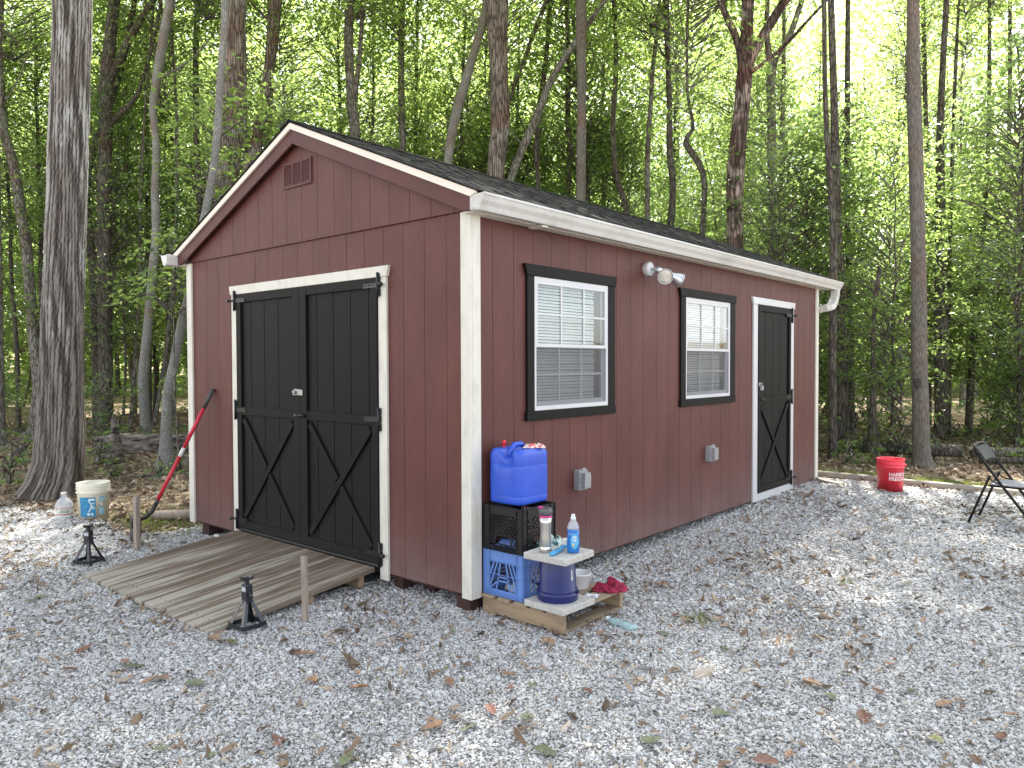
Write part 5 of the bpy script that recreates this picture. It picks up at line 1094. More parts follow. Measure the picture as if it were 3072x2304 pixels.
TR={'A':[[-6.56,-0.23,-0.11,0.37],[-6.54,-0.22,-0.02,0.33],[-6.50,-0.18,0.12,0.295],[-6.47,-0.14,0.35,0.262],[-6.47,-0.12,0.66,0.251],[-6.47,-0.11,1.18,0.226],[-6.47,-0.07,2.21,0.218],[-6.46,-0.05,2.72,0.216],[-6.45,0.01,4.14,0.209],[-6.44,0.06,5.3,0.201],[-6.44,0.07,5.68,0.201]],'B':[[-14.69,3.46,-0.03,0.231],[-14.7,3.46,0.16,0.186],[-14.69,3.5,0.94,0.149],[-14.76,3.54,3.9,0.145],[-14.78,3.65,7.62,0.142],[-14.72,3.73,8.73,0.127],[-14.67,3.81,9.63,0.123]],'B2':[[-14.77,3.66,7.69,0.082],[-14.59,3.83,8.21,0.082],[-14.41,4.0,8.73,0.082],[-14.22,4.18,9.18,0.075],[-14.01,4.37,9.59,0.067]],'B3':[[-14.74,3.65,6.72,0.06],[-14.59,3.79,7.02,0.06],[-14.39,3.97,7.26,0.056],[-14.24,4.1,7.5,0.048],[-14.17,4.17,7.76,0.037]],'B4':[[-15.54,3.62,2.97,0.1],[-15.66,3.57,4.52,0.093],[-15.74,3.53,5.31,0.093],[-15.72,3.57,5.99,0.1],[-15.63,3.66,6.42,0.093],[-15.52,3.77,6.76,0.077],[-15.37,3.92,7.37,0.07]],'C':[[-15.54,2.34,-0.0,0.161],[-15.5,2.38,0.41,0.132],[-15.48,2.42,0.96,0.125],[-15.54,2.39,1.73,0.117],[-15.62,2.35,2.57,0.11],[-15.7,2.32,3.63,0.11],[-15.74,2.3,4.22,0.106],[-15.83,2.25,4.73,0.106],[-15.91,2.2,5.39,0.103],[-16.01,2.14,6.05,0.099],[-16.13,2.05,6.49,0.095],[-16.2,2.0,7.07,0.095],[-16.25,1.99,8.03,0.092],[-16.25,2.05,9.49,0.081]],'Dd':[[-12.03,0.74,-0.02,0.19],[-12.05,0.73,0.17,0.127],[-12.08,0.74,1.44,0.11],[-12.14,0.76,3.35,0.104],[-12.2,0.79,6.05,0.092],[-12.24,0.82,7.78,0.087]],'E1':[[-16.68,4.65,-0.14,0.038],[-16.67,4.68,0.5,0.034],[-16.65,4.73,1.62,0.03],[-16.72,4.73,3.11,0.03],[-16.69,4.81,4.8,0.025],[-16.69,4.89,7.33,0.025]],'E2':[[-15.0,4.12,-0.03,0.054],[-14.95,4.18,0.58,0.043],[-14.92,4.25,1.77,0.039],[-14.87,4.34,3.15,0.039],[-14.88,4.39,4.92,0.035],[-14.85,4.48,6.86,0.031],[-14.75,4.64,9.04,0.027]],'E3':[[-12.96,3.63,-0.05,0.126],[-12.99,3.62,0.51,0.102],[-13.03,3.61,1.12,0.109],[-12.98,3.69,2.2,0.088],[-12.91,3.79,3.44,0.088],[-12.87,3.86,4.27,0.081],[-12.9,3.86,5.08,0.077],[-12.89,3.9,6.05,0.077],[-12.96,3.87,6.87,0.077],[-12.91,3.93,7.46,0.084],[-12.86,3.99,7.9,0.095],[-12.76,4.1,8.72,0.098],[-12.69,4.17,9.21,0.098]],'E4':[[-14.87,4.62,-0.02,0.059],[-14.8,4.7,0.56,0.047],[-14.7,4.83,1.6,0.047],[-14.61,4.95,2.83,0.043],[-14.55,5.06,4.58,0.04],[-14.56,5.13,6.95,0.036]],'E5':[[-14.21,5.46,-0.1,0.088],[-14.24,5.54,3.02,0.076],[-14.29,5.55,4.85,0.072],[-14.39,5.53,6.51,0.072],[-14.42,5.54,7.62,0.072],[-14.44,5.56,8.73,0.068],[-14.42,5.62,10.21,0.068]],'E6':[[-16.69,5.96,-0.18,0.053],[-16.76,6.05,4.4,0.04],[-16.87,6.09,8.31,0.04],[-16.92,6.14,11.18,0.036]],'E7':[[-16.17,5.09,-0.14,0.067],[-16.23,5.14,3.11,0.055],[-16.27,5.17,4.85,0.055],[-16.3,5.19,6.02,0.055],[-16.34,5.22,7.97,0.051],[-16.4,5.25,10.7,0.046]],'F':[[-8.33,1.94,-0.03,0.148],[-8.34,1.94,0.1,0.107],[-8.34,1.95,0.42,0.084],[-8.33,1.97,0.98,0.077],[-8.26,2.06,1.55,0.071],[-8.17,2.15,2.18,0.066],[-8.08,2.26,2.7,0.061],[-8.01,2.33,3.26,0.061],[-7.94,2.41,3.78,0.059],[-7.84,2.52,4.56,0.056],[-7.81,2.57,5.15,0.056],[-7.79,2.61,5.86,0.054],[-7.76,2.66,6.57,0.051],[-7.75,2.68,7.04,0.051]],'G':[[-10.95,4.31,-0.11,0.316],[-10.98,4.31,0.75,0.266],[-11.03,4.39,4.65,0.233],[-10.97,4.48,5.66,0.226],[-10.95,4.53,6.59,0.223],[-10.92,4.63,8.74,0.213]],'H':[[-12.46,5.65,-0.02,0.166],[-12.53,5.71,3.68,0.143],[-12.49,5.82,5.88,0.14],[-12.4,5.92,6.4,0.132],[-12.33,6.0,7.1,0.125],[-12.23,6.11,7.79,0.117],[-12.16,6.2,8.67,0.128],[-12.12,6.27,9.71,0.151]],'H2':[[-13.88,7.06,-0.11,0.118],[-14.0,7.19,6.89,0.101],[-14.0,7.23,7.82,0.097],[-13.98,7.3,9.42,0.089],[-13.96,7.36,10.69,0.084]],'I':[[-11.38,7.9,-0.11,0.144],[-11.46,7.99,4.6,0.128],[-11.51,8.02,6.86,0.12],[-11.57,7.99,7.56,0.136],[-11.61,7.97,7.97,0.112],[-11.66,7.96,9.0,0.108],[-11.67,7.99,10.2,0.104]],'I2':[[-11.54,8.03,7.8,0.072],[-11.5,8.08,8.36,0.06],[-11.47,8.12,8.72,0.056],[-11.44,8.17,9.47,0.052],[-11.41,8.22,10.19,0.048]],'J':[[-11.29,9.29,-0.12,0.118],[-11.37,9.42,5.62,0.097],[-11.41,9.43,6.77,0.093],[-11.47,9.44,8.73,0.084],[-11.49,9.49,10.68,0.076]],'K':[[-7.22,8.18,-0.11,0.275],[-7.25,8.25,2.78,0.206],[-7.27,8.32,5.24,0.179],[-7.21,8.41,6.35,0.193],[-7.21,8.41,6.64,0.206],[-7.24,8.41,7.38,0.189],[-7.29,8.41,8.28,0.206],[-7.3,8.42,8.97,0.234]],'L':[[-9.09,8.55,-0.03,0.113],[-9.13,8.64,3.67,0.102],[-9.1,8.74,5.93,0.094],[-9.01,8.86,6.91,0.106],[-8.84,9.03,7.78,0.106],[-8.67,9.2,8.57,0.098],[-8.54,9.34,9.25,0.091],[-8.48,9.41,9.7,0.083]],'L2':[[-10.9,10.95,-0.12,0.053],[-10.98,11.1,6.45,0.044],[-11.01,11.14,8.08,0.04],[-10.97,11.24,10.27,0.036]],'M':[[-7.48,8.62,-0.02,0.099],[-7.45,8.76,3.53,0.085],[-7.39,8.88,5.3,0.078],[-7.28,8.99,5.73,0.085],[-7.17,9.1,6.09,0.089],[-7.03,9.23,6.51,0.089],[-6.9,9.35,6.91,0.078],[-6.81,9.45,7.29,0.071],[-6.71,9.54,7.57,0.067],[-6.55,9.69,7.93,0.064],[-6.35,9.88,8.32,0.064],[-6.08,10.13,8.85,0.057],[-5.89,10.3,9.2,0.05]],'N2':[[-9.55,11.04,7.13,0.063],[-9.38,11.22,8.13,0.059],[-9.27,11.33,8.64,0.055],[-9.13,11.47,9.11,0.055],[-8.95,11.65,9.82,0.055],[-8.71,11.88,10.66,0.059]],'N':[[-5.88,9.33,-0.08,0.131],[-5.91,9.4,2.77,0.103],[-5.93,9.46,4.82,0.096],[-5.95,9.52,7.05,0.096],[-5.97,9.54,8.28,0.103],[-5.98,9.56,8.96,0.11]],'O':[[-8.7,11.53,-0.04,0.076],[-8.81,11.64,5.82,0.059],[-8.85,11.64,6.79,0.076],[-8.83,11.66,7.29,0.08],[-8.79,11.73,8.05,0.076],[-8.69,11.86,9.4,0.059],[-8.64,11.94,10.66,0.051]],'P':[[-8.74,12.82,-0.08,0.08],[-8.83,12.95,6.21,0.071],[-8.79,13.01,6.98,0.075],[-8.86,12.98,7.86,0.071],[-8.87,13.02,9.51,0.062],[-8.93,13.03,11.15,0.058]],'Q':[[-6.42,12.17,-0.13,0.096],[-6.54,12.23,4.58,0.076],[-6.61,12.19,5.38,0.072],[-6.76,12.08,5.92,0.068],[-6.81,12.06,6.58,0.06],[-6.84,12.06,7.22,0.06],[-6.8,12.14,8.7,0.056],[-6.86,12.14,10.17,0.052]],'R':[[-5.17,11.93,-0.09,0.106],[-5.25,12.01,4.4,0.083],[-5.26,12.01,4.62,0.083],[-5.23,12.07,5.46,0.075],[-5.29,12.03,6.19,0.075],[-5.32,12.05,7.42,0.064],[-5.36,12.05,8.29,0.064],[-5.42,12.05,9.68,0.072]],'S':[[-6.12,12.43,-0.1,0.08],[-6.19,12.56,5.38,0.06],[-6.19,12.6,6.84,0.06],[-6.15,12.67,7.77,0.056],[-6.14,12.69,8.33,0.056],[-6.08,12.78,9.21,0.052],[-6.03,12.86,10.17,0.044]],'Tt':[[-9.12,15.13,0.01,0.068],[-9.23,15.24,6.24,0.054],[-9.3,15.26,8.5,0.049],[-9.29,15.34,10.65,0.044],[-9.34,15.35,12.12,0.039]],'U':[[-3.28,9.6,-0.04,0.075],[-3.31,9.66,2.64,0.059],[-3.32,9.7,3.83,0.053],[-3.3,9.74,4.77,0.053],[-3.33,9.72,5.0,0.056],[-3.4,9.67,5.21,0.062],[-3.51,9.58,5.42,0.062],[-3.58,9.53,5.54,0.059],[-3.56,9.55,5.68,0.047],[-3.49,9.62,5.82,0.037],[-3.49,9.62,5.99,0.031],[-3.55,9.58,6.3,0.025],[-3.57,9.57,6.5,0.025],[-3.59,9.58,7.3,0.025],[-3.59,9.61,8.23,0.025]],'V':[[-2.63,9.49,-0.08,0.198],[-2.64,9.55,1.99,0.15],[-2.64,9.61,3.54,0.147],[-2.66,9.62,4.27,0.141],[-2.65,9.65,4.99,0.153],[-2.62,9.69,5.59,0.138],[-2.59,9.74,6.04,0.138],[-2.56,9.78,6.6,0.144],[-2.54,9.81,6.96,0.126],[-2.54,9.83,7.44,0.108],[-2.53,9.86,7.98,0.102]],'V2':[[-2.58,9.77,6.69,0.072],[-2.63,9.73,7.08,0.066],[-2.7,9.69,7.38,0.063],[-2.82,9.6,7.68,0.06],[-2.91,9.53,7.98,0.057]],'V3':[[-2.54,9.8,6.63,0.084],[-2.46,9.88,6.96,0.084],[-2.35,9.99,7.27,0.084],[-2.21,10.11,7.56,0.081],[-2.05,10.27,7.92,0.078],[-1.94,10.37,8.16,0.075]],'W':[[-3.44,13.42,-0.06,0.128],[-3.52,13.5,4.39,0.098],[-3.57,13.56,7.3,0.094],[-3.59,13.56,7.87,0.102],[-3.62,13.55,8.32,0.075],[-3.68,13.52,9.0,0.06],[-3.67,13.55,9.68,0.053]],'W2':[[-3.58,13.57,7.79,0.068],[-3.52,13.64,8.32,0.064],[-3.41,13.74,8.58,0.068],[-3.26,13.88,8.92,0.068],[-3.15,13.99,9.37,0.064],[-3.08,14.06,9.67,0.06]],'X':[[-0.63,8.71,-0.09,0.093],[-0.64,8.71,0.11,0.07],[-0.64,8.72,0.38,0.062],[-0.66,8.74,1.5,0.057],[-0.67,8.79,3.18,0.054],[-0.7,8.78,3.96,0.046],[-0.77,8.76,4.91,0.041],[-0.81,8.75,5.87,0.036],[-0.83,8.77,6.82,0.036],[-0.84,8.77,7.06,0.036]],'Y':[[-0.97,10.27,-0.07,0.121],[-0.97,10.3,0.88,0.095],[-1.0,10.32,2.08,0.092],[-1.02,10.32,2.76,0.089],[-1.09,10.29,3.73,0.084],[-1.13,10.29,4.85,0.075],[-1.16,10.3,5.87,0.063],[-1.21,10.31,7.16,0.058],[-1.23,10.31,7.74,0.052]],'Z':[[-1.36,12.04,-0.08,0.078],[-1.37,12.07,1.06,0.065],[-1.38,12.08,1.51,0.058],[-1.43,12.1,3.32,0.058],[-1.46,12.09,4.01,0.058],[-1.49,12.12,5.51,0.055],[-1.5,12.15,6.71,0.052],[-1.52,12.19,8.51,0.045]],'AA':[[0.66,8.5,-0.07,0.202],[0.66,8.5,-0.01,0.155],[0.64,8.49,0.12,0.125],[0.63,8.49,0.31,0.115],[0.62,8.5,0.92,0.108],[0.6,8.5,1.49,0.104],[0.57,8.53,2.97,0.096],[0.52,8.53,4.39,0.096],[0.48,8.53,5.48,0.089],[0.46,8.55,6.57,0.08]],'AB':[[-0.02,13.19,-0.1,0.149],[-0.03,13.21,0.47,0.126],[-0.05,13.24,1.85,0.126],[-0.09,13.27,3.97,0.097],[-0.12,13.31,5.8,0.071],[-0.11,13.36,7.01,0.058],[-0.07,13.45,8.5,0.052]],'AB2':[[-0.11,14.31,-0.09,0.055],[-0.12,14.35,1.51,0.045],[-0.14,14.42,4.12,0.038],[-0.12,14.53,6.53,0.034]],'AC':[[-1.0,16.84,-0.16,0.072],[-1.08,16.95,4.97,0.056],[-1.13,16.96,6.55,0.056],[-1.19,16.97,8.3,0.052],[-1.24,16.98,10.15,0.048]],'AD':[[-0.4,9.83,-0.09,0.093],[-0.38,9.86,0.13,0.082],[-0.38,9.87,0.52,0.066],[-0.38,9.89,1.14,0.041],[-0.39,9.92,2.21,0.033],[-0.32,10.0,3.03,0.03]],'AE':[[0.4,16.73,-0.07,0.075],[0.41,16.76,0.7,0.064],[0.44,16.84,1.92,0.06],[0.48,16.91,3.25,0.057],[0.5,16.97,4.38,0.053],[0.52,17.07,7.02,0.045],[0.49,17.14,9.66,0.038]],'AF':[[0.2,14.58,-0.09,0.083],[0.22,14.62,0.76,0.069],[0.26,14.7,1.88,0.065],[0.31,14.79,3.43,0.052],[0.37,14.87,4.12,0.048],[0.43,14.98,6.18,0.041],[0.41,15.06,8.93,0.034]]}

# ---------------------------------------------------------------- trees
def leaves_mesh(name, cen, nor, size, mats, twigs=None):
    """one folded diamond per leaf; cen, nor (n,3), size (n,)"""
    n = len(cen); nor = nor/np.linalg.norm(nor, axis=1, keepdims=True)
    r = NR.normal(size=(n, 3)); t = r-nor*(r*nor).sum(1, keepdims=True); t /= np.linalg.norm(t, axis=1, keepdims=True); s = np.cross(nor, t)
    L_ = size[:, None]; w = L_*NR.uniform(.30, .42, (n, 1)); up_ = nor*L_*.10; droop = np.array([0, 0, -1.])*L_*.12
    v = np.stack([cen-t*L_*.5, cen+s*w+up_, cen+t*L_*.5+droop, cen-s*w+up_], 1).reshape(-1, 3)
    b = np.arange(n)[:, None]*4; f = np.concatenate([b+[0, 1, 2], b+[0, 2, 3]])
    mi = np.zeros(len(f), np.int32)
    if twigs:
        tv, tf = [], []; o = len(v)
        for a, c, ra, rb in twigs:
            a = np.asarray(a, float); c = np.asarray(c, float); d = c-a; d = d/(np.linalg.norm(d)+1e-9); q = np.cross(d, [0.3, .2, .93]); q /= np.linalg.norm(q)+1e-9; p = np.cross(d, q)
            for k in range(3):
                an = k*2.094; tv.append(a+(q*math.cos(an)+p*math.sin(an))*ra)
            for k in range(3):
                an = k*2.094; tv.append(c+(q*math.cos(an)+p*math.sin(an))*rb)
            for k in range(3):
                k2 = (k+1) % 3; tf += [[o+k, o+k2, o+3+k2], [o+k, o+3+k2, o+3+k]]
            o += 6
        v = np.concatenate([v, np.array(tv)]); f = np.concatenate([f, np.array(tf)]); mi = np.concatenate([mi, np.ones(len(tf), np.int32)])
    me = fastmesh(name, v, f); me.polygons.foreach_set('material_index', mi)
    for m in mats: me.materials.append(m)
    return me
def crown_mesh(name, R, H, nspray, lps, size, tilt=.35, seed=0, flat=.6, m=None, spray=.45, low=0.0):
    """crown around the axis, z from 0 to H; sprays of leaves at the ends of twigs, in loose tiers"""
    r = np.random.default_rng(seed); cs = []; ns = []; ss = []; tw = []
    lumps = [(r.uniform(0, 2*PI), r.uniform(.1, .95), r.uniform(.5, 1)) for _ in range(9)]
    k = 0
    while k < nspray:
        a = r.uniform(0, 2*PI); z = r.uniform(0, 1); prof = math.sin(PI*min(1, (z*.86+.12)))**.7
        lump = max(math.exp(-((math.remainder(a-la, 2*PI))/.8)**2-((z-lz)/.16)**2)*lw for la, lz, lw in lumps)
        if r.uniform() > .22+.95*lump: continue
        rr = R*prof*r.uniform(.18, 1)**.6*(.7+.45*lump); c = np.array([rr*math.cos(a), rr*math.sin(a), z*H]); k += 1
        n0 = np.array([r.normal(0, tilt)+.25*math.cos(a), r.normal(0, tilt)+.25*math.sin(a), 1.0]); n0 /= np.linalg.norm(n0)
        e1 = np.cross(n0, [1, .1, 0]); e1 /= np.linalg.norm(e1); e2 = np.cross(n0, e1)
        q = r.normal(0, spray, (lps, 2))*[1, flat]; an = a; q = np.stack([q[:, 0]*math.cos(an)-q[:, 1]*math.sin(an), q[:, 0]*math.sin(an)+q[:, 1]*math.cos(an)], -1)
        cs.append(c+q[:, :1]*e1+q[:, 1:]*e2+n0*r.normal(0, .07*spray/.45, (lps, 1))); ns.append(n0+r.normal(0, .38, (lps, 3))); ss.append(size*np.exp(r.normal(0, .25, lps)))
        z0 = max(-.2*H*low, z*H-rr*r.uniform(.25, .8)); tw.append(((0, 0, z0), c*.55+np.array([0, 0, z0])*.45+[0, 0, .1], .014, .010)); tw.append((c*.55+np.array([0, 0, z0])*.45+[0, 0, .1], c, .010, .004))
    return leaves_mesh(name, np.concatenate(cs), np.concatenate(ns), np.concatenate(ss), [m or M['leaf'], M['bark_grey']], tw)
CAN = [crown_mesh('crown', 3.2, 8.5, 215, 30, .104, seed=s, spray=.45) for s in (1, 2, 3, 4)]
CANL = [crown_mesh('crown', 2.2, 7.0, 150, 26, .095, seed=s, spray=.42, tilt=.45) for s in (5, 6, 7)]
UND = [crown_mesh('crown', 1.9, 5.2, 165, 30, .086, tilt=.22, seed=s, m=M['leaf_low'] if s % 2 else M['leaf'], spray=.30, flat=.75) for s in (11, 12, 13, 14, 15)]
SAP = [crown_mesh('crown', .75, 1.5, 34, 18, .07, tilt=.3, seed=s, m=M['leaf_low'], spray=.20) for s in (21, 22, 23)]
SEED = [crown_mesh('leaves', .22, .28, 12, 7, .055, tilt=.4, seed=s, m=M['leaf_low'], spray=.07) for s in (31, 32, 33)]
SPR = [crown_mesh('crown', 1.0, 1.6, 34, 12, .115, tilt=.35, seed=s, m=M['leaf'], spray=.30) for s in (41, 42)]

def smooth(pts, step=.3):
    P = [np.array(q, float) for q in pts]; out = []
    for i in range(len(P)-1):
        p0, p1, p2, p3 = P[max(i-1, 0)], P[i], P[i+1], P[min(i+2, len(P)-1)]; n = max(1, int(np.linalg.norm(p2[:3]-p1[:3])/step))
        n = min(n, 12)
        for k in range(n):
            t = k/n; out.append(.5*((2*p1)+(-p0+p2)*t+(2*p0-5*p1+4*p2-p3)*t*t+(-p0+3*p1-3*p2+p3)*t**3))
    out.append(P[-1]); return out
def trunk_tube(b, pts, seg=14, seed=0, wob=.05):
    r = np.random.default_rng(seed); ph = r.uniform(0, 6.28, 6); P = smooth(pts); n0 = len(b.v)
    c = [Vector(q[:3]) for q in P]; rr = [max(.004, q[3]) for q in P]; b.tube(c, rr, seg=seg)
    for i in range(len(P)):
        cc = c[i]
        for k in range(seg):
            j = n0+i*seg+k; v = Vector(b.v[j]); a = 2*PI*k/seg; f = 1+wob*(math.sin(3*a+ph[0]+cc.z*.8)*.6+math.sin(2*a+ph[1]+cc.z*2.1)*.5+math.sin(5*a+ph[2]+cc.z*3.3)*.3)
            b.v[j] = tuple(cc+(v-cc)*f)
def extend(pts, top, seed):
    r = random.Random(seed); pts = [list(q) for q in pts]; g = pts[0]
    pts.insert(0, [g[0], g[1], min(g[2], h1(g[0], g[1]))-.35, g[3]*1.12])
    a, b = pts[-2], pts[-1]; d = Vector((b[0]-a[0], b[1]-a[1], b[2]-a[2])).normalized(); z0 = b[2]; p = list(b)
    while p[2] < top and top-z0 > .5:
        d = (d+Vector((r.uniform(-.06, .06), r.uniform(-.06, .06), .25))).normalized(); s = 1.1; f = max(0, (top-p[2])/(top-z0+.01))
        p = [p[0]+d.x*s, p[1]+d.y*s, p[2]+d.z*s, max(.012, b[3]*(.15+.85*f))]; pts.append(list(p))
    return pts
def limbs(b, pts, seed, n, zlo, L_=(1.5, 3.5)):
    r = random.Random(seed); P = smooth(pts, .5); cand = [q for q in P if q[2] > zlo]
    for k in range(n):
        if not cand: return
        q = r.choice(cand); a = r.uniform(0, 2*PI); l = r.uniform(*L_); rr = q[3]*r.uniform(.22, .42); e = r.uniform(.35, 1.1)
        p = [[q[0], q[1], q[2], rr]]; x, y, z = q[:3]
        for j in range(5):
            e2 = e+.12*j; x += math.cos(a)*math.cos(e2)*l/5; y += math.sin(a)*math.cos(e2)*l/5; z += math.sin(e2)*l/5; a += r.uniform(-.3, .3); p.append([x, y, z, max(.004, rr*(1-.17*(j+1)))])
        trunk_tube(b, p, 7, seed+k, .03)
def bark_disp(b, n0, c, seg, amp, nr_, seed):
    pass
TREES = {   # name key: (branches, bark, label, crown kind, top height)
 'B': (['B2', 'B3'], 'bark_dark', 'tall dark trunk with two side limbs, next right of the big oak', 17),
 'B4': ([], 'bark_dark', 'dark leaning trunk curving out from behind the big oak', 14),
 'C': ([], 'bark_grey', 'curved brown trunk bending left, just left of the big oak', 13),
 'Dd': ([], 'bark_grey', 'grey trunk with flared foot cut by the left edge', 15),
 'E1': ([], 'bark_grey', 'very thin crooked stem between the dark two-limbed tree and the grey leaning trees', 9),
 'E2': ([], 'bark_grey', 'thin swaying stem left of the pale mossy twin-bend trunk', 12),
 'E3': ([], 'bark_pale', 'pale mossy trunk with a double bend rising left of the shed', 14),
 'E4': ([], 'bark_grey', 'slim trunk leaning right, just left of the shed corner', 12),
 'F': ([], 'bark_pale', 'pale grey smooth trunk leaning right behind the left corner of the shed', 15),
 'E5': ([], 'bark_dark', 'straight dark slim trunk behind the left roof slope', 14),
 'E6': ([], 'bark_dark', 'thinnest straight dark stem above the left gutter', 11),
 'E7': ([], 'bark_dark', 'dark slim trunk hugging the mossy double-bend tree', 13),
 'G': ([], 'bark_brown', 'thick brown trunk with scaly bark behind the left roof slope', 18),
 'H': ([], 'bark_brown', 'curved trunk just left of the gable peak', 16),
 'H2': ([], 'bark_grey', 'slim trunk partly hidden by the curved trunk at the gable peak', 13),
 'I': (['I2'], 'bark_grey', 'grey trunk forking into two stems just right of the gable peak', 15),
 'J': ([], 'bark_grey', 'slim straight grey trunk between the forked grey tree and the thick central trunk', 15),
 'K': ([], 'bark_brown', 'thick brown ridged trunk rising behind the middle of the roof', 18),
 'L': ([], 'bark_pale', 'mossy trunk leaning right, left of the thick central trunk', 14),
 'L2': ([], 'bark_dark', 'thin dark stem beside the mossy leaning trunk', 11),
 'M': ([], 'bark_grey', 'strongly leaning trunk sweeping up to the right behind the roof', 12),
 'N2': ([], 'bark_grey', 'thin leaning stem crossing out from behind the thick central trunk', 12),
 'N': ([], 'bark_pine', 'very straight ash-grey trunk right of the sweeping leaning tree', 17),
 'O': ([], 'bark_dark', 'dark slim trunk crossing the sweeping leaning tree', 12),
 'P': ([], 'bark_dark', 'dark slim trunk just left of the very straight ash-grey one', 13),
 'Q': ([], 'bark_dark', 'wavering dark trunk with leafy stem, right of the straight ash-grey one', 13),
 'S': ([], 'bark_grey', 'thin grey trunk left of the dark straight one over the far window', 12),
 'Tt': ([], 'bark_grey', 'thin pale stem just right of the very straight ash-grey trunk', 11),
 'R': ([], 'bark_dark', 'dark straight trunk behind the roof above the wall lamp', 14),
 'U': ([], 'bark_dark', 'thin stem with a sharp S-bend, left of the reddish forked tree', 11),
 'V': (['V2', 'V3'], 'bark_red', 'reddish peeling trunk forking into three limbs behind the right of the roof', 13),
 'W': (['W2'], 'bark_grey', 'grey tree fanning into several upright stems right of the reddish forked one', 13),
 'X': ([], 'bark_dark', 'knobbly dark trunk touching the far gutter end', 14),
 'Y': ([], 'bark_dark', 'broad dark mossy trunk just right of the shed far corner', 14),
 'Z': ([], 'bark_dark', 'straight dark trunk close behind the broad mossy one', 14),
 'AA': ([], 'bark_pine', 'tall straight ash-grey trunk standing right of the red bucket', 17),
 'AB': ([], 'bark_dark', 'thick dark trunk in the undergrowth right of the ash-grey tree', 13),
 'AB2': ([], 'bark_dark', 'thin stem close to the thick dark trunk in the undergrowth', 10),
 'AC': ([], 'bark_dark', 'slender trunk hidden behind the tall ash-grey tree', 11),
 'AE': ([], 'bark_dark', 'dark slim trunk rightmost in the undergrowth above the chair', 12),
 'AF': ([], 'bark_dark', 'dark trunk in leaves between the thick dark one and the chair', 12),
}
for i, (k, (br, bk, lab, top)) in enumerate(TREES.items()):
    P0 = TR[k]; x, y, z = P0[0][:3]
    if z > .6: P0 = [[x+.1, y, h1(x, y)+.0, P0[0][3]*1.4]]+P0
    x, y, z = P0[0][:3]; P1 = extend(P0, top, i); t = thing('tree', (x, y, h1(x, y)), lab, 'tree'); b = MB()
    near = k in ('AA', 'F', 'X', 'Y', 'G', 'K', 'V', 'B')
    trunk_tube(b, P1, 28 if near else 16, i, .05)
    for q in br: trunk_tube(b, extend(TR[q], top-.5, i+50)[1:], 14, i+9, .04)
    limbs(b, P1, i, 3, max(4.5, top*.5)); o = b.build('trunk', M[bk], t)
    e = P1[-1]; thin_ = P0[-1][3] < .075
    me = (CANL if thin_ else CAN)[i % (3 if thin_ else 4)]; hgt = 7 if thin_ else 8.5
    if k in ('E1', 'E6'): me = UND[i % 5]; hgt = 5.2
    s = R0.uniform(.85, 1.1)*(.72 if k in ('X', 'Y', 'Z', 'AB', 'AB2', 'AC', 'AE', 'AF', 'O', 'P', 'Q', 'S') else 1); place('crown', me, (e[0], e[1], e[2]-hgt*.72*s), t, rot=(0, 0, R0.uniform(0, 6.28)), sc=(s, s, s))
for nm_, (x, y, z, s) in {'K': (-2.2, 7.2, 10.5, 1.0), 'V': (.3, 8.6, 10.5, .75), 'AA': (2.6, 9.6, 10, .6), 'G': (-4.6, 6.4, 11, 1.0), 'N': (-.6, 6.6, 12.5, .85)}.items():  # extra crowns above the view, added to shade the gravel and break up sun patches
    tr_ = [o for o in C.objects if o.get('label') == TREES[nm_][2]][0]; place('crown', CAN[int(z*2) % 4], (x, y, z), tr_, rot=(0, 0, z), sc=(s, s, s*.8))
# broken snag on the right
P0 = TR['AD']; t = thing('dead_tree', (P0[0][0], P0[0][1], 0), 'broken grey trunk with a dark split foot behind the red bucket', 'dead tree'); b = MB(); P1 = extend(P0, 2.2, 3); trunk_tube(b, P1, 14, 3, .12); b.build('trunk', M['bark_dark'], t)
# the big oak: plated bark as relief
ok = thing('oak_tree', (-6.5, -.18, h1(-6.5, -.18)), 'massive oak trunk with furrowed pale and dark bark and a flared foot at the left', 'tree')
P1 = extend(TR['A'], 17, 99); P = smooth(P1, .3); Pz = np.array([q[2] for q in P]); Pa = np.array(P); SEG = 260
zz = np.arange(-.38, 6.6, .026); zs = list(zz)+[7+.5*k for k in range(20)]
zs = np.array(zs); px = np.interp(zs, Pz, Pa[:, 0]); py = np.interp(zs, Pz, Pa[:, 1]); pr = np.interp(zs, Pz, Pa[:, 3])
th = np.arange(SEG)/SEG*2*PI; Z, T_ = np.meshgrid(zs, th, indexing='ij')
r_ = np.random.default_rng(77)
def nz2(T_, Z, ft, fz, n, seed):
    r = np.random.default_rng(seed); s = 0
    for _ in range(n): s = s+np.sin(round(r.uniform(.4, 1)*ft)*T_+r.uniform(-1, 1)*fz*Z+r.uniform(0, 6.28))
    return s/math.sqrt(n)
warp = .13*nz2(T_, Z, 5, 2.2, 5, 1)+.045*nz2(T_, Z, 12, 9, 5, 2)
rid = np.abs(np.sin(15*(T_+warp*.8)))**.9; rid2 = np.abs(np.sin(29*(T_+warp*.4)+3*nz2(T_, Z, 4, 9, 4, 5)))
brk = np.clip(nz2(T_, Z, 12, 9, 6, 4)*.4+.8, .3, 1)
rid3 = np.abs(np.sin(24*T_+2.6*nz2(T_, Z, 9, 7, 6, 8))*np.sin(9*Z+2.4*nz2(T_, Z, 10, 8, 6, 9)))**.5
disp = (rid*.014+rid2*.003+rid3*.006)*brk+.0025*nz2(T_, Z, 60, 60, 8, 6)
root = 1+np.exp(-np.clip(Z+.1, 0, 9)/.16)*.16*(.5+.5*np.sin(4*T_+.6))
RR = pr[:, None]*root*(1+.035*np.sin(2*T_+Z*.7)+.03*np.sin(3*T_-Z*.5+1))-.015+disp
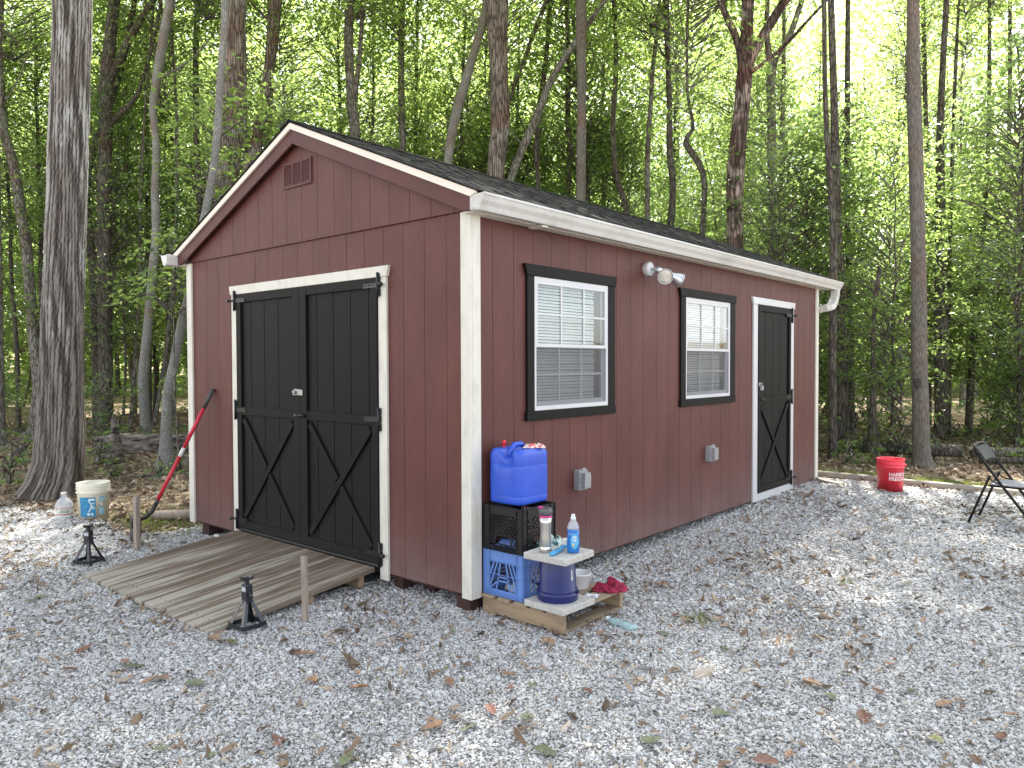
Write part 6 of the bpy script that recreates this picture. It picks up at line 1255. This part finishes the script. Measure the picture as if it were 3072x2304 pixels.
V = np.stack([px[:, None]+RR*np.cos(T_), py[:, None]+RR*np.sin(T_), Z], -1).reshape(-1, 3)-np.array(WB[ok.name])
i_, j_ = np.meshgrid(np.arange(len(zs)-1), np.arange(SEG), indexing='ij'); f = np.stack([i_*SEG+j_, i_*SEG+(j_+1) % SEG, (i_+1)*SEG+(j_+1) % SEG, (i_+1)*SEG+j_], -1).reshape(-1, 4)
me = fastmesh('trunk', V, f, True)
at = me.attributes.new('ridge', 'FLOAT', 'POINT'); at.data.foreach_set('value', np.clip(disp/.021, 0, 1).ravel().astype(np.float32))
def oak_mat():
    m = bpy.data.materials.new('oak_plate_bark'); m.use_nodes = True; T = NT(m); b = T.n['Principled BSDF']; sset(b, rough=.9, spec=.2); a = T.N('Attribute', attribute_name='ridge'); tc = T.N('TexCoord')
    fn = T.N('TexNoise', i_Scale=45.0, i_Detail=6.0, i_Roughness=.7); mp = T.N('Mapping'); mp.inputs['Scale'].default_value = (1, 1, .35); T.L(tc.outputs['Object'], mp.inputs[0]); T.L(mp.outputs[0], fn.inputs['Vector'])
    ad = T.N('MapRange'); ad.inputs[3].default_value = -.25; ad.inputs[4].default_value = .25; mpv = T.N('Mapping'); mpv.inputs['Scale'].default_value = (1, 1, .22); T.L(tc.outputs['Object'], mpv.inputs[0]); wv_ = T.N('TexNoise', i_Scale=9.0, i_Detail=4.0); T.L(mpv.outputs[0], wv_.inputs['Vector']); mv_ = T.N('MixRGB'); mv_.inputs[0].default_value = .06; T.L(mpv.outputs[0], mv_.inputs[1]); T.L(wv_.outputs['Color'], mv_.inputs[2]); vo_ = T.N('TexVoronoi', feature='DISTANCE_TO_EDGE', i_Scale=38.0); T.L(mv_.outputs[0], vo_.inputs['Vector']); vr = T.N('MapRange'); vr.inputs[2].default_value = .18; vr.inputs[3].default_value = -.16; vr.inputs[4].default_value = .10; T.L(vo_.outputs['Distance'], vr.inputs[0]); fa = T.N('Math', operation='MULTIPLY_ADD', i_1=1.0); T.L(fn.outputs['Fac'], fa.inputs[0]); T.L(vr.outputs[0], fa.inputs[2]); T.L(fa.outputs[0], ad.inputs[0]); s_ = T.N('Math', operation='ADD'); T.L(a.outputs['Fac'], s_.inputs[0]); T.L(ad.outputs[0], s_.inputs[1])
    rp = T.N('ValToRGB'); e = rp.color_ramp.elements; e[0].position = .08; e[0].color = (.035, .029, .025, 1); e[1].position = .85; e[1].color = (.24, .215, .195, 1); k = e.new(.42); k.color = (.10, .085, .075, 1); T.L(s_.outputs[0], rp.inputs[0])
    bg_ = T.N('TexNoise', i_Scale=2.6, i_Detail=4.0, i_Roughness=.62); mp2 = T.N('Mapping'); mp2.inputs['Scale'].default_value = (1, 1, .5); T.L(tc.outputs['Object'], mp2.inputs[0]); T.L(mp2.outputs[0], bg_.inputs['Vector'])
    sx = T.N('SeparateXYZ'); T.L(tc.outputs['Object'], sx.inputs[0]); hm = T.N('MapRange'); hm.inputs[1].default_value = .6; hm.inputs[2].default_value = 4.2; hm.inputs[3].default_value = -.16; hm.inputs[4].default_value = .08; T.L(sx.outputs['Z'], hm.inputs[0]); sm2 = T.N('Math', operation='ADD'); T.L(bg_.outputs['Fac'], sm2.inputs[0]); T.L(hm.outputs[0], sm2.inputs[1])
    r2 = T.N('ValToRGB'); r2.color_ramp.elements[0].position = .47; r2.color_ramp.elements[1].position = .60; T.L(sm2.outputs[0], r2.inputs[0])
    hi = T.N('MapRange'); hi.inputs[1].default_value = .35; hi.inputs[2].default_value = .8; T.L(s_.outputs[0], hi.inputs[0]); mu = T.N('Math', operation='MULTIPLY'); T.L(r2.outputs[0], mu.inputs[0]); T.L(hi.outputs[0], mu.inputs[1])
    mx = T.N('MixRGB'); T.L(mu.outputs[0], mx.inputs[0]); T.L(rp.outputs[0], mx.inputs[1]); mx.inputs[2].default_value = (.42, .42, .40, 1); T.L(mx.outputs[0], b.inputs['Base Color'])
    bp = T.N('Bump', i_Strength=.9, i_Distance=.012); T.L(fa.outputs[0], bp.inputs['Height']); T.L(bp.outputs[0], b.inputs['Normal']); return m
me.materials.append(oak_mat()); o = bpy.data.objects.new('trunk', me); C.objects.link(o); o.parent = ok
for s_, dx in ((1.15, 0), (1.0, 2.2)): place('crown', CAN[int(dx) % 4], (-6.4+dx, .3+dx, 9.5), ok, rot=(0, 0, dx), sc=(s_, s_, s_))
# trail camera strapped to the ash-grey trunk
tcx, tcy = TR['AA'][5][0], TR['AA'][5][1]; dv = Vector((CX-tcx, CY-tcy, 0)).normalized(); pc = Vector((tcx, tcy, 1.17))+dv*.10+Vector((-dv.y, dv.x, 0))*-.02
t = thing('trail_camera', pc, 'small black trail camera strapped to the ash-grey trunk', 'camera'); Mx = Matrix.Translation(pc) @ Matrix.Rotation(math.atan2(dv.y, dv.x), 4, 'Z')
b = MB(); b.box(-.02, .035, -.038, .038, -.05, .06, M=Mx); b.box(-.03, .02, -.055, .055, -.012, .012, M=Mx); b.build('body', M['iron'], t, bevel=.006, seg=2)
b = MB(); b.lathe([(0, 0), (.016, 0), (.016, .01), (.01, .012), (0, .012)], 14, M=Mx @ Matrix.Translation((.035, 0, .015)) @ Matrix.Rotation(PI/2, 4, 'Y')); b.build('lens', M['iron'], t)
b = MB(); b.box(-.02, .03, -.02, .02, -.09, -.06, M=Mx); b.build('mount', M['iron'], t, bevel=.004)
# background trees --------------------------------------------------
def polar(dep, ang): a = rad(-40.76+ang); d = dep/max(.5, math.cos(rad(ang))); return CX+d*math.sin(a), CY+d*math.cos(a)
BW_ = ['bark_grey', 'bark_dark', 'bark_dark', 'bark_pale', 'bark_grey', 'bark_dark', 'bark_grey']
proto = []
for i in range(7):
    r = random.Random(300+i); Ht = r.uniform(11, 15); b = MB(); pts = []; x = y = 0; dx, dy = r.uniform(-.05, .05), r.uniform(-.05, .05)
    r0 = r.uniform(.07, .12)
    for k in range(12):
        z = -.3+k*Ht/11; pts.append([x, y, z, r0*(1.25 if k == 0 else 1)*(1-.75*k/11)]); x += dx+r.uniform(-.06, .06); y += dy+r.uniform(-.06, .06)
    trunk_tube(b, pts, 10, i, .05); limbs(b, pts, i, 5, 4.0, (1.5, 4)); me = b.mesh('trunk'); me.materials.append(M[['bark_grey', 'bark_dark', 'bark_dark', 'bark_pale', 'bark_grey', 'bark_dark', 'bark_grey'][i]]); proto.append((me, pts[-1], Ht))
uproto = []
for i in range(5):
    r = random.Random(400+i); Ht = 6.5; b = MB(); pts = []; x = y = 0; dx, dy = r.uniform(-.12, .12), r.uniform(-.12, .12); r0 = r.uniform(.028, .045)
    for k in range(9):
        pts.append([x, y, -.2+k*Ht/8, r0*(1-.8*k/8)]); x += dx+r.uniform(-.1, .1); y += dy+r.uniform(-.1, .1)
    trunk_tube(b, pts, 8, i, .04); limbs(b, pts, i, 5, 1.2, (.8, 1.6)); me = b.mesh('trunk'); me.materials.append(M[['bark_grey', 'bark_dark', 'bark_pale', 'bark_grey', 'bark_dark'][i]]); uproto.append((me, pts[-1], Ht))
SHORT = {'A': 'the big oak', 'B': 'the dark two-limbed trunk', 'E3': 'the mossy double-bend trunk', 'F': 'the pale leaning trunk', 'G': 'the thick brown trunk', 'H': 'the curved trunk at the gable peak', 'I': 'the forked grey tree', 'J': 'the slim straight grey trunk', 'K': 'the thick central trunk', 'M': 'the sweeping leaning tree', 'N': 'the very straight ash-grey trunk', 'R': 'the dark trunk above the wall lamp', 'U': 'the S-bend trunk', 'V': 'the reddish forked tree', 'W': 'the fanning grey tree', 'X': 'the knobbly trunk', 'AA': 'the ash-grey trunk by the bucket', 'AB': 'the thick undergrowth trunk', 'AE': 'the rightmost dark trunk'}
def scr(x, y):
    v = Vector((x-CX, y-CY, 0)); return v.dot(rt)/max(.1, v.dot(fw))
SHU = sorted((scr(*TR[k][-1][:2]) if k != 'A' else scr(-6.5, -.1), v) for k, v in SHORT.items())
def where(x, y):
    u = scr(x, y); l = [n for q, n in SHU if q < u]; r = [n for q, n in SHU if q >= u]
    if not l: return 'left of '+r[0]
    if not r: return 'right of '+l[-1]
    return ('right of '+l[-1]) if abs(u-[q for q, n in SHU if n == l[-1]][0]) < abs(u-[q for q, n in SHU if n == r[0]][0]) else 'left of '+r[0]
def add_tree(x, y, kind, s, lab, grp, cs=1.0, name='tree', cat='tree', zc=0):
    if kind == 'tall' and scr(x, y) > .28: cs *= .72
    z = h1(x, y); t = thing(name, (x, y, z), lab+' '+where(x, y), cat, grp); q = R0.uniform(0, 6.28)
    if kind == 'tall':
        me, e, Ht = R0.choice(proto); tr = place('trunk', me, (x, y, z), t, rot=(0, 0, q), sc=(s, s, s)); t['label'] = {'bark_grey': 'grey ', 'bark_dark': 'dark ', 'bark_pale': 'pale '}[BW_[proto.index((me, e, Ht))]]+t['label']; c_, s_ = math.cos(q), math.sin(q)
        ex, ey = (e[0]*.6*c_-e[1]*.6*s_)*s, (e[0]*.6*s_+e[1]*.6*c_)*s; k = R0.uniform(.8, 1.1)*cs; place('crown', R0.choice(CAN if s > .98 else CANL), (x+ex, y+ey, z+Ht*s-8.5*k*.86+zc), t, rot=(0, 0, R0.uniform(0, 6.28)), sc=(k, k, k))
        if R0.random() < .4: place('crown', R0.choice(CANL), (x+ex*.4, y+ey*.4, z+R0.uniform(1.8, 4.5)), t, rot=(0, 0, R0.uniform(0, 6.28)), sc=(.8, .8, .8))
    else:
        me, e, Ht = R0.choice(uproto); place('trunk', me, (x, y, z), t, rot=(0, 0, q), sc=(s, s, s)); k = s*R0.uniform(.9, 1.15)*cs
        place('crown', R0.choice(UND), (x, y, z+R0.uniform(1.0, 1.9)*s), t, rot=(0, 0, R0.uniform(0, 6.28)), sc=(k, k, k*R0.uniform(.9, 1.15)))
    return t
def strat(n, a0, a1, d0, d1):
    out = []; a0, a1 = max(a0, -43), min(a1, 41)
    for i in range(n):
        a = a0+(a1-a0)*(i+R0.uniform(.05, .95))/n; d = d0+(d1-d0)*R0.random(); out.append(polar(d, a))
    R0.shuffle(out); return out
G1, G2, G3, G4 = 'tall slender trees in the middle of the wood', 'tall slender trees deep in the wood', 'leafy understory trees among the trunks', 'leafy understory trees at the back of the wood'
for x, y in strat(22, -52, 46, 19, 27): add_tree(x, y, 'tall', R0.uniform(.85, 1.15), 'slender mid-wood tree', G1)
for x, y in strat(64, -52, 46, 27, 46): add_tree(x, y, 'tall', R0.uniform(.85, 1.2), 'distant thin tree', G2, cs=.85)
for x, y in strat(9, -46, -14, 17, 24): add_tree(x, y, 'und', R0.uniform(1.0, 1.4), 'low leafy tree', G3)
for x, y in strat(16, -46, -19, 13.5, 24): add_tree(x, y, 'tall', R0.uniform(.6, .9), 'slender mid-wood tree', G1, cs=.7)
for x, y in strat(16, -16, 22, 18, 26): add_tree(x, y, 'und', R0.uniform(.9, 1.5), 'low leafy tree', G3)
for x, y in strat(17, 19, 46, 12.5, 19): add_tree(x, y, 'und', R0.uniform(.75, 1.15), 'low leafy tree', G3)
for x, y in strat(30, -52, 46, 24, 40): add_tree(x, y, 'und', R0.uniform(1.0, 1.6), 'distant low leafy tree', G4)
# leafy saplings with visible leaves
for (x, y, z, me, s, lab) in ((-8.9, 3.2, 5.1, 0, 1.0, 'oak spray of broad leaves hanging before the thick brown trunk left of the gable'), (-8.4, 4.1, 5.4, 1, .8, 'oak spray of broad leaves hanging by the curved trunk at the gable peak'), (-8.4, 2.7, 3.9, 1, .8, 'broad-leaved spray low over the left roof slope'), (-7.9, 1.9, 2.2, 0, .9, 'broad-leaved spray beside the left gutter of the shed')):
    t = thing('sapling', (x, y, h1(x, y)), lab, 'sapling'); b = MB(); trunk_tube(b, [[x-.1, y+.1, -.2, .02], [x-.05, y, z*.5, .015], [x, y, z+.9, .006]], 7); b.build('stem', M['bark_grey'], t); place('crown', SPR[me], (x, y, z), t, rot=(0, 0, s*5), sc=(s, s, s*.8))
for i in range(18):
    if i < 4: x, y = polar(R0.uniform(14, 19), R0.uniform(-38, -22))
    else: x, y = polar(R0.uniform(11.6, 17), R0.uniform(20, 40))
    t = thing('sapling', (x, y, h1(x, y)), 'low leafy sapling on the wood floor '+where(x, y), 'sapling', 'low leafy saplings on the wood floor'); s = R0.uniform(.7, 1.4); place('crown', SAP[i % 3], (x, y, h1(x, y)+.15), t, rot=(0, 0, i), sc=(s, s, s))
for i in range(50):
    if i < 24: x, y = polar(R0.uniform(9.5, 16), R0.uniform(-37, -19.5))
    else: x, y = polar(R0.uniform(10.4, 16), R0.uniform(21, 38))
    if x > -3.9 and y < 6.6: continue
    o = place('seedling', SEED[i % 3], (x, y, h1(x, y)), None, rot=(0, 0, i), sc=(R0.uniform(.7, 1.5),)*3); tag(o, 'small green seedling in the litter '+where(x, y), 'seedling', 'green seedlings in the leaf litter')
# farthest wood, one mass of foliage and thin trunks
n = 190000; a = rad(-40.76)+rad(1)*NR.uniform(-60, 56, n); d = NR.uniform(46, 62, n); zt = NR.uniform(0, 1, n); z = 27*zt**.85
cl = np.sin(a*47+3*np.sin(z*.5))+np.sin(a*83+z*.9)+np.sin(z*1.3+a*31); k = cl > -.95-.3*(z < 6); a, d, z = a[k], d[k], z[k]; n = len(a)
al = rad(-40.76)+rad(1)*NR.uniform(-60, 56, 80000); dl_ = NR.uniform(38, 62, 80000); zl = -.6+8.5*NR.uniform(0, 1, 80000)**1.3
a = np.concatenate([a, al]); d = np.concatenate([d, dl_]); z = np.concatenate([z, zl]); n = len(a)
cen = np.stack([CX+d*np.sin(a), CY+d*np.cos(a), z], -1); nr_ = NR.normal(0, .5, (n, 3))+[0, 0, 1]
tw = []
for i in range(170):
    aa = rad(-40.76+R0.uniform(-58, 54)); dd = R0.uniform(44, 60); p0 = np.array([CX+dd*math.sin(aa), CY+dd*math.cos(aa), -.5]); tw.append((p0, p0+[R0.uniform(-1.5, 1.5), R0.uniform(-1.5, 1.5), 17], R0.uniform(.08, .2), .05))
me = leaves_mesh('far_wood', cen, nr_, .33*np.exp(NR.normal(0, .2, n)), [M['leaf'], M['bark_dark']], tw); o = bpy.data.objects.new('far_wood', me); C.objects.link(o); tag(o, 'far edge of the wood, leaves and thin trunks merging', kind='stuff')

# ---- logs, snag, fallen wood
def log(pts, m, name, lab, cat, seed, seg=20, wob=.12, grp=None, cut=None):
    c = pts[len(pts)//2]; t = thing(name, (c[0], c[1], 0), lab, cat, grp); b = MB(); trunk_tube(b, pts, seg, seed, wob); b.build('wood', m, t)
    if cut:
        b = MB(); d = (Vector(pts[0][:3])-Vector(pts[1][:3])).normalized(); p = Vector(pts[0][:3])+d*.002; b.tube([p, p+d*.003], pts[0][3]*.93, seg=seg); b.build('cut_end', cut, t)
    return t
log([[-10.55, 1.75, .08, .13], [-10.3, 2.1, .09, .18], [-10.0, 2.6, .07, .17], [-9.6, 3.2, .07, .16], [-9.0, 4.0, .06, .15], [-8.4, 4.8, .06, .14]], M['bark_rot'], 'fallen_log', 'thick rotting log lying on the wood floor left of the shed', 'log', 3, 26, .22)
log([[-9.55, 1.62, -.2, .16], [-9.5, 1.63, .05, .13], [-9.5, 1.66, .2, .085], [-9.52, 1.66, .38, .05], [-9.46, 1.62, .55, .03], [-9.44, 1.6, .66, .012]], M['bark_rot'], 'tree_stump', 'jagged grey snag standing before the rotting log', 'stump', 7, 16, .3)
log([[-4.42, .02, -.055, .052], [-4.2, .25, -.05, .055], [-3.85, .62, -.045, .055], [-3.7, .78, -.045, .055]], M['stake'], 'cut_log', 'short pale cut log lying at the left foot of the shed', 'log', 5, 16, .05, cut=M['pallet'])
log([[-.35, 10.2, .03, .10], [.3, 10.35, .03, .11], [.8, 10.5, .03, .1]], M['bark_dark'], 'fallen_log', 'dark fallen log on the wood floor left of the ash-grey trunk', 'log', 8, 14, .1)
log([[.9, 10.6, .02, .075], [2.2, 11.2, .04, .07], [3.6, 11.6, .03, .06]], M['bark_grey'], 'fallen_log', 'long thin fallen trunk on the wood floor behind the chair', 'log', 9, 14, .1)
log([[1.2, 9.4, .03, .05], [1.9, 9.6, .06, .045], [2.5, 9.9, .04, .03]], M['bark_dark'], 'fallen_branch', 'short dark fallen branch between the ash-grey trunk and the chair', 'branch', 10, 10, .1)
for i in range(22):
    if i < 12: x, y = polar(R0.uniform(9.5, 17), R0.uniform(-36, -20.5))
    else: x, y = polar(R0.uniform(11, 17), R0.uniform(20, 38))
    if x > -4.6 and y < 6.9: continue
    a = R0.uniform(0, 3.1); l = R0.uniform(.5, 1.6); dx, dy = math.cos(a)*l/2, math.sin(a)*l/2; r_ = R0.uniform(.008, .02); z = h1(x, y)
    t = thing('fallen_branch', (x, y, z), 'thin fallen stick on the wood floor '+where(x, y), 'branch', 'thin sticks on the wood floor'); b = MB(); trunk_tube(b, [[x-dx, y-dy, h1(x-dx, y-dy)+.02, r_], [x+.05, y, z+.05, r_*.9], [x+dx, y+dy, h1(x+dx, y+dy)+.02, r_*.5]], 6, i, .05); b.build('wood', M['bark_grey'], t)

# ---- fallen oak leaves on the gravel
def oak_leaf(seed):
    r = random.Random(seed); n = 15; L_ = 1.0; vs = []; wl = []
    cz = r.uniform(-.5, .9); cr = r.uniform(.2, .9); tw_ = r.uniform(-.5, .5)
    for i in range(n):
        t = i/(n-1); env = math.sin(PI*min(1, t*.93+.05))**.6*.34; lob = .38+.62*abs(math.sin(PI*(t*3.6+.15)))**.8; w = env*lob*(1 if t > .1 else .08)
        wr = w*r.uniform(.8, 1.15); wl_ = w*r.uniform(.8, 1.15); y = t-.5; zc = cz*.25*(t-.5)**2; sh = .10*(abs(math.sin(PI*(t*3.6+.15)))) if t > .1 else 0; tt = tw_*(t-.5)
        vs += [(-wl_*math.cos(tt), y+sh, zc+cr*wl_*.55+wl_*math.sin(tt)), (0, y, zc), (wr*math.cos(tt), y+sh, zc+cr*wr*.55-wr*math.sin(tt))]
    b = MB(); b.add([(x, y, z) for x, y, z in vs], [(3*i+a, 3*i+a+1, 3*i+a+4, 3*i+a+3) for i in range(n-1) for a in (0, 1)]); b.bar((0, -.5, vs[1][2]), (0, -.68, vs[1][2]), .012, .012, (0, 0, 1)); return b.mesh('fallen_leaf')
def lm_(name, c, c2): return mat(name, c, rough=.6, var=.1, vs=4, col2=c2, bump=.3, bs=10, dist=.01, objvar=.22)
LM = [lm_('tan_leaf', (.36, .22, .13), (.22, .12, .07)), lm_('brown_leaf', (.20, .125, .085), (.12, .075, .05)), lm_('rust_leaf', (.23, .11, .08), (.15, .075, .055)), lm_('dull_green_leaf', (.17, .20, .11), (.12, .13, .08)), lm_('yellow_leaf', (.36, .35, .17), (.26, .24, .11))]
OL = []
for m_i, m_ in enumerate(LM):
    row = []
    for s_ in range(4): me = oak_leaf(m_i*10+s_); me.materials.append(m_); row.append(me)
    OL.append(row)
CN = ['tan', 'brown', 'rust-red', 'dull green', 'yellow']
LV = [(0.79, -0.57, 0), (0.84, -1.12, 0), (0.89, -1.15, 0), (1.19, -0.95, 1), (0.05, -0.61, 1), (0.65, -0.08, 0), (0.74, 0.1, 1), (1.19, -0.47, 2), (0.97, -0.89, 2), (0.36, -1.12, 0), (1.14, -0.85, 3), (1.36, -1.01, 3), (1.64, -0.68, 3), (0.81, -1.54, 3), (0.51, -0.78, 1), (0.63, -0.81, 0), (0.55, -0.62, 1), (0.8, 0.21, 0), (0.6, 1.27, 0), (1.96, 0.28, 0), (2.05, 0.21, 3), (2.32, 0.52, 3), (2.23, 0.09, 2), (2.2, 0.39, 2), (2.51, 0.54, 0), (2.47, 0.46, 0), (2.71, 0.53, 0), (2.5, 0.08, 4), (2.7, 0.29, 2), (1.95, -0.52, 0), (2.05, -0.54, 2), (2.66, -0.0, 1), (1.75, -0.28, 3), (1.21, 0.67, 3), (1.44, 1.37, 0), (1.09, 1.57, 1), (1.66, 2.34, 1), (-2.44, -1.59, 3), (-2.38, -1.66, 3), (-1.85, -1.93, 0), (-1.18, -1.76, 2), (-0.93, -1.92, 0), (-0.73, -1.7, 3), (-0.48, -1.73, 0), (-0.29, -1.59, 3), (0.11, -1.21, 0), (-0.81, -1.71, 0), (-0.65, -1.21, 3), (-0.47, -1.67, 1), (-0.18, -1.05, 0)]
nk = len(LV); cc = []
while len(LV) < 240:
    if not cc:
        d = 1.6+R0.random()**1.1*8.0; a = rad(-40.76+R0.uniform(-46, 44)); x, y = CX+d*math.sin(a), CY+d*math.cos(a); cc = [(x+R0.gauss(0, .16), y+R0.gauss(0, .16)) for _ in range(R0.choice((1, 1, 2, 4, 7)))]
    x, y = cc.pop()
    if not bool(in_gravel(np.array(x), np.array(y))) or (x < .02 and y > -.02) or (-2.8 < x < -.85 and y > -1.25) or (0 < x < .67 and .05 < y < .76): continue
    LV.append((x, y, R0.choices(range(5), [30, 30, 15, 16, 3])[0]))
for i, (x, y, c) in enumerate(LV):
    s = (R0.uniform(.062, .105) if i < nk else R0.uniform(.03, .072)); o = place('fallen_leaf', OL[c][R0.randrange(4)], (x, y, h1(x, y)+.026), None, rot=(R0.uniform(-.25, .25), R0.uniform(-.25, .25), R0.uniform(0, 6.28)), sc=(s, s, s))
    u, dd = scr(x, y), math.hypot(x-CX, y-CY)
    pl_ = 'in front of the ramp' if u < -.25 and dd > 4.3 else 'at the bottom left' if u < -.25 else 'below the pallet' if u < .12 and dd < 4.6 else 'right of the pallet' if u < .2 else ('at the bottom right' if dd < 3.6 else 'right of the pallet, halfway to the chair' if dd < 6 else 'near the red bucket and the chair')
    tag(o, ('large ' if s > .088 else 'small ' if s < .07 else '')+CN[c]+' oak leaf on the gravel '+pl_, 'leaf', '%s fallen oak leaves on the gravel' % CN[c])

# tell look-alikes apart by their place, from the left of the view
_by = {}
for o in C.objects:
    if o.parent is None and o.get('label') and o.get('group'): _by.setdefault((o['group'], o['label']), []).append(o)
ORD = ['leftmost', 'second from left', 'third from left', 'fourth from left', 'fifth from left', 'sixth from left', 'seventh from left', 'eighth from left', 'ninth from left', 'tenth from left']
for (g_, l_), os_ in _by.items():
    if 2 <= len(os_) <= 10 and len(l_.split()) <= 13:
        os_.sort(key=lambda o: scr(o.location.x, o.location.y))
        for i, o in enumerate(os_): o['label'] = l_+', '+(('rightmost' if i == len(os_)-1 else ORD[i]))
